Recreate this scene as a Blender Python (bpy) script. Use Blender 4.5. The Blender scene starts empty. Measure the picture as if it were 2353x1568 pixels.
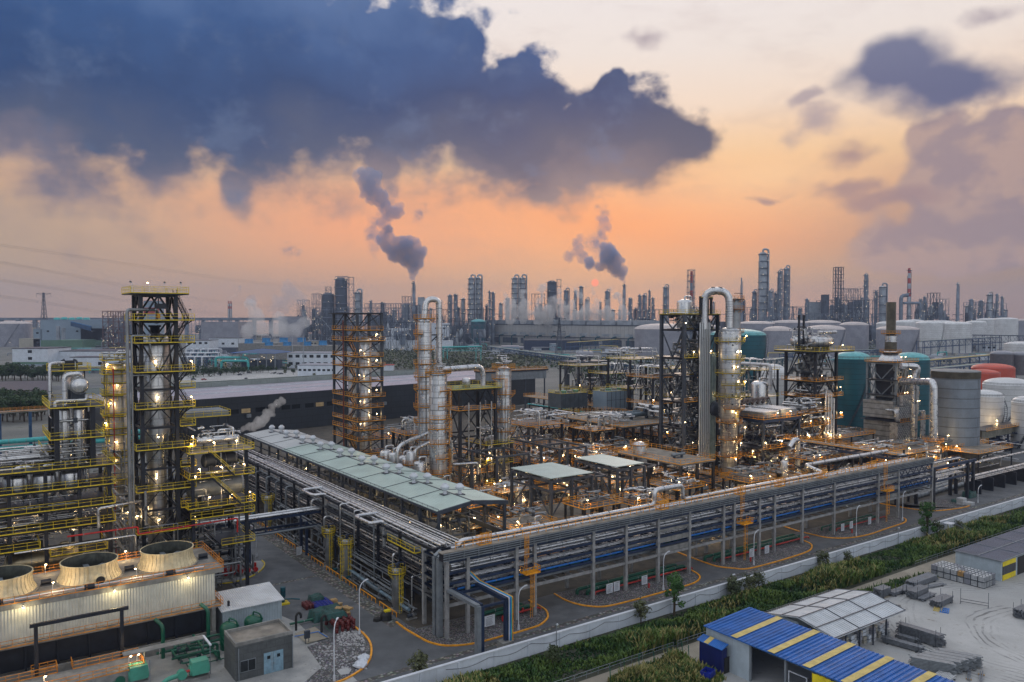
import bpy,math,random
from math import sin,cos,pi,radians,sqrt,atan2,tan
from mathutils import Vector,Matrix
R=random.Random(7)
S=bpy.context.scene
COL=S.collection

# ---------------------------------------------------------------- camera
F,CX,CY,HZ,CAMH=1830.0,1176.5,784.0,729.0,55.0
PITCH=math.atan((CY-HZ)/F)
cd=bpy.data.cameras.new('camera');cam=bpy.data.objects.new('camera',cd);COL.objects.link(cam)
cd.sensor_width=36;cd.lens=36*F/2353;cd.clip_start=1;cd.clip_end=20000
cam.location=(0,0,CAMH);cam.rotation_euler=(pi/2-PITCH,0,0)
S.camera=cam
S.view_settings.view_transform='Standard';S.view_settings.look='None'
S.view_settings.exposure=0;S.view_settings.gamma=1
cy=S.cycles
cy.use_denoising=True;cy.max_bounces=5;cy.diffuse_bounces=2;cy.glossy_bounces=2
cy.volume_bounces=1;cy.transparent_max_bounces=6;cy.transmission_bounces=2
cy.sample_clamp_indirect=3;cy.use_adaptive_sampling=True;cy.adaptive_threshold=0.02
cy.caustics_reflective=False;cy.caustics_refractive=False;cy.use_light_tree=True

def ray(px,py):
    a=(px-CX)/F;b=(CY-py)/F
    return Vector((a,cos(PITCH)+b*sin(PITCH),b*cos(PITCH)-sin(PITCH)))
def G(px,py,z=0.0):
    d=ray(px,py);t=(z-CAMH)/d.z
    return Vector((d.x*t,d.y*t,z))
def P(px,py,Y):
    d=ray(px,py);t=Y/d.y
    return Vector((d.x*t,Y,CAMH+d.z*t))
AL=atan2(1293.5,F)
AL=radians(35.1)
cu,su=cos(AL),sin(AL)
def uv(p):return(p[0]*cu+p[1]*su,-p[0]*su+p[1]*cu)
def W(u,v,z=0.0):return Vector((u*cu-v*su,u*su+v*cu,z))

# ---------------------------------------------------------------- node helper
class NT:
    def __init__(s,tree):s.t=tree;s.n=tree.nodes;s.l=tree.links
    def node(s,ty,**kw):
        n=s.n.new(ty)
        for k,v in kw.items():setattr(n,k,v)
        return n
    def put(s,sock,v):
        if isinstance(v,bpy.types.NodeSocket):s.l.new(v,sock)
        elif v is not None:sock.default_value=v
    def m(s,op,a,b=None,c=None,clamp=False):
        n=s.node('ShaderNodeMath',operation=op);n.use_clamp=clamp
        s.put(n.inputs[0],a);s.put(n.inputs[1],b)
        if c is not None:s.put(n.inputs[2],c)
        return n.outputs[0]
    def mix(s,f,a,b,mode='MIX'):
        n=s.node('ShaderNodeMix',data_type='RGBA',blend_type=mode)
        s.put(n.inputs[0],f)
        s.put(n.inputs[6],a if isinstance(a,bpy.types.NodeSocket)else(*a[:3],1))
        s.put(n.inputs[7],b if isinstance(b,bpy.types.NodeSocket)else(*b[:3],1))
        return n.outputs[2]
    def ss(s,x,a,b,o0=0.0,o1=1.0):
        n=s.node('ShaderNodeMapRange',interpolation_type='SMOOTHSTEP')
        s.put(n.inputs[0],x);s.put(n.inputs[1],a);s.put(n.inputs[2],b);s.put(n.inputs[3],o0);s.put(n.inputs[4],o1)
        return n.outputs[0]
    def xyz(s,x,y,z):
        n=s.node('ShaderNodeCombineXYZ');s.put(n.inputs[0],x);s.put(n.inputs[1],y);s.put(n.inputs[2],z);return n.outputs[0]
    def noise(s,vec,scale,detail=4,rough=0.55,dist=0.0,col=False):
        n=s.node('ShaderNodeTexNoise');s.put(n.inputs['Vector'],vec)
        n.inputs['Scale'].default_value=scale;n.inputs['Detail'].default_value=detail
        n.inputs['Roughness'].default_value=rough;n.inputs['Distortion'].default_value=dist
        return n.outputs[1 if col else 0]
    def ramp(s,f,stops):
        n=s.node('ShaderNodeValToRGB');e=n.color_ramp.elements
        while len(e)<len(stops):e.new(0.5)
        for i,(p,c)in enumerate(stops):e[i].position=p;e[i].color=(*c[:3],1)
        s.put(n.inputs[0],f);return n.outputs[0]
def lin(r,g,b):
    f=lambda c:(c/255/12.92)if c<=10 else((c/255+.055)/1.055)**2.4
    return(f(r),f(g),f(b))

# ---------------------------------------------------------------- world: dusk sky with cloud bank
SUN_AZ=math.degrees(math.atan2((1367-CX),F));SUN_EL=math.degrees((HZ-651)/F)
def build_world():
    w=bpy.data.worlds.new('World');S.world=w;w.use_nodes=True
    t=NT(w.node_tree);t.n.clear()
    tc=t.node('ShaderNodeTexCoord').outputs['Generated']
    sep=t.node('ShaderNodeSeparateXYZ');t.l.new(tc,sep.inputs[0])
    x,y,z=sep.outputs
    az=t.m('MULTIPLY',t.m('ARCTAN2',x,y),57.2958)
    el=t.m('MULTIPLY',t.m('ARCSINE',z),57.2958)
    vec=t.xyz(az,t.m('MULTIPLY',el,1.25),0.0)
    warp=t.node('ShaderNodeVectorMath',operation='SUBTRACT');t.put(warp.inputs[0],t.noise(vec,.11,3,.5,col=True));warp.inputs[1].default_value=(.5,.5,.5)
    ws=t.node('ShaderNodeVectorMath',operation='SCALE');t.l.new(warp.outputs[0],ws.inputs[0]);ws.inputs[3].default_value=5.0
    wsep=t.node('ShaderNodeSeparateXYZ');t.l.new(ws.outputs[0],wsep.inputs[0])
    azw=t.m('ADD',az,wsep.outputs[0]);elw=t.m('ADD',el,wsep.outputs[1])
    fb=t.m('MULTIPLY',t.m('SUBTRACT',t.noise(vec,.36,8,.50),.5),1.9)
    fb2=t.m('MULTIPLY',t.m('SUBTRACT',t.noise(vec,.12,6,.5),.5),1.8)
    def A(px,py,rx,ry):
        d=ray(px,py);a=math.degrees(atan2(d.x,d.y));e=math.degrees(math.asin(d.z/d.length))
        k=math.degrees(1/F);return a,e,rx*k,ry*k
    def ell(c,ww=True):
        a,e,ra,re=A(*c)
        dx=t.m('DIVIDE',t.m('SUBTRACT',azw if ww else az,a),ra);dy=t.m('DIVIDE',t.m('SUBTRACT',elw if ww else el,e),re)
        return t.m('SUBTRACT',1.0,t.m('SQRT',t.m('ADD',t.m('MULTIPLY',dx,dx),t.m('MULTIPLY',dy,dy))))
    def field(cs,ww=True):
        o=ell(cs[0],ww)
        for c in cs[1:]:o=t.m('SMOOTH_MAX',o,ell(c,ww),.12)
        return o
    def glow(c,pw=1.5):
        f=t.m('MAXIMUM',ell(c,False),0.0);return t.m('SMOOTH_MIN',t.m('POWER',f,pw),1.0,.2)
    
    sky=t.ramp(t.m('DIVIDE',t.m('MAXIMUM',el,0.0),60.0),[
        (0,lin(198,160,130)),(.055,lin(204,164,133)),(.10,lin(214,170,138)),(.14,lin(226,174,136)),(.18,lin(242,198,152)),
        (.235,lin(246,220,198)),(.30,lin(241,228,220)),(.38,lin(240,232,231)),(.6,lin(218,226,240)),(1,lin(218,226,240))])
    sky=t.mix(t.m('MULTIPLY',glow((1500,500,800,150),.95),1.0,clamp=True),sky,lin(252,156,100))
    sky=t.mix(t.m('MULTIPLY',glow((1790,400,520,150),1.1),.85,clamp=True),sky,lin(255,208,158))
    sky=t.mix(glow((820,520,500,150),1.0),sky,lin(250,168,122))
    sky=t.mix(t.m('MULTIPLY',t.ss(az,16.0,34.0),t.ss(el,13.0,5.0)),sky,lin(166,138,122))
    sky=t.mix(t.m('MULTIPLY',t.ss(az,-18.0,-36.0),t.ss(el,12.0,5.0)),sky,lin(188,160,136))
    
    st=t.noise(t.xyz(t.m('MULTIPLY',az,.35),el,2.0),.35,6,.6)
    sky=t.mix(t.ss(st,.5,.75,0,.22),sky,lin(168,140,138))
    def cloud(base,fld,col,amp=.55,soft=.2,off=0.0,k=1.0):
        f=t.m('ADD',t.m('ADD',fld,off),t.m('ADD',t.m('MULTIPLY',fb,amp),t.m('MULTIPLY',fb2,amp*.6)))
        return t.mix(t.m('MULTIPLY',t.ss(f,0.0,soft),k),base,col),f
    
    cR=t.mix(t.ss(fb,-.15,.2),lin(146,128,140),lin(176,148,144))
    sky,_=cloud(sky,field([(2290,430,210,165),(2180,350,110,70),(2130,330,60,50),(2330,330,110,70),(2230,540,260,70)]),cR,.42,.3,0,.92)
    sky,_=cloud(sky,field([(1950,445,90,30),(2040,470,120,26),(1760,450,70,12),(1960,365,48,45)]),lin(152,124,132),1.0,.9,.02,.8)
    sky,_=cloud(sky,field([(1890,290,80,60),(1860,215,55,20),(2290,60,80,26),(1480,75,110,34)]),lin(156,142,156),1.1,1.0,.0,.75)
    
    cS=t.mix(t.ss(el,13.5,18.5),lin(88,94,132),lin(112,116,146))
    sky,_=cloud(sky,field([(2060,180,135,70),(2170,215,160,60),(2010,170,86,50)]),cS,.4,.75,.12,.98)
    
    fb3=t.m('MULTIPLY',t.m('SUBTRACT',t.noise(vec,.9,10,.62,.4),.5),2.4)
    sky,_=cloud(sky,t.m('ADD',field([(890,480,44,80),(872,540,30,60),(1390,500,34,70),(1370,560,80,30),(680,570,46,26),(975,505,30,40),(540,460,36,36)]),fb3),lin(96,104,140),.5,1.1,-.2,.85)
    
    big=field([(250,150,760,340),(560,200,620,290),(900,220,270,270),(1010,130,130,130),(1180,320,270,190),(1330,340,200,165),(1460,325,175,140),(1400,215,60,60),(1560,330,90,80),(860,400,80,100),(540,450,60,60),(1250,450,80,60)])
    bl=t.ramp(t.ss(t.m('ADD',el,t.m('MULTIPLY',fb2,7.0)),6.0,24.0),[(0,lin(134,120,130)),(.22,lin(66,78,112)),(.5,lin(24,60,112)),(.78,lin(44,80,134)),(1,lin(84,112,160))])
    bl=t.mix(t.ss(az,5.0,13.0,0,.8),bl,lin(64,76,108))
    bl=t.mix(t.ss(t.noise(vec,.22,8,.6),.5,.68,0,.55),bl,lin(84,104,142))
    bl=t.mix(t.ss(t.noise(vec,.16,8,.6,.6),.55,.72,0,.45),bl,lin(30,66,118))
    f1=t.m('ADD',t.m('ADD',big,.03),t.m('ADD',t.m('MULTIPLY',fb,.62),t.m('MULTIPLY',fb2,.22)))
    
    soft=t.ss(el,17.0,8.0,.24,.66)
    sky=t.mix(t.ss(f1,0.0,soft),sky,bl)
    
    sx=t.m('SUBTRACT',az,SUN_AZ);sy=t.m('SUBTRACT',el,SUN_EL)
    dd=t.m('SQRT',t.m('ADD',t.m('MULTIPLY',sx,sx),t.m('MULTIPLY',sy,sy)))
    sky=t.mix(t.ss(dd,.31,.2),sky,(1.3,.26,.16))
    
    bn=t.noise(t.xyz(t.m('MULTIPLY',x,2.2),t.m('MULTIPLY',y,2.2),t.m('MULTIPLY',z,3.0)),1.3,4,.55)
    back=t.mix(t.ss(bn,.42,.58),lin(120,134,162),(1.15,1.15,1.15))  # unseen sky behind camera: bright patches added to put highlights on metal
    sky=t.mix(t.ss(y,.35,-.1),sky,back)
    sky=t.mix(t.ss(el,27.0,40.0),sky,t.mix(t.ss(bn,.42,.58),lin(180,192,214),(1.0,1.0,1.02)))  # unseen overhead sky brightened as added fill light
    nis=t.node('ShaderNodeTexSky',sky_type='NISHITA');nis.sun_disc=False
    nis.sun_elevation=radians(SUN_EL);nis.sun_rotation=radians(SUN_AZ)
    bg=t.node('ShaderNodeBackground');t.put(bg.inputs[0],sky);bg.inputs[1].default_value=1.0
    b2=t.node('ShaderNodeBackground');t.put(b2.inputs[0],nis.outputs[0]);b2.inputs[1].default_value=.012
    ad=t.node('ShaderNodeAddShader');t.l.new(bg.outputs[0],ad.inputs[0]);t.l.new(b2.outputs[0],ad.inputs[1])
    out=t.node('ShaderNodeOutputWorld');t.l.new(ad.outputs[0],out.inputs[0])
    w.cycles.sampling_method='MANUAL';w.cycles.sample_map_resolution=512
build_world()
sd=bpy.data.lights.new('sun','SUN');so=bpy.data.objects.new('sun',sd);COL.objects.link(so)
sd.energy=0.55;sd.angle=radians(14);sd.color=(1,.80,.66)
so.rotation_euler=(radians(90-16),0,radians(180-SUN_AZ-8)+0)

# ---------------------------------------------------------------- materials
MATS={}
def mat(name,col,rough=.6,metal=0.0,var=.25,scale=.5,streak=0.0,dirt=None,bump=0.0,bscale=8.0,corr=None,emit=0.0,seam=None,spec=None):
    """procedural paint, concrete or metal: base colour broken by noise, optional rain streaks, dirt and corrugation"""
    m=bpy.data.materials.new(name);m.use_nodes=True;t=NT(m.node_tree);t.n.clear()
    b=t.node('ShaderNodeBsdfPrincipled');o=t.node('ShaderNodeOutputMaterial');t.l.new(b.outputs[0],o.inputs[0])
    pos=t.node('ShaderNodeNewGeometry').outputs['Position']
    obj=t.node('ShaderNodeTexCoord').outputs['Object']
    c=(*col,1)
    n1=t.noise(pos,scale,6,.6)
    dk=tuple(max(0,x*(1-var))for x in col);lt=tuple(min(1,x*(1+var*.6))for x in col)
    cc=t.mix(t.ss(n1,.32,.68),dk,lt)
    if streak:
        mp=t.node('ShaderNodeMapping');t.l.new(pos,mp.inputs[0]);mp.inputs['Scale'].default_value=(1,1,.07)
        n2=t.noise(mp.outputs[0],1.6,5,.65)
        cc=t.mix(t.ss(n2,.52,.75,0,streak),cc,dirt or(.05,.045,.04))
    elif dirt:
        n2=t.noise(pos,scale*2.7,8,.7)
        cc=t.mix(t.ss(n2,.55,.72,0,.8),cc,dirt)
    if seam:
        bt=t.node('ShaderNodeTexBrick');
        mp=t.node('ShaderNodeMapping');t.l.new(obj,mp.inputs[0])
        mp.inputs['Rotation'].default_value=seam[2]if len(seam)>2 else(0,0,0)
        t.l.new(mp.outputs[0],bt.inputs['Vector']);bt.inputs['Scale'].default_value=1
        bt.inputs['Brick Width'].default_value=seam[0];bt.inputs['Row Height'].default_value=seam[1]
        bt.inputs['Mortar Size'].default_value=seam[3]if len(seam)>3 else .03
        bt.inputs['Color1'].default_value=(1,1,1,1);bt.inputs['Color2'].default_value=(.93,.93,.93,1);bt.inputs['Mortar'].default_value=(.55,.55,.55,1)
        cc=t.mix(1.0,cc,bt.outputs[0],'MULTIPLY')
    t.put(b.inputs['Base Color'],cc)
    b.inputs['Roughness'].default_value=rough;b.inputs['Metallic'].default_value=metal
    if metal>.3:t.put(b.inputs['Roughness'],t.ss(n1,.3,.7,rough*.75,min(1,rough*1.35)))
    if spec is not None:b.inputs['Specular IOR Level'].default_value=spec
    bs=None
    if corr:
        wv=t.node('ShaderNodeTexWave',wave_type='BANDS',bands_direction=corr[0],wave_profile='SIN')
        t.l.new(obj,wv.inputs[0]);wv.inputs['Scale'].default_value=corr[1]
        bs=wv.outputs[1];st=.9;di=corr[2]if len(corr)>2 else .06
    elif bump:bs=t.noise(pos,bscale,5,.6);st=bump;di=.15
    if bs is not None:
        bp=t.node('ShaderNodeBump');t.l.new(bs,bp.inputs['Height']);bp.inputs['Strength'].default_value=st;bp.inputs['Distance'].default_value=di
        t.l.new(bp.outputs[0],b.inputs['Normal'])
    if emit:
        t.put(b.inputs['Emission Color'],c);b.inputs['Emission Strength'].default_value=emit
        m.cycles.emission_sampling='NONE'
    MATS[name]=m;return m
silver=mat('silver_cladding',(.60,.615,.635),.28,.9,.14,.5,.5,(.20,.18,.15),.25,1.2)
silverd=mat('dull_cladding',(.28,.30,.32),.45,.7,.25,.4,.5,(.14,.12,.1))
shell=mat('banded_cladding',(.55,.565,.585),.30,.88,.10,.35,.5,(.22,.21,.20),seam=(2.2,1.6,(radians(90),0,0),.07))
whitepipe=mat('white_lagging',(.66,.67,.70),.5,.1,.15,.7)
black=mat('dark_steel',(.013,.017,.028),.5,.1,.35,.6)
grey=mat('grey_steel',(.055,.068,.092),.5,.2,.25,.5)
lgrey=mat('light_grey_steel',(.22,.25,.28),.5,.3,.2,.5)
navy=mat('navy_steel',(.014,.030,.075),.45,.1,.25,.5)
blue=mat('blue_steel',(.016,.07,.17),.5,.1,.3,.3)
bluep=mat('blue_pipe_paint',(.012,.17,.58),.4,0,.2)
yellow=mat('yellow_paint',(.72,.54,.02),.5,0,.25,1.5)
orange=mat('orange_paint',(.86,.36,.015),.5,0,.25,1.5)
rust=mat('rusty_orange',(.66,.25,.03),.6,0,.3,1.5)
red=mat('red_paint',(.45,.018,.015),.4,0,.2)
green=mat('dark_green_paint',(.006,.10,.06),.35,0,.25)
lgreen=mat('machine_green_paint',(.05,.27,.14),.45,0,.2)
mint=mat('mint_paint',(.06,.30,.22),.5,0,.2)
teal=mat('teal_tank_paint',(.003,.085,.12),.5,.1,.2,.1,.3,(.004,.06,.085),seam=(400,2.4,(radians(90),0,0),.14))
tealroof=mat('pale_teal_roof',(.13,.42,.45),.5,0,.2)
tealpipe=mat('teal_pipe_paint',(.06,.42,.42),.5,0,.2)
white=mat('white_tank_paint',(.66,.68,.70),.5,0,.12,.15,.35,(.40,.40,.40),seam=(400,3.0,(radians(90),0,0),.12))
whitew=mat('white_wall_paint',(.62,.68,.76),.6,0,.1,.3,.3,(.35,.38,.42))
lav=mat('pale_grey_paint',(.27,.28,.33),.5,0,.15,.1)
redt=mat('red_tank_paint',(.52,.075,.04),.5,0,.15,.1)
concrete=mat('concrete',(.23,.23,.22),.85,0,.3,.6,.5,(.10,.10,.095),.3)
concf=mat('concrete_floor',(.235,.215,.185),.85,0,.35,.35,0,(.13,.10,.075),.2)
conck=mat('concrete_columns',(.28,.285,.29),.8,0,.25,.9,.6,(.12,.12,.12))
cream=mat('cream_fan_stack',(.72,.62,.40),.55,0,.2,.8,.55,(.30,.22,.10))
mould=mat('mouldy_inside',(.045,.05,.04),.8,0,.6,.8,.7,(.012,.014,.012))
fascia=mat('cream_corrugated_sheet',(.62,.62,.56),.5,.1,.12,.5,.45,(.28,.25,.18),corr=('X',.72,.12))
shedwall=mat('pale_corrugated_sheet',(.42,.50,.56),.5,.1,.12,.5,.3,(.2,.22,.22),corr=('X',1.1,.08))
shedroof=mat('white_sheet_roof',(.56,.60,.64),.45,.15,.12,.4,corr=('X',.9,.05))
groof=mat('pale_green_roof',(.42,.53,.49),.5,.1,.13,.12,corr=('X',.55,.015))
froof=mat('blue_sheet_roof',(.015,.13,.46),.6,0,.2,.5,corr=('Y',1.2,.06))
fwall=mat('dark_blue_sheet',(.006,.015,.12),.45,.1,.2,.5,corr=('X',1.0,.06))
tan_=mat('tan_strip',(.55,.43,.13),.6,0,.2,.8)
yel2=mat('yellow_curtain',(.75,.60,.01),.6,0,.15,.8)
blk2=mat('black_curtain',(.05,.055,.06),.6,0,.3,.8)
pinkroof=mat('pale_metal_roof',(.40,.38,.45),.4,.2,.12,.06,seam=(300,9.0,(0,0,0),.12))
darkw=mat('charcoal_cladding',(.026,.034,.046),.55,.1,.2,.05,seam=(6,3.0,(radians(90),0,0),.13))
glass=mat('dark_glass',(.02,.025,.03),.12,.3,.2)
wlit=mat('lit_window',(.38,.28,.15),.4,emit=.12)
stone=mat('hut_stone_panel',(.085,.095,.10),.6,0,.2,.8,seam=(1.4,1.0,(radians(90),0,0),.03))
solar=mat('solar_panel',(.035,.04,.06),.3,.3,.2,.2,seam=(2.0,4.0,(0,0,0),.12))
stackm=mat('sooty_stack',(.075,.065,.045),.6,.3,.4,.4,.7,(.03,.02,.012))
bulbm=mat('lamp_bulb',(1.0,.72,.36),.5,emit=22.0)
bulbw=mat('far_lamp_bulb',(1.0,.80,.52),.5,emit=2.6)
polew=mat('white_pole_paint',(.62,.66,.72),.4,0,.1)
rubber=mat('black_rubber',(.015,.015,.016),.7)
wood=mat('pale_timber',(.50,.33,.15),.7,0,.3,3)
drumr=mat('maroon_drum_paint',(.13,.018,.018),.4,0,.25,2)
drumb=mat('blue_drum_plastic',(.01,.025,.28),.35,0,.2,2)
tarp=mat('dark_green_tarpaulin',(.006,.06,.055),.6,0,.5,1.5,bump=.9,bscale=2.5)
farcol=mat('hazed_refinery_steel',(.17,.21,.27),.6,.2,.35,.08)  # lighter blue-grey base, distance haze put into the colour
fardark=mat('hazed_refinery_dark',(.06,.08,.115),.6,.2,.35,.08)  # dark steel lifted towards blue, haze put into the colour
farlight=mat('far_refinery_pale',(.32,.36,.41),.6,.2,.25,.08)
farred=mat('far_red_band',(.40,.05,.04),.6)
cream2=mat('cream_render',(.42,.40,.34),.8,0,.12,.1,.3,(.2,.2,.18))
bluew=mat('blue_grey_cladding',(.24,.32,.40),.6,.05,.08,.05)
greenw=mat('green_wall_band',(.10,.20,.14),.6,0,.1,.05)
bluef=mat('blue_fan_stack',(.03,.22,.50),.5)
ibcw=mat('white_plastic_tank',(.52,.54,.56),.45,0,.2,1.2)
ibco=mat('amber_plastic_tank',(.52,.28,.05),.45,0,.2,1.2)
galv=mat('galvanised_cage',(.30,.33,.36),.45,.5,.2,2)
bundle_m=mat('scaffold_steel',(.20,.22,.25),.5,.4,.3,2)
paintedroof=mat('slate_panel_roof',(.05,.07,.12),.4,.2,.2,.3,corr=('X',.9,.05))

# ---------------------------------------------------------------- mesh builder
class MB:
    def __init__(s):s.v=[];s.f=[];s.sm=[]
    def add(s,vs,fs,smooth=False):
        b=len(s.v);s.v.extend([tuple(p)for p in vs]);s.f.extend([tuple(b+i for i in q)for q in fs]);s.sm.extend([smooth]*len(fs));return s
    def box(s,x0,y0,z0,x1,y1,z1):
        vs=[(x0,y0,z0),(x1,y0,z0),(x1,y1,z0),(x0,y1,z0),(x0,y0,z1),(x1,y0,z1),(x1,y1,z1),(x0,y1,z1)]
        return s.add(vs,[(0,3,2,1),(4,5,6,7),(0,1,5,4),(1,2,6,5),(2,3,7,6),(3,0,4,7)])
    def cbox(s,x,y,z,sx,sy,sz):return s.box(x-sx/2,y-sy/2,z,x+sx/2,y+sy/2,z+sz)
    def beam(s,p,q,w,h=None):
        h=h or w;p=Vector(p);q=Vector(q);d=q-p
        if d.length<1e-6:return s
        d.normalize();up=Vector((0,0,1))if abs(d.z)<.99 else Vector((0,1,0))
        a=d.cross(up).normalized()*(w/2);b=a.cross(d).normalized()*(h/2)
        vs=[p-a-b,p+a-b,p+a+b,p-a+b,q-a-b,q+a-b,q+a+b,q-a+b]
        return s.add(vs,[(0,1,2,3),(7,6,5,4),(0,4,5,1),(1,5,6,2),(2,6,7,3),(3,7,4,0)])
    def ring(s,c,d,r,n):
        d=Vector(d).normalized();up=Vector((0,0,1))if abs(d.z)<.95 else Vector((1,0,0))
        a=d.cross(up).normalized();b=d.cross(a);c=Vector(c)
        return[c+(a*cos(2*pi*i/n)+b*sin(2*pi*i/n))*r for i in range(n)]
    def cyl(s,p,q,r,n=12,r2=None,cap=True):
        p=Vector(p);q=Vector(q);r2=r if r2 is None else r2;d=q-p
        vs=s.ring(p,d,r,n)+s.ring(q,d,r2,n)
        s.add(vs,[(i,(i+1)%n,n+(i+1)%n,n+i)for i in range(n)],True)
        if cap:s.add(vs,[tuple(range(n))[::-1],tuple(range(n,2*n))])
        return s
    def tube(s,pts,r,n=8,bend=None,closed=False):
        pts=[Vector(p)for p in pts];bend=bend if bend is not None else r*2.2;path=[pts[0]]
        for i in range(1,len(pts)-1):
            a,b,c=pts[i-1],pts[i],pts[i+1];d1=(a-b);d2=(c-b)
            k=min(bend,d1.length*.48,d2.length*.48)
            if k<1e-4 or bend==0:path.append(b);continue
            p1=b+d1.normalized()*k;p2=b+d2.normalized()*k
            for t in(0,.25,.5,.75,1):path.append(p1*(1-t)**2+b*2*t*(1-t)+p2*t*t)
        path.append(pts[-1]);vs=[];m=len(path)
        d0=(path[1]-path[0]).normalized();up=Vector((0,0,1))if abs(d0.z)<.95 else Vector((1,0,0));a=d0.cross(up).normalized()
        for i in range(m):
            d=(path[min(i+1,m-1)]-path[max(i-1,0)])
            if d.length<1e-6:d=Vector(d0)
            d.normalize();a=(a-d*a.dot(d)).normalized();b=d.cross(a)
            vs+=[path[i]+(a*cos(2*pi*k/n)+b*sin(2*pi*k/n))*r for k in range(n)]
        fs=[(i*n+k,i*n+(k+1)%n,(i+1)*n+(k+1)%n,(i+1)*n+k)for i in range(m-1)for k in range(n)]
        s.add(vs,fs,True);s.add(vs[:n],[tuple(range(n))[::-1]]);s.add(vs[-n:],[tuple(range(n))]);return s
    def lathe(s,c,prof,n=24,a0=0,a1=2*pi,smooth=True):
        full=abs(a1-a0-2*pi)<1e-4;k=n if full else n+1;vs=[]
        for r,z in prof:vs+=[(c[0]+r*cos(a0+(a1-a0)*i/n),c[1]+r*sin(a0+(a1-a0)*i/n),c[2]+z)for i in range(k)]
        fs=[(j*k+i,j*k+(i+1)%k,(j+1)*k+(i+1)%k,(j+1)*k+i)for j in range(len(prof)-1)for i in range(n)]
        return s.add(vs,fs,smooth)
    def prism(s,pts,z0,z1):
        n=len(pts);vs=[(p[0],p[1],z0)for p in pts]+[(p[0],p[1],z1)for p in pts]
        return s.add(vs,[tuple(range(n))[::-1],tuple(range(n,2*n))]+[(i,(i+1)%n,n+(i+1)%n,n+i)for i in range(n)])
    def quad(s,a,b,c,d):return s.add([a,b,c,d],[(0,1,2,3)])
    def rail(s,pts,h=1.1,step=2.0,w=.055,closed=False,kick=True):
        pts=[Vector(p)for p in pts]
        if closed:pts.append(pts[0])
        for a,b in zip(pts[:-1],pts[1:]):
            L=(b-a).length;n=max(1,round(L/step))
            for k in range(n+1):
                p=a.lerp(b,k/n);s.beam(p,p+Vector((0,0,h)),w)
            for z in(h,h*.55):s.beam(a+Vector((0,0,z)),b+Vector((0,0,z)),w)
            if kick:s.beam(a+Vector((0,0,.08)),b+Vector((0,0,.08)),w*.6,.16)
        return s
    def build(s,name,m,parent=None,**kw):
        if not s.f:return None
        me=bpy.data.meshes.new(name);me.from_pydata(s.v,[],s.f);me.materials.append(m)
        me.polygons.foreach_set('use_smooth',s.sm);me.validate();me.update()
        o=bpy.data.objects.new(name,me);COL.objects.link(o)
        if parent:o.parent=parent
        for k,v in kw.items():o[k]=v
        return o
def T(name,label,cat,loc=(0,0,0),rz=AL,group=None,kind='thing'):
    o=bpy.data.objects.new(name,None);COL.objects.link(o);o.location=loc;o.rotation_euler=(0,0,rz);o.empty_display_size=.5
    o['label']=label;o['category']=cat
    if group:o['group']=group
    if kind:o['kind']=kind
    return o
def tag(o,label,cat,group=None,kind=None):
    o['label']=label;o['category']=cat
    if group:o['group']=group
    if kind:o['kind']=kind
    return o
def struct(o):o['kind']='structure';return o
def copy_tree(o,loc=None,rz=None,label=None):
    c=o.copy();COL.objects.link(c)
    if loc is not None:c.location=loc
    if rz is not None:c.rotation_euler=(0,0,rz)
    if label:c['label']=label
    for ch in list(o.children):
        d=ch.copy();COL.objects.link(d);d.parent=c
        for g in list(ch.children):
            e=g.copy();COL.objects.link(e);e.parent=d
    return c
def local(t,p):
    """world point -> local coordinates of thing t"""
    d=Vector(p)-Vector(t.location);a=-t.rotation_euler[2]
    return Vector((d.x*cos(a)-d.y*sin(a),d.x*sin(a)+d.y*cos(a),d.z))

# ---------------------------------------------------------------- shared parts
def columns(t,xs,ys,z0,z1,w,m,name='column'):
    for x in xs:
        for y in ys:
            MB().cbox(x,y,z0,w,w,z1-z0).build(name,m,t)
def floor_beams(t,xs,ys,zs,w,m,h=None,inner=True):
    b=MB();h=h or w*1.3
    for z in zs:
        for y in ys:b.box(xs[0]-w*.3,y-w*.35,z-h,xs[-1]+w*.3,y+w*.35,z)
        for x in xs:b.box(x-w*.33,ys[0]-w*.3,z-h+.01,x+w*.33,ys[-1]+w*.3,z-.01)
    b.build('floor_beams',m,t)
def braces(t,xs,ys,zs,w,m,pat='x',faces='fblr'):
    """diagonal bracing in the bays of a frame's faces"""
    b=MB()
    def bay(p,q,za,zb,k):
        if pat=='x':b.beam((*p,za),(*q,zb),w);b.beam((*q,za),(*p,zb),w)
        elif pat=='v':
            mid=((p[0]+q[0])/2,(p[1]+q[1])/2);b.beam((*p,zb),(*mid,za),w);b.beam((*q,zb),(*mid,za),w)
        elif pat=='a':
            mid=((p[0]+q[0])/2,(p[1]+q[1])/2);b.beam((*p,za),(*mid,zb),w);b.beam((*q,za),(*mid,zb),w)
        elif pat=='va':
            mid=((p[0]+q[0])/2,(p[1]+q[1])/2)
            a1,a2=(za,zb)if k%2 else(zb,za)
            b.beam((*p,a1),(*mid,a2),w);b.beam((*q,a1),(*mid,a2),w)
        else:
            if k%2:b.beam((*p,za),(*q,zb),w)
            else:b.beam((*q,za),(*p,zb),w)
    for k in range(len(zs)-1):
        za,zb=zs[k],zs[k+1]
        for i in range(len(xs)-1):
            if 'f' in faces:bay((xs[i],ys[0]),(xs[i+1],ys[0]),za,zb,k+i)
            if 'b' in faces:bay((xs[i],ys[-1]),(xs[i+1],ys[-1]),za,zb,k+i)
        for i in range(len(ys)-1):
            if 'l' in faces:bay((xs[0],ys[i]),(xs[0],ys[i+1]),za,zb,k+i)
            if 'r' in faces:bay((xs[-1],ys[i]),(xs[-1],ys[i+1]),za,zb,k+i)
    b.build('bracing',m,t)
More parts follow.
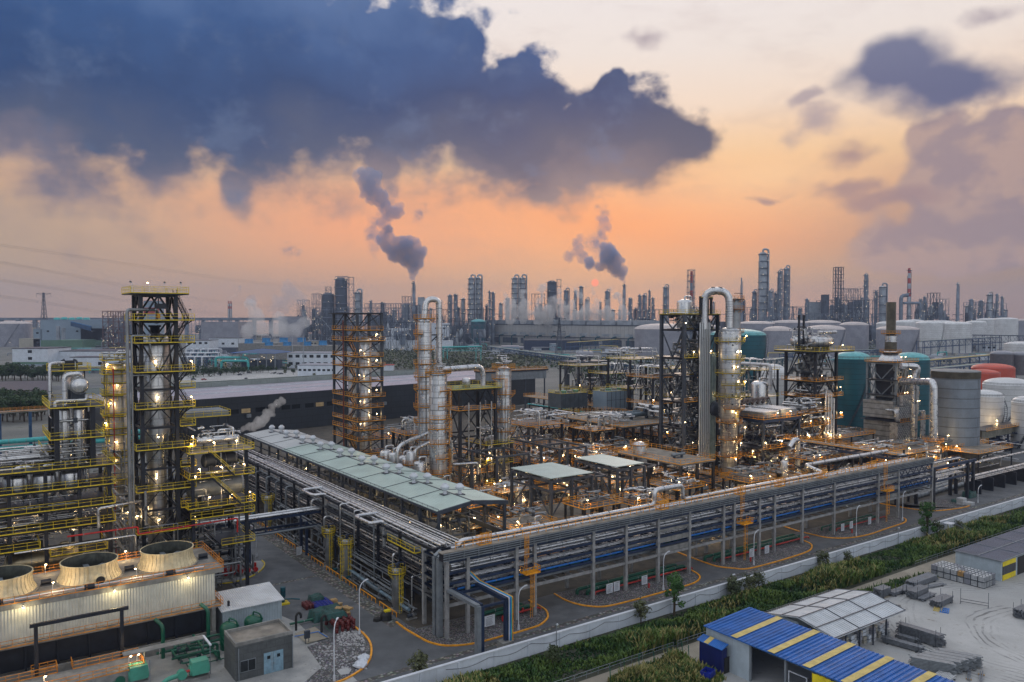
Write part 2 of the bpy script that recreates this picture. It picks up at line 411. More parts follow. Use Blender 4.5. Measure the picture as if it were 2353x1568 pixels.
def deck(t,x0,y0,x1,y1,z,md,mr,th=.22,sides='fblr',h=1.15,hole=None):
    b=MB()
    if hole:
        hx0,hy0,hx1,hy1=hole
        b.box(x0,y0,z-th,x1,hy0,z);b.box(x0,hy1,z-th,x1,y1,z);b.box(x0,hy0,z-th,hx0,hy1,z);b.box(hx1,hy0,z-th,x1,hy1,z)
    else:b.box(x0,y0,z-th,x1,y1,z)
    b.build('platform',md,t)
    r=MB();e=.05
    c={'f':((x0,y0+e),(x1,y0+e)),'b':((x0,y1-e),(x1,y1-e)),'l':((x0+e,y0),(x0+e,y1)),'r':((x1-e,y0),(x1-e,y1))}
    for s_ in sides:r.rail([(*c[s_][0],z),(*c[s_][1],z)],h,kick=False,w=.065)
    if sides:r.build('railing',mr,t)
    
    k=MB()
    for s_ in sides:
        (ax,ay),(bx,by)=c[s_];k.beam((ax,ay,z-.07),(bx,by,z-.07),.14,.17)
    if sides:k.build('edge_beam',mr,t)
def stair(t,p,q,w,m,mr):
    """straight steel stair from p up to q"""
    b=MB();p=Vector(p);q=Vector(q);d=q-p;n=max(3,int(abs(d.z)/.25));side=Vector((-d.y,d.x,0)).normalized()*(w/2)
    for s_ in(-1,1):b.beam(p+side*s_,q+side*s_,.08,.26)
    for k in range(n):
        c=p+d*((k+.5)/n);b.beam(c-side,c+side,.24,.05)
    b.build('stair',m,t)
    r=MB()
    for s_ in(-1,1):
        a=p+side*s_;c=q+side*s_;n2=max(2,int(d.length/1.4))
        for k in range(n2+1):x=a.lerp(c,k/n2);r.beam(x,x+Vector((0,0,1.0)),.05)
        for z in(1.0,.55):r.beam(a+Vector((0,0,z)),c+Vector((0,0,z)),.055)
    r.build('stair_railing',mr,t)
def cage_ladder(t,x,y,z0,z1,ang,m):
    b=MB();ca,sa=cos(ang),sin(ang);w=.25
    def L(o,s_):return(x+ca*o-sa*s_,y+sa*o+ca*s_)
    for s_ in(-w,w):b.beam((*L(0,s_),z0),(*L(0,s_),z1),.06)
    n=int((z1-z0)/.45)
    for k in range(n):b.beam((*L(0,-w),z0+k*.45),(*L(0,w),z0+k*.45),.035)
    pts=[(0,-.38),(.45,-.38),(.75,0),(.45,.38),(0,.38)]
    k=z0+2.2
    while k<z1:
        for a,c in zip(pts[:-1],pts[1:]):b.beam((*L(*a),k),(*L(*c),k),.05)
        k+=.9
    for a in pts[1:4]:b.beam((*L(*a),z0+2.2),(*L(*a),z1),.045)
    b.build('ladder',m,t)
def ring_platform(t,x,y,z,r,w,a0,a1,mr,md=None):
    """curved walkway round a column from angle a0 to a1 (degrees)"""
    n=max(4,int((a1-a0)/20));a0,a1=radians(a0),radians(a1);b=MB();b.lathe((x,y,z),[(r,-.16),(r+w,-.16),(r+w,0),(r,0),(r,-.16)],n,a0,a1,False)
    b.build('platform',md or black,t);p=[]
    for i in range(n+1):
        a=a0+(a1-a0)*i/n;p.append((x+(r+w-.05)*cos(a),y+(r+w-.05)*sin(a),z))
    q=MB();q.rail(p,1.15,1.4);
    for i in range(0,n+1,2):
        a=a0+(a1-a0)*i/n;q.beam((x+r*cos(a),y+r*sin(a),z-1.1),(x+(r+w)*cos(a),y+(r+w)*sin(a),z-.12),.1)
    q.build('railing',mr,t)
def dome(r,h,n=5):return[(r*cos(pi/2*i/n),h*sin(pi/2*i/n))for i in range(n+1)]
def tower_shell(t,x,y,z0,z1,r,m,n=28,top=True,name='shell',segs=None):
    b=MB();p=[(r,0),(r,z1-z0)]
    if segs:p=[(rr,zz-z0)for zz,rr in segs]
    if top:
        rr,zz=p[-1];p=p[:-1]+[(a,zz+c)for a,c in dome(rr,rr*.5)]
    else:p=p+[(0.01,p[-1][1])]
    b.lathe((x,y,z0),p,n);o=b.build(name,m,t)
    k=MB();z=z0+3.0
    def rad(z):
        if not segs:return r
        for(za,ra),(zb,rb)in zip(segs[:-1],segs[1:]):
            if za<=z<=zb:return ra+(rb-ra)*(z-za)/max(.01,zb-za)
        return segs[-1][1]
    while z<z1-.5:
        rr=rad(z)+.02;k.lathe((x,y,z),[(rr,0),(rr+.05,.02),(rr+.05,.16),(rr,.18)],n,smooth=False);z+=3.4
    k.build('band',silverd,t);return o
def hvessel(label,p,r,L,ang,m=silver,cat='vessel',saddles=True,zb=None,name='horizontal_vessel',group=None,nozz=True):
    """horizontal drum with dished ends on two saddles; p is the centre"""
    p=Vector(p);zb=p.z-r-.8 if zb is None else zb
    t=T(name,label,cat,(p.x,p.y,zb),ang,group);z=p.z-zb;n=20
    prof=[(-L/2-r*.45*sin(pi/2*k/4),r*cos(pi/2*k/4))for k in range(4,-1,-1)]+[(L/2+r*.45*sin(pi/2*k/4),r*cos(pi/2*k/4))for k in range(5)]
    vs=[];
    for xx,rr in prof:vs+=[(xx,max(rr,.01)*cos(2*pi*k/n),z+max(rr,.01)*sin(2*pi*k/n))for k in range(n)]
    b=MB();b.add(vs,[(j*n+i,j*n+(i+1)%n,(j+1)*n+(i+1)%n,(j+1)*n+i)for j in range(len(prof)-1)for i in range(n)],True)
    b.build('drum',m,t)
    if saddles:
        for s_ in(-.3,.3):MB().box(L*s_-.25,-r*.75,0,L*s_+.25,r*.75,z-r*.6).build('saddle',grey,t)
    bb=MB();
    for k in(-.5,-.17,.17,.5):bb.cyl((L*k-.05,0,z),(L*k+.05,0,z),r+.04,20)
    bb.build('band',silverd,t)
    if nozz:
        b=MB();b.tube([(L*.3,0,z+r-.1),(L*.3,0,z+r+.7),(L*.3+1.2,0,z+r+.7)],r*.16+.05,7);b.cyl((-L*.2,0,z+r-.1),(-L*.2,0,z+r+.5),r*.2,10)
        b.build('nozzle',m,t)
    return t
def vvessel(label,x,y,z0,z1,r,m=silver,plats=(),rail_m=None,leg=1.2,name='vertical_vessel',top_pipe=True,cat='vessel',group=None):
    t=T(name,label,cat,W(x,y,z0),AL,group);H=z1-z0
    b=MB();b.lathe((0,0,0),[(a,leg+.4*r-c)for a,c in dome(r,r*.4)][::-1]+[(r,H-r*.45)]+[(a,H-r*.45+c)for a,c in dome(r,r*.45)][1:],22);b.build('shell',m,t)
    for k in range(4):a=pi/4+k*pi/2;MB().beam((r*.8*cos(a),r*.8*sin(a),0),(r*.85*cos(a),r*.85*sin(a),leg+r*.5),.2).build('leg',grey,t)
    if top_pipe:MB().tube([(0,0,H-.1),(0,0,H+.9),(r+.6,0,H+.9),(r+.6,0,1.0)],.16+r*.06,8).build('outlet_pipe',m,t)
    MB().lathe((0,0,H*.55),[(r+.01,0),(r+.07,.03),(r+.07,.17),(r+.01,.2)],22).build('band',silverd,t)
    for z,a0,a1 in plats:ring_platform(t,0,0,z-z0,r+.05,.9,a0,a1,rail_m or orange)
    return t

# ---------------------------------------------------------------- lamps
BULB=MB().lathe((0,0,0),[(.02,-.2),(.16,-.12),(.2,0),(.16,.12),(.02,.2)],8)
_l=MB();_l.tube([(0,0,0),(0,0,1.75),(.25,0,2.0)],.04,5)
_h=MB();_h.lathe((.3,0,1.92),[(.05,.22),(.28,.02),(.26,0)],8)
_proto={}
def plant_lamp(p,label,power=0,lit=True,h=2.0,group='small work lamps about the plant'):
    key='lit' if lit else 'unlit'
    t=T('work_lamp',label,'lamp',p,R.uniform(0,6.28),group)
    if key not in _proto:
        a=_l.build('pole',polew,t);c=_h.build('hood',black,t)
        bm_=MB();bm_.lathe((.3,0,1.84),[(.01,-.16),(.13,-.1),(.16,0),(.13,.1),(.01,.13)],8);d=bm_.build('bulb',bulbm if lit else polew,c)
        _proto[key]=(a,c,d)
    else:
        q_=[o.copy()for o in _proto[key]]
        for o,pr_ in zip(q_,(t,t,q_[1])):COL.objects.link(o);o.parent=pr_
    if power:
        ld=bpy.data.lights.new('lamp_light','POINT');ld.energy=power*1.45;ld.color=(1,.66,.30);ld.shadow_soft_size=.25
        lo=bpy.data.objects.new('lamp_light',ld);COL.objects.link(lo);lo.parent=t;lo.location=(.35,0,1.55)
    return t
def street_lamp(p,h,rz,label,lit=False,scale=1.0):
    t=T('street_lamp',label,'street lamp',p,rz,'white curved street lamps along the roads')
    MB().cyl((0,0,0),(0,0,.9),.22,8,.16).build('base',polew,t)
    MB().tube([(0,0,.8),(0,0,h-1.2),(.5,0,h-.25),(1.7,0,h)],.085,6,.8).build('pole',polew,t)
    MB().beam((1.5,0,h),(2.2,0,h+.02),.28,.12).build('lamp_head',polew,t)
    return t

# ---------------------------------------------------------------- pipework filler
def pipework(label,u0,v0,u1,v1,z0,z1,n,seed,m=silver,r=(.08,.26),name='pipework',group=None,valves=True,zl=None):
    """a connected run of process pipes between u0..u1, v0..v1"""
    r_=random.Random(seed);o=W(u0,v0,z0);t=T(name,label,'pipes',o,AL,group);X,Y,Z=u1-u0,v1-v0,z1-z0
    lev=zl or[Z*k/4 for k in range(5)]
    for k in range(n):
        rad=r_.uniform(*r);pts=[Vector((r_.uniform(0,X),r_.uniform(0,Y),r_.choice(lev)+rad))]
        ax=r_.choice((0,1));
        for j in range(r_.randint(2,5)):
            p=pts[-1].copy()
            if j%2==0:p[ax]=r_.uniform(0,(X,Y)[ax]);ax=1-ax
            else:p.z=min(Z,max(0,p.z+r_.uniform(-Z*.5,Z*.5)))
            if(p-pts[-1]).length>1.0:pts.append(p)
        if len(pts)<2:pts.append(pts[0]+Vector((0,0,Z*.4)))
        po=MB().tube(pts,rad,6).build('pipe',m,t)
        q=pts[0].lerp(pts[1],.5);vb=MB();vb.cbox(q.x,q.y,q.z-rad*1.6,rad*2.6,rad*2.6,rad*3.2);vb.cyl((q.x,q.y,q.z),(q.x,q.y,q.z+rad*4+.3),.05,5)
        if k%2==0:vb.build('valve',grey,po)
    return t
def pump(p,rz,label,m=grey,group='pumps on the plant floor',s=1.0):
    t=T('pump',label,'pump',p,rz,group)
    MB().box(-1.1*s,-.4*s,0,1.1*s,.4*s,.25*s).build('base',concrete,t)
    MB().cyl((-.9*s,0,.75*s),(.1*s,0,.75*s),.36*s,10).build('motor',m,t)
    b=MB();b.cyl((.3*s,-.25*s,.7*s),(.3*s,.25*s,.7*s),.42*s,12);b.cyl((.1*s,0,.75*s),(.35*s,0,.75*s),.12*s,6);b.tube([(.3*s,0,1.0*s),(.3*s,0,1.9*s),(1.2*s,0,1.9*s)],.13*s,6);b.build('casing',silver,t)
    return t

# ---------------------------------------------------------------- crop-to-picture conversions used when measuring the plant
ZC={'z1':(0,1194.9,.2604),'z2':(551.5,1194.9,.2604),'z3':(1103,1194.9,.2604),'z4':(1654.4,1164.2,.2969),
      'r1':(0,612.7,.2606),'r2':(551.5,612.7,.2606),'r3':(1103,612.7,.2606),'r4':(1715.7,551.5,.2735),
      'r5':(0,980.4,.2606),'r6':(551.5,980.4,.2606),'r7':(1103,919.2,.2606),'r8':(1715.7,919.2,.2735)}
def D(k,x,y):a,b,c=ZC[k];return(a+x*c,b+y*c)
def Gz(k,x,y,z=0.0):return G(*D(k,x,y),z)
def UZ(k,x,y,z=0.0):return uv(Gz(k,x,y,z))
def smooth(pts,n=6):
    """Catmull-Rom through ground points"""
    p=[pts[0]]+list(pts)+[pts[-1]];out=[]
    for i in range(1,len(p)-2):
        a,b,c,d=(Vector(q[:2])for q in p[i-1:i+3])
        for k in range(n):
            t=k/n;out.append(.5*((2*b)+(c-a)*t+(2*a-5*b+4*c-d)*t*t+(3*b-a-3*c+d)*t**3))
    out.append(Vector(p[-1][:2]));return out

# ---------------------------------------------------------------- ground, roads, gravel
def gmat(name,c1,c2,sc,c3=None,rough=.9,bump=.2,bs=3.0,vor=None,tyre=None):
    m=bpy.data.materials.new(name);m.use_nodes=True;t=NT(m.node_tree);b=t.n['Principled BSDF']
    pos=t.node('ShaderNodeNewGeometry').outputs['Position']
    cc=t.mix(t.ss(t.noise(pos,sc,8,.65),.35,.66),c1,c2)
    cc=t.mix(t.ss(t.noise(pos,sc*.12,5,.6),.42,.62,0,.6),cc,tuple((a+b_)*.36 for a,b_ in zip(c1,c2)))
    if c3:cc=t.mix(t.ss(t.noise(pos,sc*4,8,.7),.55,.72),cc,c3)
    h=t.noise(pos,bs,6,.7)
    if vor:
        v=t.node('ShaderNodeTexVoronoi');t.l.new(pos,v.inputs['Vector']);v.inputs['Scale'].default_value=vor
        cc=t.mix(.75,cc,t.mix(t.ss(v.outputs['Distance'],.1,.6),(2.0,2.0,2.0),(.25,.25,.25)),'MULTIPLY');h=v.outputs['Distance']
        cv=t.mix(.4,(1,1,1),v.outputs['Color']);cc=t.mix(.6,cc,cv,'MULTIPLY')
    if tyre:
        for(cx_,cy_,rr,wd)in tyre:
            sp=t.node('ShaderNodeSeparateXYZ');t.l.new(pos,sp.inputs[0])
            dx=t.m('SUBTRACT',sp.outputs[0],cx_);dy=t.m('SUBTRACT',sp.outputs[1],cy_)
            d=t.m('ADD',t.m('SQRT',t.m('ADD',t.m('MULTIPLY',dx,dx),t.m('MULTIPLY',dy,dy))),t.m('MULTIPLY',t.noise(pos,.12,2),3.0))
            rg=t.m('SINE',t.m('MULTIPLY',d,5.5));band=t.m('MULTIPLY',t.ss(d,rr-wd,rr),t.ss(d,rr+wd*.4,rr))
            k=t.m('MULTIPLY',t.m('MULTIPLY',t.ss(rg,.2,.9),band),t.ss(t.noise(pos,.25,4,.6),.38,.62))
            cc=t.mix(t.m('MULTIPLY',k,.7),cc,(.05,.05,.052))
    t.put(b.inputs['Base Color'],cc);b.inputs['Roughness'].default_value=rough
    bp=t.node('ShaderNodeBump');t.l.new(h,bp.inputs['Height']);bp.inputs['Strength'].default_value=bump;bp.inputs['Distance'].default_value=.12
    t.l.new(bp.outputs[0],b.inputs['Normal']);return m
m_ground=gmat('waste_ground',(.11,.12,.115),(.21,.21,.20),.02,(.07,.10,.06))
m_road=gmat('asphalt',(.078,.086,.096),(.135,.145,.158),.25,(.075,.08,.085),.8)
m_floor=gmat('plant_floor',(.045,.042,.038),(.10,.085,.065),.35,(.025,.024,.022))
m_gravel=gmat('grey_gravel',(.15,.15,.16),(.27,.26,.27),.6,None,.9,1.0,3.0,3.4)
m_path=gmat('sandy_concrete',(.25,.225,.18),(.34,.31,.25),.2,(.16,.14,.11))
tc_=Gz('z4',2500,960)
m_yard=gmat('pale_yard_concrete',(.36,.37,.37),(.47,.48,.48),.12,(.24,.23,.21),tyre=[(tc_.x,tc_.y,28,9),(tc_.x+4,tc_.y-6,19,5)])
m_lot=gmat('lot_concrete',(.26,.27,.27),(.40,.40,.39),.3,(.15,.15,.14))
m_soil=gmat('dark_soil',(.028,.034,.02),(.055,.055,.035),.4,(.02,.04,.015))
m_paver=gmat('pale_pavers',(.16,.16,.15),(.26,.25,.23),1.0,None,.85,.6,3.0,1.6)
g=MB();g.quad((-6000,-300,0),(6000,-300,0),(6000,7500,0),(-6000,7500,0));struct(g.build('ground',m_ground))
def sheet(name,pts,z,m,**kw):return struct(MB().add([(p[0],p[1],z)for p in pts],[tuple(range(len(pts)))]).build(name,m))
sheet('road',[W(30,103.2),W(420,103.2),W(420,131),W(330,340),W(66,340),W(30,260)],.004,m_road)
sheet('plant_floor',[W(65.8,123.5),W(330,123.5),W(330,400),W(65.8,400)],.008,m_floor)
sheet('plant_floor',[W(-60,152),W(46,152),W(46,178),W(58,200),W(58,300),W(-60,300)],.008,m_floor)
sheet('yard',[W(66,60),W(60,40),W(100,-40),W(420,-40),W(420,88),W(150,88),W(138,90.5),W(112,90.5),W(100,84)],.004,m_yard)
sheet('path',[W(40,84),W(100,84),W(420,84.5),W(420,91.2),W(40,91.2)],.008,m_path)
sheet('verge',[W(20,91.2),W(460,91.2),W(460,102.9),W(20,102.9)],.006,m_soil)
sheet('lot',[W(-60,104),W(49,104),W(50,138),W(47,150),W(46,158),W(-60,158)],.008,m_lot)
# gravel islands with orange kerbs
def kerb(pts,m,w=.32,h=.2):
    b=MB()
    for a,c in zip(pts[:-1],pts[1:]):b.beam((a[0],a[1],h/2),(c[0],c[1],h/2),w,h)
    o=b.build('kerb',m);return struct(o)
isl=[
    ([('z2',1380,905),('z2',1450,960),('z2',1550,1020),('z2',1650,1075),('z2',1750,1105),('z2',1850,1115),('z2',2000,1105),('z2',2150,1075),('z2',2351,1020),('z3',210,1030),('z3',400,975),('z3',520,935),('z3',580,890),('z3',600,850),('z3',580,800),('z3',520,760),('z3',430,712)]),
    ([('z3',655,655),('z3',750,710),('z3',850,745),('z3',960,765),('z3',1080,770),('z3',1200,750),('z3',1400,700),('z3',1600,645),('z3',1800,590),('z3',1900,555),('z3',1940,515),('z3',1920,480),('z3',1850,440)]),
    ([('z3',1700,270),('z3',1850,330),('z3',2000,385),('z3',2100,415),('z3',2230,430),('z4',100,480),('z4',210,485),('z4',400,440),('z4',600,380),('z4',690,345),('z4',712,310),('z4',690,285),('z4',620,255)]),
    ([('z4',480,150),('z4',600,190),('z4',740,225),('z4',850,245),('z4',1000,245),('z4',1150,220),('z4',1300,170),('z4',1420,130),('z4',1440,105),('z4',1420,90)]),
    ([('r8',1050,860),('r8',1250,895),('r8',1400,920),('r8',1550,935),('r8',1700,925),('r8',1830,905),('r8',1900,880)])]
for k,pl in enumerate(isl):
    pts=smooth([Gz(*p)for p in pl]);ul=uv(pts[0])[0];ur=uv(pts[-1])[0]
    if k==0:back=[W(ur-1,123),W(66.5,123),W(65.6,126)]
    else:back=[W(ur,123),W(ul,123)]
    sheet('gravel_bed',list(pts)+back,.014,m_gravel);kerb(pts,orange)
pts=smooth([Gz('z2',*p)for p in[(1010,945),(1090,1010),(1140,1070),(1160,1140),(1150,1220),(1100,1300),(1020,1360),(930,1410),(850,1440),(760,1475)]])
sheet('gravel_bed',list(pts)+[Gz('z2',520,1475),Gz('z2',720,1300),Gz('z2',640,1190),Gz('z2',590,1120),Gz('z2',760,1060),Gz('z2',850,1005)],.012,m_gravel);kerb(pts,orange)
pts=smooth([Gz('z1',*p)for p in[(1900,565),(2050,555),(2200,510),(2300,450),(2335,395),(2310,360)]])
sheet('pavement',list(pts)+[Gz('z1',2150,370),Gz('z1',1950,430)],.012,m_yard);kerb(pts,yellow,.25)
for(a,b_)in[(W(64.4,112),W(64.4,300)),(W(80,111.2),W(330,111.2))]:
    pass
sheet('paved_strip',[W(62.6,126),W(65.2,128),W(65.2,300),W(62.6,300)],.012,m_paver)
sheet('paved_strip',[W(46,109.3),W(330,109.3),W(330,110.6),W(46,110.6)],.012,m_paver)
sheet('paved_strip',[Gz('z2',180,590),Gz('z2',180,605),Gz('z2',680,500),Gz('z2',680,487)],.014,m_paver)

# ---------------------------------------------------------------- white boundary wall, verge railing
t=T('boundary_wall','long white boundary wall with a coping between the road and the weeds','wall',W(30,102.9))
MB().box(0,0,0,400,.35,2.35).build('wall_panel',whitew,t);MB().box(0,-.1,2.35,400,.45,2.55).build('coping',polew,t)
for k in range(60):MB().cbox(6+k*6.6,-.08,0,.4,.14,2.3).build('pier',whitew,t)
t=T('pipe_railing','low grey pipe railing between the weeds and the sandy path','railing',W(45,91.4))
for a,b_ in[(0,52),(53,96),(128,330)]:MB().rail([(a,0,0),(b_,0,0)],1.1,2.4,.06,kick=False).build('rail_run',lgrey,t)
cab=MB();pr=None
for k in range(40):
    a=(60+k*8,102.75,1.9+R.uniform(-.2,.3));
    if pr:mid=((a[0]+pr[0])/2,102.7,min(a[2],pr[2])-.7);cab.tube([W(*pr),W(*mid),W(*a)],.035,4,3)
    pr=a
tag(cab.build('cable',black),'thin black cable sagging along the face of the white boundary wall','cable')
for k,px in enumerate([(('z3',665,1000)),(('z3',2245,560)),(('z4',115,590)),(('z4',1378,215))]):
    q=UZ(*px,2.5);t=T('camera_post',['wall camera on a bare post near the grey pipe bend','wall camera above an ivy covered post by the young tree','wall camera on the second ivy post along the white wall','wall camera on a thin post before the white warehouses'][k],'camera',W(q[0],102.6),AL,'security cameras on the white wall')
    MB().cyl((0,0,0),(0,0,4.2),.06,6).build('post',lgrey,t);MB().lathe((.15,0,3.95),[(.02,-.1),(.2,0),(.22,.15),(.02,.25)],8).build('dome_camera',polew,t)

# ---------------------------------------------------------------- front pipe rack
cols_px=[(1025.5,1466),(1076,1455),(1181,1421.5),(1226,1412),(1362,1377),(1439,1357.6),(1511,1337),(1580,1317),(1664,1298),(1687,1291),(1742.6,1274.7),(1781,1266.5),(1843,1248.7),(1918,1229.6),(2016.5,1202),(2065,1190),(2139,1168.6)]
cu_=[uv(G(*p))for p in cols_px];V0=sum(c[1]for c in cu_)/len(cu_);U0=cu_[0][0];us=[c[0]-U0 for c in cu_];UL=us[-1]
rk=T('pipe_rack','long concrete legged pipe rack running beside the road behind the gravel beds','pipe rack',W(U0,V0))
DEP=8.0
for x in us:
    for y in(0,DEP):MB().cbox(x,y,0,.62,.62,13.5).build('column',conck,rk)
for z,m_,h_ in[(5.8,conck,.5),(7.6,navy,.42),(9.5,navy,.42),(11.3,navy,.42),(13.3,navy,.45)]:
    b=MB()
    for y in(0,DEP):b.box(-.2,y-.18,z-h_,UL+.2,y+.18,z)
    b.build('long_beam',m_,rk)
    b=MB();xs_=list(us);k=0.0
    while k<UL:xs_.append(k);k+=3.1
    for x in xs_:b.box(x-.13,.2,z-h_*.8,x+.13,DEP-.2,z-.02)
    b.build('cross_beam',navy if z>6 else conck,rk)
for i in(6,14):
    b=MB()
    for z in(6.0,8.1,10.4,12.6):b.box(us[i]+.3,-.12,z-.1,us[i+1]-.3,.2,z+.95)
    b.build('concrete_panel',concrete,rk)
for i,j in((15,16),):
    b=MB();n=6;L_=us[j]-us[i]
    for z0_,z1_ in((7.6,9.3),(11.3,13.1)):
        for k in range(n):
            xa=us[i]+L_*k/n;xm=xa+L_/n/2;b.beam((xa,-.25,z1_),(xm,-.25,z0_),.16);b.beam((xm,-.25,z0_),(xa+L_/n,-.25,z1_),.16)
    b.build('truss',navy,rk)
tr=MB()
for z in(13.45,13.85,14.25,14.6):tr.box(-1,-.7,z,UL,-.55,z+.17);
for k in range(int(UL/3)):tr.cbox(k*3,-.76,13.35,.12,.1,1.45)
tr.build('cable_tray',lgrey,rk);MB().box(-1,-.52,13.4,UL,.9,14.75).build('tray_gap_shade',black,rk)  # black box behind the trays stands in for shade in their gaps
MB().box(-1.2,-.5,14.75,UL,.95,14.9).build('walkway',concf,rk)
r_=MB();r_.rail([(2,.45,14.9),(UL-3,.45,14.9)],1.15,1.8,.085,kick=False);r_.build('railing',orange,rk)
for x in(6.5,us[8]-20,us[9]+1,us[13]-6,us[14]-4,us[11]+1):
    b=MB();b.rail([(x,-.4,15),(x+2.4,-.4,15),(x+2.4,.9,15),(x,.9,15)],1.5,1.0,.08,True);b.rail([(x,-.4,16.2),(x+2.4,-.4,16.2)],.9,.6,.07);b.build('ladder_head',orange,rk)
for x,nm in((us[2]+1.6,0),(us[9]+1.6,1),(us[14]+1.8,2)):
    cage_ladder(rk,x,-.75,9.3,15.8,-pi/2,orange);cage_ladder(rk,x+1.3,-.75,0,8.8,-pi/2,orange)
    b=MB();b.box(x-1,-2.3,8.55,x+2.2,-.3,8.7);b.rail([(x-1,-2.25,8.7),(x+2.2,-2.25,8.7),(x+2.2,-.4,8.7)],1.15,.9,.07);b.rail([(x-1,-2.25,8.7),(x-1,-.4,8.7)],1.15,.9,.07);b.build('ladder_landing',orange,rk)
UE=UE_=U0+UL
def run(label,m_,r,pts,group=None,n=8,bend=None,cat='pipe'):
    """one pipe laid on something, given in plant coordinates (u, v, z)"""
    o=T('pipe',label,cat,W(*pts[0][:2],0),AL,group);x0,y0=pts[0][0],pts[0][1]
    MB().tube([(p[0]-x0,p[1]-y0,p[2])for p in pts],r,n,bend).build('run',m_,o)
    fl=MB()
    for a,c in zip(pts[:-1],pts[1:]):
        A_=Vector(a)-Vector((x0,y0,0));C_=Vector(c)-Vector((x0,y0,0));L_=(C_-A_).length
        if L_>5:
            d=(C_-A_).normalized();kk=2.5
            while kk<L_-1:q=A_+d*kk;fl.cyl(q,q+d*.14,r*1.14,n);kk+=5.5
    if fl.v:fl.build('band',silverd if m_ is not silver else lgrey,o)
    return o
run('big bright silver pipe behind the rack walkway with a square expansion loop',silver,.5,[(U0+9,V0+2.4,15.4),(U0+52,V0+2.4,15.4),(U0+52,V0+2.4,18.6),(U0+60.5,V0+2.4,18.6),(U0+60.5,V0+2.4,15.4),(U0+112,V0+2.4,15.4),(U0+114,V0+9,16.2),(UE_-8,V0+9,16.2)],n=12)
run('corrugated silver pipe elbow joining the walkway pipe beside the green shed gable',silver,.5,[(U0+4,V0+2.6,12.5),(U0+4,V0+2.6,15.5),(U0+9,V0+2.4,15.4)],n=12)
for k,(y,z,r,m_,lab)in enumerate([
    (1.3,11.3,.45,silver,'fat silver pipe on the second rack tier, frontmost of its tier'),(3.2,11.3,.3,whitepipe,'white lagged pipe behind the fat silver pipe on the second tier'),(5.6,11.3,.35,silverd,'dull grey pipe at the back of the second tier'),
    (1.0,9.5,.17,whitepipe,'thin white pipe on the front edge of the third tier'),(1.6,9.5,.14,silver,'thin silver pipe next to the white one on the third tier'),(3.4,9.5,.26,silver,'silver pipe in the middle of the third tier'),(6,9.5,.22,silverd,'dull pipe at the back of the third tier'),
    (.75,7.6,.21,bluep,'bright blue painted pipe along the front of the fourth tier'),(1.3,7.6,.09,orange,'slim orange conduit right behind the bright blue pipe'),(2.5,7.6,.2,silver,'silver pipe on the fourth tier behind the blue one'),(4.6,7.6,.3,lgrey,'grey painted pipe deep in the fourth tier'),
    (2.0,5.8,.25,lgrey,'grey pipe lying on the lowest concrete tier'),(4.4,5.8,.32,green,'dark green pipe lying on the lowest concrete tier'),
    (2.2,13.3,.28,silver,'silver pipe on the top tier under the walkway'),(4.8,13.3,.38,silver,'broad silver pipe on the top tier behind the walkway'),(6.6,13.3,.25,whitepipe,'white pipe on the top tier farthest from the road')]):
    run(lab,m_,r,[(U0+1.5+k*.15,V0+y,z+r),(UE-1,V0+y,z+r)],'long pipes lying on the rack tiers',n=8 if r>.2 else 6)
for k in range(14):
    z_=(11.3,9.5,7.6,13.3)[k%4];y_=(.35,.62,2.1,2.7,4.1,5.2,6.9)[k%7];r_=(.09,.13,.11)[k%3]
    run('slim silver line squeezed between the larger pipes, %s tier from the top'%['second','third','fourth','top'][k%4],silver if k%3 else whitepipe,r_,[(U0+1+k*.4,V0+y_,z_+r_+.02),(UE-2,V0+y_,z_+r_+.02)],'slim lines on the rack tiers',n=5)
# green mains and red water main on the gravel
for k,(pl,pr_)in enumerate([((1103,1405),(1220,1395)),((1335,1360),(1572,1305)),((1640,1290),(1840,1235)),((1885,1215),(2000,1185))]):
    a=uv(G(*pl));c=uv(G(*pr_));nm=['on the corner gravel bed','on the second gravel bed','on the third gravel bed','on the small far gravel bed'][k]
    rr=.36 if k<3 else .2
    run('red fire water main '+nm,red,.17 if k<3 else .14,[(a[0]+1,V0+1.4,.1),(a[0]+1,V0+1.4,.6),(c[0],V0+1.4,.6),(c[0]+.6,V0+1.4,.2)])
    run('dark green cooling main nearest the red one '+nm,green,rr,[(a[0],V0+2.6,.0),(a[0],V0+2.6,.8),(c[0]-1,V0+2.6,.8),(c[0]-.4,V0+2.6,.1)],n=10)
    run('dark green cooling main farther from the red one '+nm,green,rr,[(a[0]-1.5,V0+4,.0),(a[0]-1.5,V0+4,.9),(c[0]-2,V0+4,.9),(c[0]-1.6,V0+4,.1)],n=10)
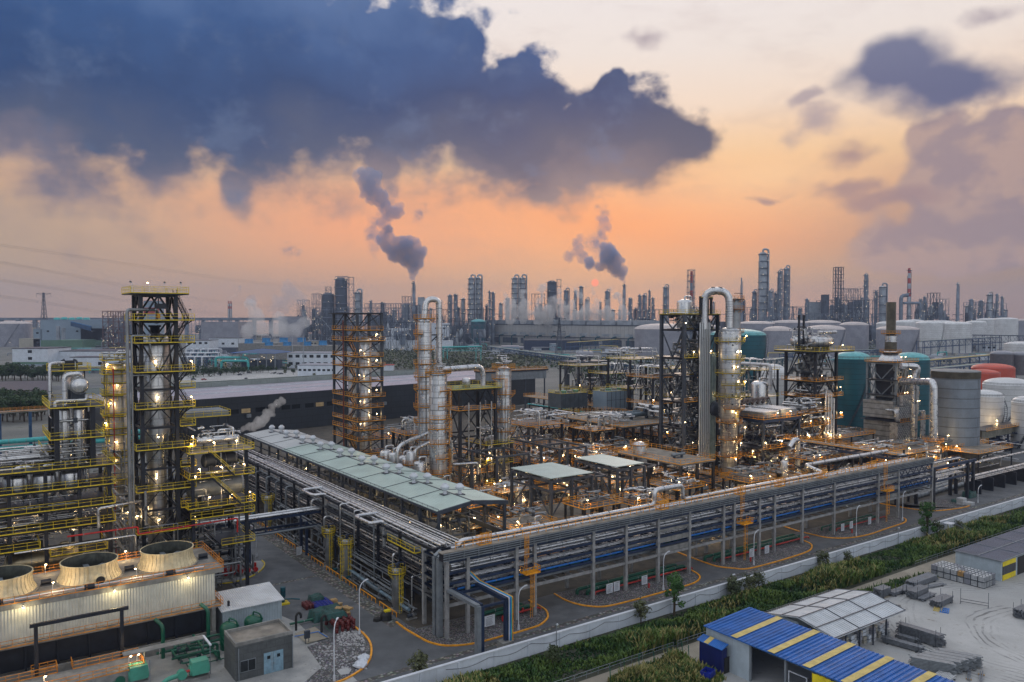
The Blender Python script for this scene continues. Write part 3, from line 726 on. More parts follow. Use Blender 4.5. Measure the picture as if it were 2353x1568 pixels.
# notice boards
def board(p,w_,h_,label,top=1.9,m_=polew):
    t=T('notice_board',label,'notice board',p,AL,'white notice boards on the gravel')
    for s_ in(-1,1):MB().cyl((s_*w_/2,0,0),(s_*w_/2,0,top+.1),.045,6).build('post',lgrey,t)
    MB().box(-w_/2+.02,-.07,top-h_,w_/2-.02,-.02,top).build('panel',m_,t);b=MB();rr=random.Random(int(w_*100))
    z=top-.25
    b.box(-w_*.3,-.09,z-.05,w_*.3,-.072,z+.06);z-=.3
    while z>top-h_+.15:b.box(-w_*.38,-.09,z,w_*rr.uniform(.15,.38),-.072,z+.05);z-=.16
    b.build('printed_lines',lgrey,t)
for k,(pk,w_,h_)in enumerate([(('z3',85,950),2.2,1.9),(('z3',1142,660),1.7,1.9),(('z3',1205,640),1.6,1.9),(('z3',1450,585),1.6,1.8),(('z4',243,400),1.5,1.9),(('z4',362,375),1.6,1.8),(('z4',948,200),1.4,1.8),(('z4',1015,180),1.4,1.8),(('z4',1157,145),1.4,1.9),(('z1',1990,500),2.0,1.8),(('z1',2118,480),2.0,1.8),(('z2',522,320),1.3,1.9)]):
    p=Gz(*pk);p.z=0
    board(p,w_,h_,'white notice board '+['behind the blue grey gantry on the corner gravel','left one of the pair in front of the red main','right one of the pair, blue headed, in front of the red main','alone beside the second street lamp','beside the street lamp of the third gravel bed','right of the street lamp on the third gravel bed','left one of the pair on the fourth gravel bed','right one of the pair on the fourth gravel bed','near the orange ladder of the fourth gravel bed','left one in front of the red pumps','right one in front of the red pumps','under the pipe bridge behind the orange barrier'][k],2.2)
# street lamps
for k,(pk,h_,rz,lab)in enumerate([(('z2',1055,1008),9.0,AL+.4,'tall white street lamp at the kerb by the stacked drums'),(('z2',832,1420),8.8,AL+.9,'white street lamp in the rubble bed at the bottom edge'),(('z3',340,970),7.4,AL+.2,'white street lamp beside the first orange ladder'),(('z3',1618,618),7.4,AL+.2,'white street lamp on the second gravel bed'),(('z4',262,452),7.4,AL+.2,'white street lamp at the tip of the third gravel bed'),(('z4',1055,230),7.4,AL+.2,'white street lamp at the tip of the fourth gravel bed'),(('z4',1413,108),7.6,AL+.2,'white street lamp near the road bend and last concrete leg'),(('r8',1943,865),5,AL,'short white lamp by the pipe piles past the rack'),(('z2',145,325),7,AL+2,'slim street lamp under the pipe bridge on the left road')]):
    p=Gz(*pk);p.z=0;street_lamp(p,h_,rz,lab)
# hydrants
for k,pk in enumerate([('z3',378,820),('z3',1490,600),('z4',237,425),('z4',1022,205),('z3',200,895)]):
    p=Gz(*pk);p.z=0;t=T('fire_hydrant','small red hydrant '+['by the foot of the first orange ladder','right of the lone notice board','below the notice board by the third lamp','between the boards of the fourth bed','behind the blue grey gantry'][k],'hydrant',p,AL,'red hydrants on the gravel')
    b=MB();b.cyl((0,0,0),(0,0,.8),.16,8);b.cyl((-.3,0,.55),(.3,0,.55),.1,6);b.lathe((0,0,.8),dome(.2,.2),8);b.build('body',red,t)
# gantry with grey ducts in front of the corner
gt=T('pipe_gantry','blue grey steel gantry carrying ducts from the rack corner over the road to the wall','gantry',W(*UZ('z2',2145,1205)),AL)
def lg(k,x,y,z):return local(gt,Gz(k,x,y,z))
pA=lg('z2',2135,1200,0);pB=lg('z3',230,1140,0);za=8.2
for q in(pA,pB):MB().box(q.x-.35,q.y-.3,0,q.x+.3,q.y+.3,za).build('column',navy,gt)
cA=local(gt,W(U0+2.5,V0-.2));
b=MB();b.beam((pA.x,pA.y,za),(pA.x,cA.y,za),.4,.7);b.beam((pB.x,pB.y,za),(pB.x,cA.y,za),.4,.7);b.beam((pA.x,pA.y,za-.2),(pB.x,pB.y,za-.2),.3,.4);b.beam((pA.x,pA.y+8,za-.3),(pB.x,pB.y+8,za-.3),.3,.4);b.build('beam',navy,gt)
b=MB();b.box(pA.x-1.15,pA.y-.45,.05,pA.x-.4,pA.y+.45,za+.1);b.beam((pA.x-.78,pA.y-.1,za+.1),(pA.x-.78,cA.y,za+.1),.8,.5);b.build('duct',lgrey,gt)
MB().box(pB.x-1.3,pB.y-1.0,0,pB.x+.9,pB.y+.8,1.5).build('plinth',concrete,gt)
for k,(m_,o_)in enumerate([(bluep,.5),(tealpipe,.75),(orange,1.0),(polew,.28)]):
    b=MB();b.tube([(pB.x+o_,pB.y-.5,1.2),(pB.x+o_,pB.y-.5,za+.5),(pB.x+o_,cA.y,za+.5),(pB.x+o_-2,cA.y,za+.5+2)],.09,6);b.build('line',m_,gt)
# corner risers of square duct
for k,(px,lab)in enumerate([(('z2',1727,1010),'square grey riser duct at the rack corner, left one of two'),(('z2',1762,1030),'square grey riser duct at the rack corner, right one of two')]):
    p=Gz(*px);p.z=0;t=T('riser_duct',lab,'duct',p,AL);b=MB();b.box(-.45,-.4,0,.45,.4,13.6);b.beam((0,0,13.5),(1.2,0,14.3),.9,.8);
    for z in range(1,13):b.box(-.5,-.45,z,.5,.45,z+.08)
    b.build('duct',lgrey,t)

# ---------------------------------------------------------------- left pipe rack (runs away from the corner)
RU,RV,RL=69.2,122.0,150.0
lr=T('pipe_rack','dark steel pipe rack running back from the corner below the long green roof','pipe rack',W(RU,RV))
for k in range(16):
    y=k*9.6+(4 if k else 0)
    for x in(0,6.6):MB().box(x-.26,y-.22,0,x+.26,y+.22,14.2).build('column',black,lr)
for z in(4.6,7.0,9.4,11.8,13.9):
    b=MB()
    for x in(0,6.6):b.box(x-.16,0,z-.4,x+.16,RL,z)
    b.build('long_beam',black,lr)
    b=MB()
    for k in range(48):b.box(.2,k*3.1,z-.35,6.4,k*3.1+.2,z-.03)
    b.build('cross_beam',black,lr)
deck(lr,-1.0,6,.3,17,12.0,black,yellow,sides='lf')
rr=random.Random(5)
LNAME=['fourth','third','second','first','top']
for i,z in enumerate((4.6,7.0,9.4,11.8,13.9)):
    for j in range(7 if i==4 else 6):
        x=RU+.5+j*.98+rr.uniform(-.15,.15);r=rr.choice((.12,.17,.22,.28))if i<4 else(.17,.3,.34,.2,.14,.22,.16)[j]
        m_=rr.choice((silverd,silver,lgrey,silver))if i<4 else silver
        v1=RV+rr.uniform(100,148)
        run('%s pipe, %s from the road on the %s tier of the dark rack'%('thick silver' if r>.25 else 'thin silver',['first','second','third','fourth','fifth','sixth','last'][j],['lowest','second','third','fourth','top'][i]),m_,r,[(x,RV+.5,z+r),(x,v1,z+r)],'pipes on the dark steel rack',7)
for k in range(16):
    v=RV+7+k*8.3+rr.uniform(-1,1);r=rr.choice((.14,.2,.26));zt=rr.choice((7.3,9.7,12.1,14.3))
    run('vertical silver drop pipe on the road face of the dark rack, %s from the corner'%['first','second','third','fourth','fifth','sixth','seventh','eighth','ninth','tenth','eleventh','twelfth','thirteenth','fourteenth','fifteenth','sixteenth'][k],rr.choice((silver,silverd,lgrey,silver)),r,
        [(RU+1,v,zt),(RU-.7-r,v,zt),(RU-.7-r,v,rr.choice((.8,1.5,2.4))),(RU-.7-r,v+rr.uniform(2,5),1.0)],'drop pipes on the dark rack',7)
for v in(180,150):
    run('U shaped silver expansion loop sticking out of the dark rack '+('far' if v==180 else 'near'),silver,.38,[(RU+2,v,14.5),(RU-2.8,v,14.5),(RU-2.8,v-7,14.5),(RU+.2,v-7,14.5),(RU+.2,v-7,9)],n=10)
pp=local(lr,(0,0,0))
# equipment strip between barrier and rack
def caged_tank(label,v,u=67.0,h=6.2,r=1.0,plat=True,lad=1):
    t=T('caged_tank',label,'tank',W(u,v),AL,'small silver tanks in yellow ladder cages');MB().lathe((0,0,0),[(r*.8,0),(r*.8,.9),(r,1.3),(r,h)]+[(a,h+c)for a,c in dome(r,.5)][1:],16).build('shell',silverd,t)
    MB().lathe((0,0,0),[(1.3,0),(1.3,.35),(0.01,.35)],12,smooth=False).build('foundation',concrete,t)
    if plat:ring_platform(t,0,0,h-.3,r,.7,0,360,yellow)
    for k in range(lad):cage_ladder(t,-.2-k*1.7,-r-.75,.1,h+.9,-pi/2,yellow)
    b=MB();b.tube([(0,0,h+.3),(0,0,h+1.4),(1.6,0,h+1.4),(1.6,0,2)],.16,7);b.tube([(.4,.2,h+.2),(.4,.2,h+.9),(.4,2.2,h+.9)],.12,6);b.build('pipe',navy,t)
caged_tank('caged silver tank with the tallest yellow ladder nearest the rack corner',*[UZ('z2',1395,800)[1]],u=67.3,h=7.6,r=1.0)
caged_tank('white capped tank in an orange ring platform along the dark rack',UZ('z2',765,420)[1],u=66.9,h=8.0,r=.8)
caged_tank('broad tank with twin yellow ladders midway along the dark rack',UZ('z2',915,510)[1],u=67.4,h=7.6,r=1.1,lad=2)
caged_tank('shadowed tank at the far end of the dark rack by the yellow decks',205,u=66.5,h=8)
for k in range(15):
    v=RV+6+k*6.6;
    t=pump(W(67.3+rr.uniform(-.7,.9),v),AL+rr.choice((0,pi/2)),'low pump between orange barrier and dark rack, '+['first','second','third','fourth','fifth','sixth','seventh','eighth','ninth','tenth','eleventh','twelfth','thirteenth','fourteenth','fifteenth'][k]+' from the corner',rr.choice((grey,teal,navy)),'pumps along the dark rack',.9)
run('thick pale blue pipe lying low beside the pumps',mat('pale_blue_pipe',(.20,.30,.38),.5),.33,[(67.6,129,1.4),(67.6,142,1.4),(67.6,158,2.0)],n=10)
pipework('tangle of thin dark pipes low along the road face of the dark rack, near half',66.6,126,69,160,.4,6,34,41,lgrey,(.06,.15))
pipework('tangle of thin dark pipes low along the road face of the dark rack, far half',66.6,160,69,215,.4,7,34,42,lgrey,(.06,.17))
# orange crash barriers at the strip's edge
for k in range(11):
    va=130.2+k*8.8;t=T('crash_barrier',['first','second','third','fourth','fifth','sixth','seventh','eighth','ninth','tenth','eleventh'][k]+' length of low orange barrier from the road corner along the paved edge','barrier',W(65.7,va),AL+pi/2,'low orange barriers along the road')
    MB().beam((0,0,.85),(7.2,0,.85),.12,.18).build('rail',orange,t)
    for x in(0.1,1.8,3.6,5.4,7.1):MB().beam((x,0,0),(x,0,.8),.12).build('post',orange,t)
p=Gz('z2',1290,880);t=T('covered_machine','small machine under a black cover with a yellow bag on it','machine',(p.x,p.y,0));b=MB();b.lathe((0,0,0),[(1.1,0),(1.05,1.0),(.8,1.4),(.1,1.5)],7,smooth=False);b.lathe((-1.6,.5,0),[(.8,0),(.7,.5),(.1,.7)],6,smooth=False);b.build('cover',rubber,t);MB().cbox(.2,0,1.42,1.1,.7,.35).build('bag',yel2,t)

# ---------------------------------------------------------------- compressor gallery with the long pale green roof
GU,GV,GW,GL=76.8,134.8,16.8,126.0
ga=T('compressor_shed','long open sided shed under a low pitched pale green roof with round ventilators','shed',W(GU,GV))
EZ,RZ=17.0,18.0
def roofpart(y0,y1,m_):
    b=MB();
    for s_ in(0,1):
        x0,x1=(0,GW/2)if s_==0 else(GW/2,GW);z0,z1=(EZ,RZ)if s_==0 else(RZ,EZ)
        vs=[(x0,y0,z0),(x1,y0,z1),(x1,y1,z1),(x0,y1,z0)];vs2=[(a,c,d-.18)for a,c,d in vs]
        b.add(vs+vs2,[(0,1,2,3),(7,6,5,4),(0,4,5,1),(1,5,6,2),(2,6,7,3),(3,7,4,0)])
    b.build('roof',m_,ga)
roofpart(0,90,groof);roofpart(90.0,GL,mat('pale_grey_roof',(.46,.49,.50),.5,.1,.1,.12,corr=('X',.55,.015)))
b=MB();b.box(GW/2-.18,0,RZ-.02,GW/2+.18,GL,RZ+.06);b.box(-.12,-.1,EZ-.45,.06,GL,EZ+.03);b.box(GW-.06,-.1,EZ-.45,GW+.12,GL,EZ+.03)
b.beam((0,-.12,EZ-.3),(GW/2,-.12,RZ-.3),.2,.7);b.beam((GW/2,-.12,RZ-.3),(GW,-.12,EZ-.3),.2,.7);b.build('ridge_and_gutters',grey,ga)
gr_=MB()
for y in[k*12.6 for k in range(11)]:gr_.beam((.3,y,EZ+.1),(GW/2,y,RZ+.12),.06,.1);gr_.beam((GW/2,y,RZ+.12),(GW-.3,y,EZ+.1),.06,.1)
gr_.rail([(.4,0,EZ+.05),(.4,GL,EZ+.05)],.35,2.2,.05,kick=False);gr_.build('roof_guard',grey,ga)
for k in range(17):
    y=min(GL-.3,max(.3,k*7.87))
    for x in(.6,GW-.6):MB().box(x-.28,y-.25,0,x+.28,y+.25,EZ-.2).build('column',grey,ga)
b=MB()
for x in(.75,GW-.75):b.box(x-.2,0,9.9,x+.2,GL,10.9);b.box(x-.12,0,14.4,x+.12,GL,14.7);b.box(x-.12,0,12.4,x+.12,GL,12.6)
for k in range(17):y=min(GL-.3,k*7.87+.3);b.beam((.6,y,EZ-.5),(GW/2,y,RZ-.5),.2,.5);b.beam((GW/2,y,RZ-.5),(GW-.6,y,EZ-.5),.2,.5)
for k in(0,5,11):y=k*7.87+.3;b.beam((.6,y,7),(.6,y+7.87,14.4),.22);b.beam((.6,y+7.87,7),(.6,y,14.4),.22)
b.build('crane_beam',grey,ga)
MB().box(.2,.2,5.7,GW-.2,GL-.2,6.0).build('floor_slab',concrete,ga)
rl=MB();rl.rail([(-.1,0,6),(-.1,GL,6)],1.1,2.6);rl.rail([(GW+.1,0,6),(GW+.1,GL,6)],1.1,2.6);rl.build('railing',lgrey,ga)
rl=MB();rl.rail([(-.1,-1,12),(-.1,-1,12.01)])if False else None
for k in range(9):
    v=8.2+k*13.8
    for s_ in(-1,1):
        if v+s_>GL-2:continue
        t=T('roof_ventilator','squat white ventilator, %s pair from the gable, %s side of the green roof ridge'%(['first','second','third','fourth','fifth','sixth','seventh','eighth','ninth'][k],'near' if s_<0 else 'far'),'ventilator',W(GU+GW/2+s_*1.25,GV+v-s_*.9,RZ-.15),AL,'round ventilators along the shed ridge');t.scale=(1.02,1.02,1.15)
        MB().cbox(0,0,-.02,1.7,1.7,.12).build('flashing',grey,t);MB().cyl((0,0,.1),(0,0,.75),.42,14,.36).build('neck',polew,t)
        MB().lathe((0,0,.75),[(.4,0),(.88,.3),(.95,.55),(.86,.85),(.52,1.1),(.46,1.25),(.46,1.1),(.05,1.05)],18).build('hood',polew,t);MB().cyl((0,0,1.28),(0,0,1.33),.98,18).build('hood_band',lgrey,t)
for k in range(9):
    y=GV+9+k*13.4;t=T('compressor','green painted compressor on the shed floor, %s from the gable end'%['first','second','third','fourth','fifth','sixth','seventh','eighth','ninth'][k],'compressor',W(GU+3.2,y,6.0),AL,'green compressors in the long shed')
    MB().box(-1.5,-2.4,0,1.5,2.4,.5).build('base',concrete,t);b=MB();b.cyl((0,-2.2,1.7),(0,.4,1.7),1.15,14);b.box(-1.2,.5,.5,1.2,2.5,2.4);b.build('housing',lgreen,t);MB().tube([(0,-1,2.7),(0,-1,3.6),(3,-1,3.6)],.3,8).build('duct',silver,t)
    pipework('warm lit pipes and valves inside the shed behind compressor %s'%['one','two','three','four','five','six','seven','eight','nine'][k],GU+6,y-5,GU+15,y+5,6,13,9,60+k,silverd,(.1,.3))
    if k%2==0:plant_lamp(W(GU+9,y+5,8.5),'lamp glowing inside the long green roofed shed',420)
t=T('yellow_crate_cage','yellow railed landing with pale green tank at the shed gable','platform',W(GU-4.5,GV+1.5));deck(t,0,0,4,8,9.6,black,yellow);MB().box(.8,1,9.6,3.2,6,10.9).build('tank',lgreen,t)
for x in(.2,3.8):
    for y in(.2,7.8):MB().box(x-.15,y-.15,0,x+.15,y+.15,9.4).build('column',black,t)

# ---------------------------------------------------------------- pipe bridge over the left road
pb=T('pipe_bridge','steel pipe bridge crossing the left road towards the yellow railed units','pipe bridge',W(42,175))
for x in(10.5,23.5):
    for y in(0,3.4):MB().box(x-.3,y-.25,0,x+.3,y+.25,8.2).build('column',navy,pb);
    MB().cbox(x,1.7,0,1.4,5,.5).build('footing',concrete,pb)
for z in(7.4,10.4):MB().box(-2,-.15,z-.55,27,.15,z).build('long_beam',navy,pb);MB().box(-2,3.25,z-.55,27,3.55,z).build('long_beam',navy,pb)
b=MB()
for k in range(14):b.box(-2+k*2.1,.1,9.95,-1.8+k*2.1,3.3,10.2)
for k in range(4):b.box(-2+k*8,-.14,7.4,-1.7+k*8,.16,10.0)
b.build('cross_beam',navy,pb)
for j,(y,r)in enumerate([(.2,.2),(.7,.2),(1.15,.14),(1.6,.22),(2.2,.26),(2.8,.2),(3.2,.14)]):
    run('silver pipe laid over the road on the pipe bridge, %s from the cooling tower side'%['first','second','third','fourth','fifth','sixth','seventh'][j],silver if j!=3 else silverd,r,[(41-j*.5,175+y,8-j*.4),(41-j*.5,175+y,10.5+r),(69.5,175+y,10.5+r)],'pipes on the bridge',8)
run('blue grey pipe hung under the pipe bridge',lgrey,.25,[(38,174.6,9),(40,174.6,7.0),(69,174.6,7.0)],n=8)
run('red fire pipe running past the feet of the tall yellow railed tower',red,.16,[(16,159.5,16.2),(27.5,159.5,16.2),(27.5,159.5,14.8),(46,161,14.8),(46,161,12)],n=7)
run('silver pipe running beside the red fire pipe on the left',silver,.2,[(8,159.2,14.6),(27,159.2,14.8),(27,159.2,1)],n=8)
run('upper silver pipe stepping down to the twin risers by the tall tower',silver,.27,[(21,159.6,17),(21,159.6,20.5),(28,159.4,20.9),(28,159.4,21)],n=8)
for k in range(5):
    t=T('red_pump','%s red pump skid from the left behind the white notice boards'%['first','second','third','fourth','fifth'][k],'pump',W(46.2+k*1.5,171-.2*k),AL,'red fire pumps under the bridge');MB().box(-.5,-.9,0,.5,.9,.4).build('base',concrete,t);b=MB();b.cyl((0,-.8,1.1),(0,.6,1.1),.5,10);b.cbox(0,.3,1.4,.7,.6,.9);b.build('body',red,t)
pipework('dark pipe cluster under the bridge end behind the red pumps',42,172.5,54,182,0,9,30,77,grey,(.08,.25))

# ---------------------------------------------------------------- tall framed tower with yellow decks (left)
p0=P(326,900,152);lu,lv=uv((p0.x,p0.y));LW,LD=6.3,7.0
lt=T('framed_tower','tallest black framed tower with yellow railings holding a silver column, left','tower',W(lu,lv))
lv_z=[2.0,5.5,13.8,21.8,29.8,37.6,44.6,50.2,54.5,59.6]
for x in(0,LW):
    for y in(0,LD):MB().box(x-.34,y-.34,0,x+.34,y+.34,59.3).build('column',black,lt)
floor_beams(lt,(0,LW),(0,LD),[9.8,13.6,17.8,21.6,25.8,29.6,33.8,37.4,41.2,44.4,50.0,54.3,59.4],.34,black)
braces(lt,(0,LW),(0,LD),[2,9.8,13.6,17.8,21.6,25.8,29.6,33.8,37.4,41.2,44.4],.2,black,'va')
braces(lt,(0,LW),(0,LD),[44.4,50,54.3],.3,black,'v');braces(lt,(0,LW),(0,LD),[54.3,59.2],.34,black,'a')
for z,ex in[(13.8,2),(21.8,2),(29.8,2),(37.6,2),(44.6,2),(50.2,2),(54.5,2)]:
    deck(lt,-1.5,-2.0,LW+3.0,LD+1.2,z,black,yellow,hole=(1.0,1.0,LW-1,LD-.8))
    MB().beam((LW,0,z-2.2),(LW+2.8,-.8,z-.2),.22).build('bracket',black,lt);MB().beam((0,0,z-1.6),(0,-1.9,z-.2),.2).build('bracket',black,lt)
deck(lt,-2.0,-1.2,LW+2.2,LD+1,59.7,black,yellow,th=.35)
for z in(17.8,25.8,33.8,41.2,9.6):deck(lt,LW+.3,-1.2,LW+3.2,1.6,z,black,yellow,sides='frb')
zz=3.0
for k,(za_,zb_)in enumerate([(5.6,9.6),(9.6,13.8),(13.8,17.8),(17.8,21.8),(21.8,25.8),(25.8,29.8),(29.8,33.8),(33.8,37.6),(37.6,41.2),(41.2,44.6),(44.6,50.2),(50.2,54.5),(54.5,59.6)]):
    x0,x1=(LW+1.0,LW+2.4)if k%2 else(LW+2.4,LW+1.0);stair(lt,(x0,1.6+(k%2)*4,za_),(x1,1.6+(1-k%2)*4,zb_),.8,black,black)
t=T('distillation_column','silver column stained and narrowing downwards inside the tall left tower','column',W(lu+LW/2-.05,lv+LD/2-.2));tower_shell(t,0,0,0,53.0,2.55,shell,segs=[(0,1.75),(27,1.8),(31,2.3),(33,2.5),(50.6,2.55)],n=30)
b=MB();b.lathe((0,0,51.5),[(.9,0),(.9,1.5),(1.2,1.6),(1.2,1.9),(.01,1.9)],14);b.build('top_manway',black,t)
for k,(o_,top,r)in enumerate([(-2.7,56.4,.3),(-2.0,51.5,.2),(-2.4,44,.13)]):
    o=run(['fattest silver overhead pipe running the full height left of the tall tower','slimmer silver riser right beside the fat one on the tall tower','thin riser close to the tall tower legs'][k],silverd,r,[(lu+o_,lv-1.8,1.0),(lu+o_,lv-1.8,top),(lu+(LW/2 if k==0 else 1.0),lv-1.6 if k else lv+1,top),(lu+(LW/2 if k==0 else 1.4),lv-1.6 if k else lv+2,top-2.6)],n=12 if k==0 else 8)
b=T('top_hoist','black hoist hanging below the top deck of the tall tower','hoist',W(lu+LW/2,lv,59.2));MB().box(-.6,-.9,-2.6,1.2,.6,-1.6).build('trolley',black,b);MB().beam((0,0,-.2),(0,0,-2),.2).build('hanger',black,b);x=MB();x.cyl((0,0,-3.6),(0,0,-4.4),.35,8);x.build('hook_block',rust,b)
for x_,y_ in((-1.6,-1),(1.4,-1),(4.0,-1),(7.2,-1)):plant_lamp(W(lu+x_,lv+y_,59.7),'lamp on a tall pole on the top deck of the tallest yellow railed tower',0,x_==1.4)
for z in(13.8,21.8,29.8,37.6,44.6,54.5):plant_lamp(W(lu+LW+2.6,lv-1.6,z),'lamp at the right corner of a yellow deck on the tall tower',90 if z<50 else 0,z<46);plant_lamp(W(lu+2.5,lv-.3,z+.2),'lamp close to the silver column inside the tall tower',160 if z in(21.8,37.6,44.6,13.8)else 0,z<50)

# ---------------------------------------------------------------- left process block (unit A)
ua=T('process_block','stack of dark decks with yellow railings at the left edge, open to the road','process unit',W(2,162))
AX=22.0
for x in(0,5.5,11,16.3,21.2):
    for y in(0,11):MB().box(x-.3,y-.3,0,x+.3,y+.3,28.2).build('column',black,ua)
for z in(14.6,17.7,21.0,24.6,28.2):deck(ua,-6,-1.2,AX if z!=14.6 else 10,11.5,z,black,yellow,sides='fr')
deck(ua,11.5,-1.2,20.6,6,12.8,black,yellow,sides='flr')
floor_beams(ua,(-6,21.2),(0,11),(14.4,17.5,20.8,24.4,28.0),.4,black)
for z0_ in(14.6,17.7,21,24.6):stair(ua,(AX-.5,1 if int(z0_)%2 else 6,z0_),(AX-.5,6 if int(z0_)%2 else 1,z0_+3.4),.8,black,yellow)
for k,px in enumerate((37,102,163)):
    q=uv(P(px,1125,139+k*3.2));t=vvessel('fat silver dish ended vessel standing in the left block, %s of three from the left'%['first','second','last'][k],q[0],165.2,21.9,27.4,1.95,silver,leg=.5,group='three fat vessels in the left block')
for z0_,sd_,n_ in((0,11,46),(14.6,12,26),(17.7,13,34),(21.2,14,16),(28.3,15,30)):
    pipework('pipes and valves crowding the %s deck of the left block'%{0:'ground',14.6:'lowest',17.7:'second',21.2:'third',28.3:'top'}[z0_],-2,162.3,23,172,z0_,z0_+(2.9 if z0_ else 11),n_,sd_,silver,(.07,.22))
hvessel('huge tarnished horizontal drum at ground level behind the middle fan stack',W(12.5,165,11.2),1.9,10,AL,mat('tarnished_cladding',(.42,.36,.24),.35,.8,.3,.5,.5,(.12,.09,.05)))
hvessel('silver horizontal drum cut by the left picture edge below the decks',W(-3,165,11.2),1.9,8,AL,silver)
# tower on the block (two decks with the big drum on top)
q=uv(P(112,1009,141));tu,tv=q[0],160.8
ut=T('deck_tower','dark tower of two wide yellow railed decks with a silver drum on top, far left','tower',W(tu,tv))
for x in(1.2,6.9):
    for y in(1.2,6.5,12.0):MB().box(x-.4,y-.4,28,x+.4,y+.4,39).build('column',black,ut)
for z in(33.4,39.0):deck(ut,0,0,8.6,13.5,z,black,yellow);
deck(ut,-.8,6,1.2,13,30.6,concf,yellow,sides='fl')
for k,x in enumerate((2.6,5.0)):vvessel('silver column standing between the legs of the far left deck tower, %s'%['left one','right one'][k],*[tu+x,tv+4],26,38.5,1.0,silver,top_pipe=False)
hvessel('big silver drum with a bright ribbed end on the far left top deck',W(tu+5.0,tv+6.5,42.6),1.55,8.5,AL+pi/2,silver,zb=39)
run('thick silver pipe looping over the big drum on the far left deck',silver,.42,[(tu+2.6,tv+2,39.2),(tu+2.6,tv+2,44.6),(tu+5.4,tv+2,44.8),(tu+5.4,tv+2.5,43)],n=12)
run('lower silver pipe lying along the front rail of the far left top deck',silver,.32,[(tu+1,tv+.9,39.1),(tu+1,tv+.9,40),(tu+6,tv+.9,40),(tu+6,tv+.9,41)],n=10)
t=T('small_deck','small yellow railed deck with a dark filter above the big drum','platform',W(tu+4.0,tv+7.5,45));deck(t,-3.4,-1.4,3.4,3.4,.2,black,yellow);MB().box(-.9,0,.2,.9,1.8,1.9).build('filter',black,t);b=MB();b.tube([(-1.3,.5,.2),(-1.3,.5,1.8),(-.7,.5,2.1)],.2,8);b.tube([(1.3,.5,.2),(1.3,.5,1.8),(.7,.5,2.1)],.2,8);b.build('pipe',grey,t);
for x in(-2.8,2.8):MB().box(x-.12,3.0,-6,x+.12,3.3,.1).build('column',black,t)
run('silver pipe rising left of the drum to the small filter deck',silver,.3,[(tu+.6,tv+5,39),(tu+.6,tv+5,46.6),(tu+3,tv+6.5,46.6)],n=8)
pipework('pipes under the lower wide deck of the far left tower',tu+.5,tv+1,tu+8,tv+8,28.5,33,12,31);pipework('pipes on the lower wide deck of the far left tower',tu+.5,tv+2,tu+8,tv+9,33.5,38.5,10,32)
run('row of pipes on the left edge of the block, thickest',silver,.5,[(-6,168,29.3),(tu-1,168,29.6)],n=10)
# unit B: column with yellow ring decks between
q=uv(P(272,1000,178));t=T('ringed_column','rust streaked silver column ringed by yellow decks left of the tall tower','column',W(*q));tower_shell(t,0,0,0,44.0,1.75,mat('streaked_cladding',(.56,.53,.46),.4,.7,.2,.4,.7,(.28,.16,.07),seam=(2.2,1.6,(radians(90),0,0),.03)),top=True,n=24)
for z,a0,a1 in((43.4,0,360),(40.4,120,300),(37.6,100,280),(33,150,290),(30.4,0,360),(25.3,160,340),(22.6,0,360),(17.5,100,280),(13,0,360)):ring_platform(t,0,0,z,1.8,1.5,a0,a1,yellow)
cage_ladder(t,-2.4,-1.6,12,43,-pi/2,yellow)
q2=uv(P(247,1000,175));t=T('service_tower','slim yellow stair frame hugging the rust streaked column','stair tower',W(q2[0],q2[1]))
for x in(0,3.2):
    for y in(0,3):MB().box(x-.14,y-.14,0,x+.14,y+.14,46).build('column',silverd,t)
for z in(45.6,42.5,38,33.5,29,24,19):deck(t,-.9,-.8,4,3.6,z,black,yellow,sides='flr')
pipework('bright pipe tops crowning the rust streaked column',q[0]-3,q[1]-2.5,q[0]+2,q[1]+2,44.5,47.5,14,33,silver,(.08,.25))
for k in range(7):plant_lamp(W(q[0]-2.6+(k%3),q[1]-2.4,17+k*4.3),'lamp shining on the rust streaked ringed column',130)
run('red and white riser on the slim stair frame',red,.12,[(q2[0]+1.2,q2[1]-1,2),(q2[0]+1.2,q2[1]-1,44)],n=6)
# unit C: decks right of the tall tower
uc=T('process_block','yellow railed deck block with crossing stairs right of the tall tower','process unit',W(37.2,162))
for x in(.8,11.2):
    for y in(.8,11.2):MB().box(x-.3,y-.3,0,x+.3,y+.3,28).build('column',black,uc)
for z,x0,x1 in((28.4,0,12.6),(23.4,0,12.6),(17.6,-.3,12.8),(15.6,.2,12.6),(9.6,6,12.6)):deck(uc,x0,0,x1,12.4,z,black if z<28 else concf,yellow,sides='flr' if z>16 else 'fr')
stair(uc,(8.4,-.4,23.4),(3.6,-.4,28.4),.8,black,yellow);stair(uc,(9.6,-.4,17.6),(4.0,-.4,23.4),.8,black,yellow)
deck(uc,2.2,12.6,11.5,21,34.0,concf,yellow);fan=MB()
for k in range(12):fan.box(2.6,13+k*.66,34.0,11.2,13.5+k*.66,34.9)
fan.build('fin_fan',lgrey,uc)
for x in(2.8,11):
    for y in(13,20.5):MB().box(x-.2,y-.2,0,x+.2,y+.2,33.8).build('column',black,uc)
hvessel('silver exchanger shell lying on the top deck right of the tall tower',W(43.5,165.5,30.3),.75,8,AL,silver,zb=28.4)
hvessel('dark blue grey drum on the third deck right of the tall tower',W(43.6,168,20.6),2.2,9.5,AL,lgrey,zb=17.6)
hvessel('dim steel drum behind the upper crossing stair',W(44.5,168,25.7),1.4,6,AL,grey,zb=23.4)
pipework('pipes and valves on the top deck right of the tall tower',38.5,163,49,172,28.6,32.3,14,34);pipework('pipes on the middle decks right of the tall tower',38,163,49,172,15.8,28,24,35);pipework('pipes at ground level right of the tall tower',37,161,50,174,0,15,40,36,silverd);pipework('pipes behind the tall tower at ground level',24,158,37,186,0,16,50,37,silverd)
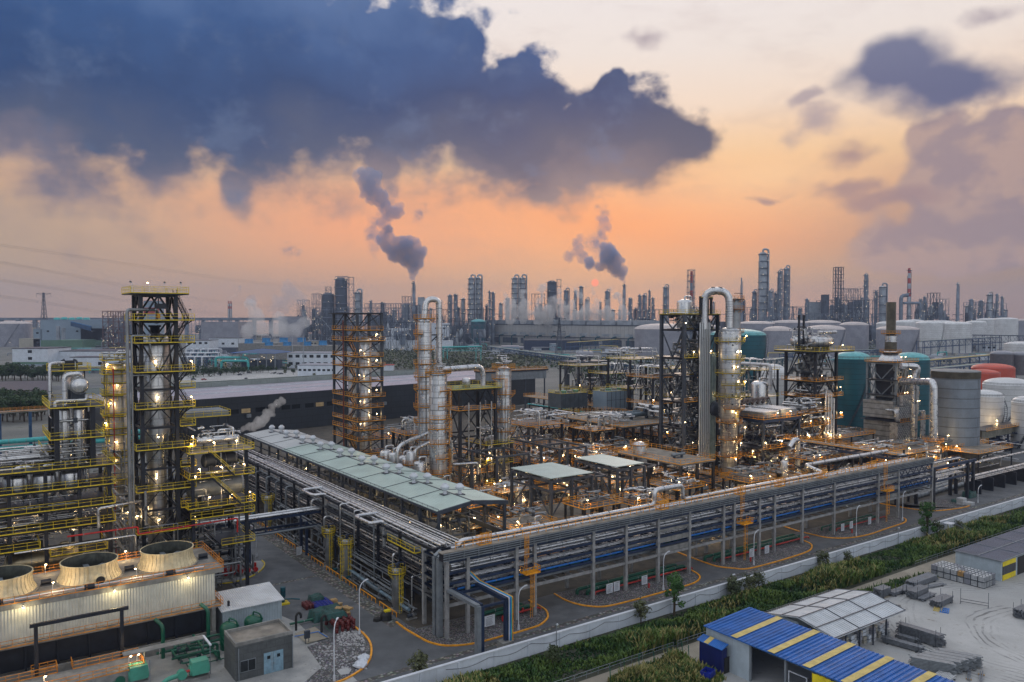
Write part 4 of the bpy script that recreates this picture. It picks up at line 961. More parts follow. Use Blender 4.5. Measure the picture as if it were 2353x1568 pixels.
pipework('pipes between the far left blocks higher up',22,166,33,190,12,28,26,38,silverd)
for k in range(9):plant_lamp(W(38+k*1.4,162.5,(28.4,23.4,17.6)[k%3]),'lamp on a front rail of the deck block right of the tall tower',110 if k%3 else 60)
for k in range(16):plant_lamp(W(rr.uniform(0,30),rr.uniform(161,180),rr.choice((3,9,14.7,17.8,21.1,28.3))),'lamp among the decks of the left block',170)

# ---------------------------------------------------------------- cooling tower (front left)
ct=T('cooling_tower','cooling tower block with cream corrugated fascia, orange walkways and dark inlet below','cooling tower',W(-22,139.6))
CL=59.5
MB().box(0,0,11.2,CL,14.5,12.0).build('roof_deck',concrete,ct)
MB().box(0,.12,5.9,CL-1.6,.3,11.9).build('fascia',fascia,ct);MB().box(CL-1.6,.3,5.9,CL-1.4,14,11.9).build('fascia',fascia,ct)
b=MB();b.box(0,.6,1.6,CL-2.2,.8,5.7)
for k in range(15):b.box(k*4.3,.3,0,k*4.3+.35,.7,5.8)
b.build('inlet_louvre',black,ct)
MB().box(0,-1.6,0,CL-1.8,-1.2,1.9).build('basin_wall',concrete,ct);MB().box(0,-1.2,.9,CL-2.2,.3,1.0).build('basin_water',glass,ct)
MB().box(CL-2.4,-1.4,0,CL-1.8,14,5.9).build('end_wall',concrete,ct)
b=MB();b.box(0,-1.1,5.65,CL-.8,.1,5.85);b.box(CL-1.35,.1,5.65,CL-.4,13,5.85);b.build('lower_walkway',concf,ct)
b=MB();b.rail([(0,-1.05,5.85),(CL-.8,-1.05,5.85)],1.1,1.6,.07);b.rail([(CL-.45,-1,5.85),(CL-.45,12,5.85)],1.1,1.6,.07);b.build('lower_railing',rust,ct)
b=MB();b.rail([(0,.05,12),(CL,.05,12)],1.1,1.6,.07);b.rail([(CL,.05,12),(CL,14.4,12)],1.1,1.6,.07);b.rail([(0,14.4,12),(CL,14.4,12)],1.1,1.6,.07);b.build('upper_railing',rust,ct)
stair(ct,(CL+.3,13,5.9),(CL+.3,5.5,12),.9,rust,rust)
MB().tube([(0,1.0,12.35),(CL-3,1.0,12.35)],.18,8).build('header_pipe',polew,ct)
for k,cu2 in enumerate((5.6,17.8,29.8,-6.4)):
    if cu2<-3:continue
    t=T('fan_stack','flared cream fan stack on the cooling tower, %s'%['cut by the picture edge','the middle one with the round duct mouth','the one nearest the tall tower'][k],'fan stack',W(cu2,146.4,12.0),AL,'cream fan stacks on the cooling tower');t.scale=(.92,.92,.88)
    pr=[(5.15,0),(5.1,.2),(4.7,.9),(4.45,1.7),(4.42,2.4),(4.55,3.2)]
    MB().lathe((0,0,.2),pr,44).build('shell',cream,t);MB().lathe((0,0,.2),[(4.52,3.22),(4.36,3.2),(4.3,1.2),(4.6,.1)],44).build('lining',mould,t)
    b=MB()
    for i in range(40):
        a=2*pi*i/40
        for(r1,z1),(r2,z2)in zip(pr[:-1],pr[1:]):b.beam(((r1+.05)*cos(a),(r1+.05)*sin(a),z1+.2),((r2+.05)*cos(a),(r2+.05)*sin(a),z2+.2),.09)
    b.lathe((0,0,3.4),[(4.5,0),(4.66,0),(4.66,.12),(4.5,.12)],44,smooth=False);b.build('rib',cream,t)
    MB().lathe((0,0,0),[(5.5,0),(5.5,.3),(5.0,.32)],36,smooth=False).build('curb',concrete,t)
    MB().cyl((0,0,.9),(0,0,1.7),.6,12).build('hub',grey,t)
    for i in range(8):a=2*pi*i/8;MB().beam((.5*cos(a),.5*sin(a),1.4),(4.1*cos(a+.04),4.1*sin(a+.04),1.5),.9,.12).build('fan_blade',lgrey,t)
    if k==1:b=MB();b.lathe((.9,-5.2,0),[(.01,0)],3)if False else None;MB().tube([(1.0,-4.2,1.1),(1.0,-5.6,1.0)],.85,18).build('duct_mouth',cream,t);MB().cyl((1.0,-5.62,1.0),(1.0,-5.66,1.0),.72,18).build('duct_opening',rubber,t)
    for s_ in(0,1):tt=T('fan_motor','dark fan motor on the cooling tower deck beside the %s stack'%['edge','middle','right'][k]+(' rear' if s_ else ' front'),'motor',W(cu2+(6 if s_ else-.8),146-(6 if not s_ else-.5),12.0),AL,'fan motors on the cooling tower deck');MB().cyl((-.7,0,.6),(.7,0,.6),.42,10).build('motor',black,tt);MB().box(-.8,-.35,0,.8,.35,.2).build('base',grey,tt)
for k,x in enumerate((-5,8,20.4,31.5)):
    t=T('wall_lamp','lit floodlight under the roof edge shining down the cream fascia, %s from the left edge'%['first','second','third','fourth'][k],'lamp',W(x,138.9,11.6),AL,'floodlights on the cream fascia')
    MB().beam((0,.7,.1),(0,-.1,.1),.08).build('arm',grey,t);MB().lathe((0,-.2,0),[(.1,.18),(.3,0),(.28,-.02)],10).build('hood',polew,t);MB().lathe((0,-.2,-.12),[(.01,-.06),(.16,0),(.16,.06),(.01,.1)],8).build('bulb',bulbm,t)
    ld=bpy.data.lights.new('lamp_light','POINT');ld.energy=200;ld.color=(1,.80,.42);ld.shadow_soft_size=.15;lo=bpy.data.objects.new('lamp_light',ld);COL.objects.link(lo);lo.parent=t;lo.location=(0,-.55,-.3)
for k,x in enumerate((2,12,24)):
    ld_=plant_lamp(W(x,141,12),'lamp on the cooling tower roof in front of the fan stacks',260,True,group='lamps on the cooling tower roof')
plant_lamp(W(24.3,152.5,12),'lamp on the cooling tower back rail between the right two stacks',200,group='lamps on the cooling tower roof');plant_lamp(W(12,152.5,12.0),'lamp on the cooling tower back rail left of the middle stack',120,group='lamps on the cooling tower roof')
# basin platform with orange rails
bp_=T('basin_platform','long concrete platform with orange railings in front of the cooling tower inlet','platform',W(-22,128.5))
xr=uv(Gz('z1',1250,1240,2.4))[0]+22
MB().box(0,0,0,xr,5.4,2.4).build('slab',concrete,bp_)
b=MB();b.rail([(0,.1,2.4),(xr-.1,.1,2.4),(xr-.1,5.3,2.4),(xr-9,5.3,2.4)],1.1,1.7,.08);b.rail([(xr-9,5.3,2.4),(xr-9,7.5,2.4)],1.1,1.2,.08);b.rail([(xr-11,5.3,2.4),(xr-24,5.3,2.4)],1.1,1.7,.08);b.rail([(xr-11,5.3,2.4),(xr-11,7.5,2.4),(xr-14.2,7.5,2.4)],1.1,1.2,.08);b.rail([(xr-27,5.3,2.4),(0,5.3,2.4)],1.1,1.7,.08);b.build('railing',rust,bp_)
t=T('lifting_beam','black goal shaped lifting beam over the basin','hoist frame',W(0,134.5,0))
xa=uv(Gz('z1',290,1230,2.4))[0];t.location=W(xa,134.6);b=MB();b.box(-.25,-.2,0,.25,.2,9.6);b.build('column',black,t);MB().box(11.2,-.2,0,11.7,.2,9.6).build('column',black,t);MB().box(-.8,-.25,9.6,12.4,.25,10.1).build('beam',black,t)
for k,x in enumerate((xa+.5,xa+11.5,xr-23)):plant_lamp(W(x,129.2,2.4),'bright lamp on a pole on the long basin platform',60,group='lamps on the basin platform')
# pump yard bottom left
for k,(px,s_)in enumerate([(('z1',1740,1400),1.5),(('z1',1200,1450),1.5)]):
    p=Gz(*px);t=T('motor_pump',['big mint green motor driving a pump in front of the stone hut','mint green motor at the bottom edge under the canopy'][k],'pump',(p.x,p.y,0),AL);MB().box(-2.6,-1,0,1.6,1,.5).build('base',concrete,t)
    b=MB();b.box(-.9,-.9,.9,1.5,.9,2.9);b.cyl((-1.1,0,1.5),(1.7,0,1.5),.8,14);b.build('motor',mint,t);b=MB();b.cyl((-2.2,-.5,1.2),(-2.2,.5,1.2),.7,12);b.tube([(-2.2,0,1.2),(-4.4,0,1.0),(-5.6,0,-.2)],.35,10);b.build('casing',mint if k==0 else green,t);MB().cyl((-1.9,0,1.4),(-1.0,0,1.5),.22,8).build('shaft',red,t)
for k,px in enumerate([(1440,1220),(1840,1140)]):
    p=Gz('z1',*px);o=T('green_riser','dark green gooseneck pipe rising against the basin wall, %s'%['left','right'][k],'pipe',(p.x,p.y,0),AL);MB().tube([(0,0,0),(0,0,5.2 if k==0 else 6.6),(-.8,1.6,6.0 if k==0 else 7.2)],.3,10).build('riser',green,o)
run('dark green header running along the foot of the cooling tower basin',green,.22,[(26,136.6,.8),(38,136.6,.8),(44,137.5,.8)],n=8)
pipework('green pipes and valves in the sunken pump yard',27,127,36,135.5,.2,3,22,90,green,(.08,.24),zl=[.2,.6,1.2,2.0])
t=T('pump_canopy','thin flat canopy on light posts over the pump yard','canopy',Gz('z1',1700,1400));t.location.z=0;
for x,y in((-6,0),(2.6,0),(-6,4),(2.6,4)):MB().cyl((x,y,0),(x,y,4.4),.08,6).build('post',lgrey,t)
MB().beam((-9,4,4.5),(2.8,4,4.5),1.6,.12).build('sheet',concrete,t);MB().beam((2.7,0,4.5),(2.7,4.4,4.5),.3,.2).build('edge',polew,t)
for k,px in enumerate([(1210,1125),(1410,1225),(1735,1165)]):
    p=Gz('z1',*px);plant_lamp(Vector((p.x,p.y,0)),'unlit hooded lamp on a white pole by the basin wall',0,False,group='unlit lamps by the basin')

# white shed, green tanks, stone hut
ws=T('white_shed','pale corrugated shed with a white roof beside the cooling tower','shed',Gz('z2',370,930));ws.location.z=0
bk=local(ws,G(*D('z2',145,575),5.6));lf=local(ws,G(*D('z1',1965,815),4.6))
A0=Vector((0,0));rx=min(lf.x,-9.5);by=bk.y
MB().box(rx,0,0,0,by,4.55).build('wall',shedwall,ws);MB().add([(rx-.3,-.4,4.6),(.35,-.4,4.6),(.35,by+.3,5.5),(rx-.3,by+.3,5.5),(rx-.3,-.4,4.75),(.35,-.4,4.75),(.35,by+.3,5.65),(rx-.3,by+.3,5.65)],[(0,3,2,1),(4,5,6,7),(0,1,5,4),(1,2,6,5),(2,3,7,6),(3,0,4,7)]).build('roof',shedroof,ws)
for k,px in enumerate([(526.5,1437),(582,1424)]):
    p=P(*px,131 if k==0 else 134);t=T('green_filter_tank','dark green domed filter tank %s the stone hut'%['left behind','right behind'][k],'tank',(p.x,p.y,0),AL,'green filter tanks');MB().lathe((0,0,0),[(1.5,0),(1.5,3.4)]+[(a,3.4+c)for a,c in dome(1.5,1.0)][1:],24).build('shell',green,t);MB().tube([(0,0,4.2),(0,0,5.0),(.9,-.6,4.6),(1.3,-.9,3.6)],.14,8).build('pipe',green,t)
ph=Gz('z2',470,1300);hut=T('stone_hut','flat roofed grey stone clad hut with a pale blue double door','hut',(ph.x,ph.y,0));
hl=local(hut,Gz('z1',2080,1430));hb=local(hut,G(*D('z2',350,885),5.5));HX,HY=hl.x,hb.y
HX=-abs((Vector((hl.x,hl.y))).length);hut.rotation_euler[2]=atan2(-(Gz('z1',2080,1430)-ph).y,-(Gz('z1',2080,1430)-ph).x)
hb=local(hut,G(*D('z2',350,885),5.5));HY=max(6,hb.y)
MB().box(HX,0,0,0,HY,5.3).build('wall',stone,hut);MB().box(HX+.3,.3,5.3,-.3,HY-.3,5.35).build('roof',concf,hut)
b=MB();b.box(HX,0,5.3,0,.3,5.8);b.box(HX,HY-.3,5.3,0,HY,5.8);b.box(HX,.3,5.3,HX+.3,HY-.3,5.8);b.box(-.3,.3,5.3,0,HY-.3,5.8);b.build('parapet',concrete,hut)
dm=mat('pale_blue_door',(.22,.36,.46),.5,.1,.2,1.5,.4,(.30,.18,.08))
x1=HX*.18;x0=HX*.52;xm=(x0+x1)/2
for a,c in((x0,xm-.02),(xm+.02,x1)):
    d=MB().box(a,-.08,.05,c,-.01,3.3).build('door',dm,hut);MB().box(a+.5,-.11,2.3,c-.5,-.085,2.8).build('pane',glass,d);MB().box((a if a==xm+.02 else c)-.06,-.16,1.4,(a if a==xm+.02 else c)+.06,-.085,1.6).build('handle',lgrey,d)
wn=MB().box(HX*.92,-.1,1.2,HX*.66,-.02,3.0).build('window',lgrey,hut);MB().box(HX*.915,-.13,1.3,HX*.795,-.101,2.9).build('pane',glass,wn);MB().box(HX*.785,-.13,1.3,HX*.67,-.101,2.9).build('pane',glass,wn)
MB().cyl((-.15,-.15,0),(-.15,-.15,5.0),.09,6).build('downpipe',lgrey,hut);MB().cyl((HX*.95,-.15,0),(HX*.95,-.15,5.0),.09,6).build('downpipe',lgrey,hut)
# lot clutter: drums, pallets, tarps, green pump, goosenecks, bags
def G2(x,y):p=Gz('z2',x,y);return Vector((p.x,p.y,0))
_d={}
def drum(p,z,m_,label,grp):
    t=T('drum',label,'drum',(p.x,p.y,z),R.uniform(0,6),grp)
    if m_.name not in _d:
        a=MB().lathe((0,0,0),[(.29,0),(.29,.29),(.31,.31),(.29,.33),(.29,.58),(.31,.6),(.29,.62),(.29,.88),(.01,.88)],14).build('body',m_,t);b_=MB().lathe((0,0,.88),[(.3,-.02),(.3,.03),(.27,.03),(.27,.005)],14).build('rim',m_,t);_d[m_.name]=(a,b_)
    else:
        for o in _d[m_.name]:c=o.copy();COL.objects.link(c);c.parent=t
o1=uv(G2(1000,960));
for i in range(6):
    for j in range(4):
        for k in range(2):
            if k==0 and 0<i<5 and j>1:continue
            drum(W(o1[0]-.45-j*1.05+.45,o1[1]+.2+i*.95-.4),k*.92,drumr,'maroon drum in the big two high stack at the kerb, %s layer'%['lower','upper'][k],'maroon drums in the kerb stack')
o1=uv(G2(600,800))
for i in range(4):
    for j in range(3):drum(W(o1[0]+j*.7,o1[1]+i*.7+.5),0,drumr,'maroon drum in the small group behind the blue drums','maroon drums by the blue ones')
o1=uv(G2(690,800))
for i in range(6):
    for j in range(5):drum(W(o1[0]+j*.68,o1[1]+i*.68),0,drumb,'blue drum in the tight block between the tarpaulins','blue plastic drums');
def tarped(p,w_,d_,h_,label,sd_):
    r2=random.Random(sd_);t=T('tarpaulin_pile',label,'covered pile',p,AL+r2.uniform(-.1,.1));n=9;vs=[]
    for j in range(n):
        for i in range(n):
            x=(i/(n-1)-.5)*2;y=(j/(n-1)-.5)*2;e=max(abs(x),abs(y));z=h_*(1 if e<.8 else(.45 if e<.99 else 0))+(r2.uniform(-.16,.12)if e<.99 else 0)
            vs.append((x*w_/2*(1+r2.uniform(-.04,.04)),y*d_/2*(1+r2.uniform(-.04,.04)),max(0,z)))
    MB().add(vs,[(j*n+i,j*n+i+1,(j+1)*n+i+1,(j+1)*n+i)for j in range(n-1)for i in range(n-1)],True).build('tarpaulin',tarp,t)
tarped(G2(672,735),3.0,3.0,1.5,'green tarpaulin mound behind the blue drums',1);tarped(G2(700,870),3.6,3.6,1.6,'dark tarpaulin mound left of the pallet stacks',2);tarped(G2(820,850),3.6,3.8,1.8,'tallest dark green tarpaulin mound amid the pallets',3)
p=uv(G2(870,960));tarped(W(p[0],p[1]+2.2,1.6),4.4,3.4,.9,'green tarpaulin thrown over the maroon drum stack',4)
def pallets(p,n_,z,label,rz):
    t=T('pallet_stack',label,'pallets',(p.x,p.y,z),rz,'timber pallet stacks by the drums');r2=random.Random(n_)
    for k in range(n_):
        b=MB();o_=r2.uniform(-.08,.08)
        for i in range(6):b.box(-.6+o_,-.5+i*.19,k*.2+.14,.6+o_,-.38+i*.19,k*.2+.17)
        for i in(-.5,-.05,.4):b.box(-.6+o_,i,k*.2,.6+o_,i+.1,k*.2+.13)
        b.build('pallet',wood,t)
for k,(x,y,n_,z)in enumerate([(825,745,5,.0),(775,750,4,0),(870,790,6,.0),(880,815,3,0),(810,800,3,.0),(935,830,5,.4),(940,850,3,.2),(965,880,2,1.85),(870,900,1,2.5)]):pallets(G2(x,y),n_,z,'pale timber pallet stack, %s'%['back one beside the blue drums','low one at the blue drums corner','tall one in the middle','low one right of the middle stack','small one against the tarpaulin','tall one near the kerb','short one near the kerb','pair lying on top of the maroon drums','single one lying on the green tarpaulin'][k],AL+k*.3)
t=T('vertical_pump','teal vertical pump on a square plinth by the white shed corner','pump',G2(380,740),AL);MB().cbox(0,0,0,2,2,.3).build('plinth',yellow,t);b=MB();b.cyl((0,0,.3),(0,0,1.4),.35,10);b.cyl((0,0,1.4),(0,0,3.2),.5,12);b.tube([(0,0,.8),(1.5,-.4,.8),(3,-.8,.5)],.14,6);b.build('body',teal,t)
for k,(x,y)in enumerate([(495,975),(720,1000)]):t=T('vent_gooseneck','black hooked vent pipe in the lot, %s'%['near the hut roof','by the small sunken slab'][k],'vent',G2(x,y),AL);MB().tube([(0,0,0),(0,0,2.6),(.5,0,3.1),(.9,0,2.6),(.9,0,2.0)],.22,8,.5).build('vent',rubber,t)
run('dark green main on the lot ending at the drums',green,.22,[(*uv(G2(440,945)),.5),(*uv(G2(690,890)),.5)],n=8);run('thin blue pipe around the sunken slab',bluep,.07,[(*uv(G2(480,1045)),.3),(*uv(G2(690,1000)),.3),(*uv(G2(770,1050)),.3)],n=6)
sheet('slab',[G2(480,1010),G2(660,950),G2(790,1045),G2(590,1100)],.16,m_path);run('green handrail pipe around the sunken slab',green,.05,[(*uv(G2(640,990)),1.0),(*uv(G2(730,970)),1.0),(*uv(G2(810,1050)),1.0)],n=6)
t=T('control_box','grey control box on a post beside the sunken slab','cabinet',G2(592,1090),AL);MB().cbox(0,0,.9,.9,.5,1.3).build('box',grey,t);MB().cyl((-.3,0,0),(-.3,0,.9),.06,6).build('post',grey,t);MB().cyl((.3,0,0),(.3,0,.9),.06,6).build('post',grey,t)
for k,(x,y,s_)in enumerate([(1095,1235,1.0),(1085,1260,.8),(1060,1300,1.1)]):
    r2=random.Random(k);t=T('white_sack','crumpled white bulk sack at the kerb, %s of three'%['farthest','middle','nearest'][k],'sack',G2(x,y),AL,'white sacks at the kerb');b=MB();n=12;pr=[(.6,0),(.95,.25),(.9,.55),(.5,.8),(.2,.95)];vs=[]
    for r_0,z in pr:vs+=[(s_*r_0*(1+r2.uniform(-.25,.25))*cos(2*pi*i/n),s_*r_0*(1+r2.uniform(-.25,.25))*sin(2*pi*i/n),s_*z*(1+r2.uniform(-.15,.15)*(z>0)))for i in range(n)]
    b.add(vs,[(j*n+i,j*n+(i+1)%n,(j+1)*n+(i+1)%n,(j+1)*n+i)for j in range(4)for i in range(n)]+[tuple(range(4*n,5*n))]);b.build('sack',polew,t)
rb=MB();r2=random.Random(3)
for k in range(420):
    x,y=(r2.uniform(850,1100),r2.uniform(985,1110))if k%2 else(r2.uniform(660,1120),r2.uniform(1110,1330))
    p=G2(x,y);s_=r2.uniform(.05,.22);rb.lathe((p.x,p.y,-.02),[(s_*1.3,0),(s_*r2.uniform(.7,1.2),s_*.7),(.01,s_)],5,smooth=False)
tag(rb.build('rubble',mat('pale_rubble',(.40,.40,.41),.9,0,.3,2)),'broken pale rubble strewn over the gravel in the lot corner','rubble',kind='stuff')
sheet('slab',[G2(855,1330),G2(930,1300),G2(985,1320),G2(960,1360),G2(890,1370)],.03,m_yard)

# ---------------------------------------------------------------- braced column house (many orange decks)
def pxuv(px,Y,py=900):return uv(P(px,py,Y))
q=pxuv(822,245);t2=T('framed_tower','dark cross braced tower with many orange railed floors behind the long green roof','tower',W(*q))
XW,YD=8.2,18.5;top2=56.3
for x in(0,XW):
    for y in(0,YD/2,YD):MB().box(x-.34,y-.34,0,x+.34,y+.34,top2).build('column',grey,t2)
MB().box(-.9,YD/2-.2,6,-.62,YD/2+.1,54).build('riser',mat('oxide_red',(.16,.03,.02),.6),t2)
zs2=[55-(y*.2606+612.7-729)*245/1830 for y in(560,655,795,885,1015,1155,1250,1370,1450,1540)]+[1.5]
zs2=zs2[:-1]+[zs2[-2]-4.2,zs2[-2]-8.4]
floor_beams(t2,(0,XW),(0,YD/2,YD),[top2]+zs2,.36,black)
braces(t2,(0,XW),(0,YD/2,YD),[top2]+zs2,.24,black,'z')
MB().box(-1.6,-.6,top2-.25,XW+.2,YD+.6,top2).build('top_plate',black,t2)
for k,z in enumerate(zs2):deck(t2,-.5,-.7,XW+(.9 if k%2 else .3),YD+.4,z,black,orange,th=.16,sides='fl',hole=(1.5,1.5,XW-1,YD-2))
for k in range(len(zs2)-1):stair(t2,(.8,3 if k%2 else 8,zs2[k+1]),(.8,8 if k%2 else 3,zs2[k]),.8,black,orange)
for k,(y,r,zt)in enumerate(((4.3,1.9,zs2[1]),(13.5,1.7,zs2[2]))):
    t=T('distillation_column','silver column inside the dark cross braced tower, %s'%['front one','rear one'][k],'column',W(q[0]+XW*.56,q[1]+y));tower_shell(t,0,0,0,zt,r,shell)
for k in range(8):plant_lamp(W(q[0]+(1.0 if k%2 else 6.5),q[1]+.6,zs2[k+1]+.1),'lamp on a floor of the dark cross braced tower',210 if k%2==0 else 110)

# ---------------------------------------------------------------- twin columns in the middle
c1=pxuv(976,222);t=T('tall_column','slim silver column with an inverted U overhead pipe, middle of the plant','column',W(*c1));tower_shell(t,0,0,0,53.4,1.95,shell)
for z,a0,a1 in((54.6,0,360),(50.3,120,230),(46,160,300),(42,100,330),(38.5,170,290),(35,100,330),(30,150,300),(25.8,90,330),(21,150,310),(17,60,320),(10,100,330)):ring_platform(t,0,0,z,2.0,1.15,a0,a1,orange)
for z0_,z1_ in((44,53),(27,34),(35.2,42)):cage_ladder(t,-2.4,-.5,z0_,z1_,pi,rust)
run('thick overhead pipe bending down from the top of the slim middle column',silver,.82,[(c1[0],c1[1],54.4),(c1[0]+.5,c1[1],60.0),(c1[0]+4.3,c1[1]-.6,60.0),(c1[0]+4.3,c1[1]-.6,40)],n=14,bend=2.6)
for k,(o_,w_,top)in enumerate(((-2.6,-1.6,50),(2.5,-1.4,47),(-1.0,-2.7,40),(1.2,-2.6,33))):run('thin riser strapped to the slim middle column, %s'%['left','right','front left','front right'][k],(silverd,silver)[k%2],.15,[(c1[0]+o_,c1[1]+w_,4),(c1[0]+o_,c1[1]+w_,top),(c1[0]+o_*.5,c1[1]+w_*.5,top)],n=6)
b=T('pipe_bracket','black brackets holding the down pipe to the slim middle column','bracket',W(c1[0],c1[1]));m2=MB();m2.beam((0,0,50),(5.4,-.8,50),.35);m2.beam((0,0,46.5),(3.8,-.6,49.8),.3);m2.beam((0,0,38.5),(5.4,-.8,38.5),.3);m2.build('arm',black,b)
c2=pxuv(1007,212);t=T('tall_column','fat banded silver column with a domed top just right of the slim one','column',W(*c2));tower_shell(t,0,0,0,39.4,2.35,shell)
for z,a0,a1 in((40.2,0,360),(35.5,250,400),(31.5,240,380),(28,200,380),(25.4,190,300),(21.5,200,300),(17.5,230,400),(13.5,180,380),(10,160,330),(5,160,400)):ring_platform(t,0,0,z,2.4,1.15,a0,a1,orange)
cage_ladder(t,1.9,-2.5,21,28,-pi/4,orange);cage_ladder(t,2.4,-1.6,28,36,-pi/4,orange);cage_ladder(t,2.4,-1.6,12,20,-pi/4,orange);cage_ladder(t,-1.4,-2.8,5,13,-pi/2,orange)
for k,(o_,w_,top)in enumerate(((2.9,-1.4,36),(3.2,-.6,30),(-1.8,-2.7,25),(.6,-3.2,19))):run('thin riser strapped to the fat middle column, %s'%['right','far right','left','front'][k],(silver,silverd)[k%2],.17,[(c2[0]+o_,c2[1]+w_,4),(c2[0]+o_,c2[1]+w_,top),(c2[0]+o_*.5,c2[1]+w_*.5,top)],n=6)
run('silver pipe stepping right from the fat middle column down to the valves',silver,.35,[(c2[0]+3,c2[1]-2,22),(c2[0]+3,c2[1]-2,15.5),(c2[0]+11,c2[1]-2.4,15.2),(c2[0]+11,c2[1]-2.4,12)],n=9)
pipework('valves and pipes on the dome of the fat middle column',c2[0]-2,c2[1]-2,c2[0]+2,c2[1]+2,40.5,43,12,51,silver,(.08,.2))
run('fat bright pipe leaving the top of the fat middle column and turning down',silver,.72,[(c2[0]+1,c2[1],41),(c2[0]+14.5,c2[1]+.4,41.4),(c2[0]+14.5,c2[1]+.4,36)],n=14,bend=2.5)
for k,(px,Y,zt,zb,r)in enumerate([(928,214,14.8,2,1.75),(943,212,16.3,2,1.2),(963,207,14.5,2,1.45),(905,215,15.5,6,1.5),(886,218,15.6,2,1.7)]):
    qq=pxuv(px,Y);vvessel('small silver dome topped vessel left of the middle columns, %s'%['second from the column','behind the orange ladder','closest to the slim column','second from the braced tower','closest to the braced tower'][k],qq[0],qq[1],zb-2,zt+3,r,silver,plats=[(zt-.6,0,360),(zt-5,100,340)],rail_m=orange)
a=pxuv(920,212);run('silver pipe arching out of the middle vessels, upper',silver,.55,[(a[0]-1,a[1],14),(a[0]-1,a[1],20.5),(c1[0]-1,c1[1]-3,23)],n=10,bend=2);run('silver pipe arching out of the middle vessels, lower',silver,.55,[(a[0]+3,a[1]-2,13),(a[0]+3,a[1]-2,19.5),(c1[0],c1[1]-3,20.5)],n=10,bend=2)
u=pxuv(838,216);t=T('orange_landing','orange railed deck on dark posts at the foot of the braced tower','platform',W(u[0]+2,u[1]-3));
for x in(0,7.4):
    for y in(0,6):MB().box(x-.25,y-.25,0,x+.25,y+.25,16).build('column',grey,t)
deck(t,-.4,-.4,7.8,6.4,16,black,orange);deck(t,-.4,-.4,7.8,6.4,9,black,orange)
# yellow decked frame right of the twin columns
f1=pxuv(1057,232);t=T('deck_tower','dark braced frame with a yellow railed top deck right of the fat middle column','tower',W(*f1))
for x in(0,12.5):
    for y in(0,10):MB().box(x-.38,y-.38,0,x+.38,y+.38,33.5).build('column',black,t)
deck(t,-3,-1.2,14,12,34,mat('green_grating',(.16,.19,.08),.8),yellow);deck(t,-1,-.8,12,10,27.8,black,orange,sides='fl');floor_beams(t,(0,12.5),(0,10),(33.6,27.6,20,12),.35,black);braces(t,(0,12.5),(0,10),(33.5,27.6,20,12),.28,black,'v')
vvessel('small silver pot on the yellow railed top deck',f1[0]+4,f1[1]+3,34,37,1.2,silver,leg=.3,top_pipe=False)
for k in range(3):run('slim vertical riser in front of the yellow topped frame, %s'%['left','middle','right'][k],silver,.2,[(f1[0]+2+k*4,f1[1]-1.6,9),(f1[0]+2+k*4,f1[1]-1.6,30)],n=7)
# third column
c3=pxuv(1157,245);t=T('tall_column','squat silver column crowded with orange ring decks, right of the yellow topped frame','column',W(*c3));tower_shell(t,0,0,0,38.6,2.4,shell)
for z,a0,a1 in((39.5,0,360),(36.2,140,240),(31.4,90,330),(26.8,120,400),(23,120,260),(20,100,330),(14,100,340)):ring_platform(t,0,0,z,2.45,1.2,a0,a1,orange)
pipework('valves and pipes on top of the squat orange ringed column',c3[0]-2,c3[1]-2,c3[0]+2,c3[1]+2,40,43,10,52,silver,(.08,.2));cage_ladder(t,-1.2,-2.9,31,36.5,-pi/2,orange)
for k in range(3):run('thin riser down the squat orange ringed column, %s'%['left','middle','right'][k],silver,.16,[(c3[0]-2+k,c3[1]-2.6,4),(c3[0]-2+k,c3[1]-2.6,38-k*5)],n=6)
b=T('air_cooler','long air cooler bank with bright orange rails on the dark building edge','air cooler',G(1112,877,19));b.location.z=0;MB().box(0,0,19,44,9,23.5).build('casing',lgrey,b);deck(b,-.5,-.5,45,9.5,24.6,black,orange,th=1.0);
for x in(1,15,29,43):MB().box(x-.3,.2,0,x+.3,.8,19).build('column',grey,b)
# open frames and canopies
def open_frame(label,u0,v0,wx,wy,z,nx,ny,m_=grey,canopy=None,m2=None):
    t=T('open_steelwork' if canopy is None else 'canopy',label,'frame' if canopy is None else 'canopy',W(u0,v0));xs_=[wx*i/nx for i in range(nx+1)];ys_=[wy*i/ny for i in range(ny+1)]
    for x in xs_:
        for y in ys_:MB().box(x-.3,y-.3,0,x+.3,y+.3,z-.4).build('column',m_,t)
    floor_beams(t,xs_,ys_,(z-.3,z-2.6)if canopy else(z,),.42,m_);braces(t,(xs_[0],xs_[-1]),(ys_[0],ys_[-1]),(z*.45,z-1),.26,m_,'a' if canopy else 'v','fl')
    if canopy:b=MB();c=canopy;b.add([(c[0],c[1],z+c[4]),(c[2],c[1],z+c[4]),(c[2],c[3],z+c[5]),(c[0],c[3],z+c[5]),(c[0],c[1],z+c[4]+.15),(c[2],c[1],z+c[4]+.15),(c[2],c[3],z+c[5]+.15),(c[0],c[3],z+c[5]+.15)],[(0,3,2,1),(4,5,6,7),(0,1,5,4),(1,2,6,5),(2,3,7,6),(3,0,4,7)]);b.build('roof',m2 or mat('pale_teal_sheet',(.33,.44,.43),.5,.1,.08,.3),t)
    return t
k1=open_frame('dark frame under the left pale green flat canopy',114.5,147,12.7,16,16.8,2,2,canopy=(-.2,-.2,12.9,16.2,.2,.2));k2=open_frame('dark frame under the right pale green flat canopy',137,148.6,9.4,16.4,16.8,2,2,canopy=(-.2,.2,9.6,16.6,.2,.2),m2=MATS['pale_teal_sheet'])
for t_,x,y in((k1,12.7,0),(k2,9.4,0)):b=MB();b.box(x,-1.2,16.0,x+3.4,-.9,16.4);b.box(x,4.2,16.0,x+3.4,4.5,16.4);b.box(x+3.2,-1.2,16.0,x+3.5,4.5,16.4);b.build('outrigger',grey,t_)
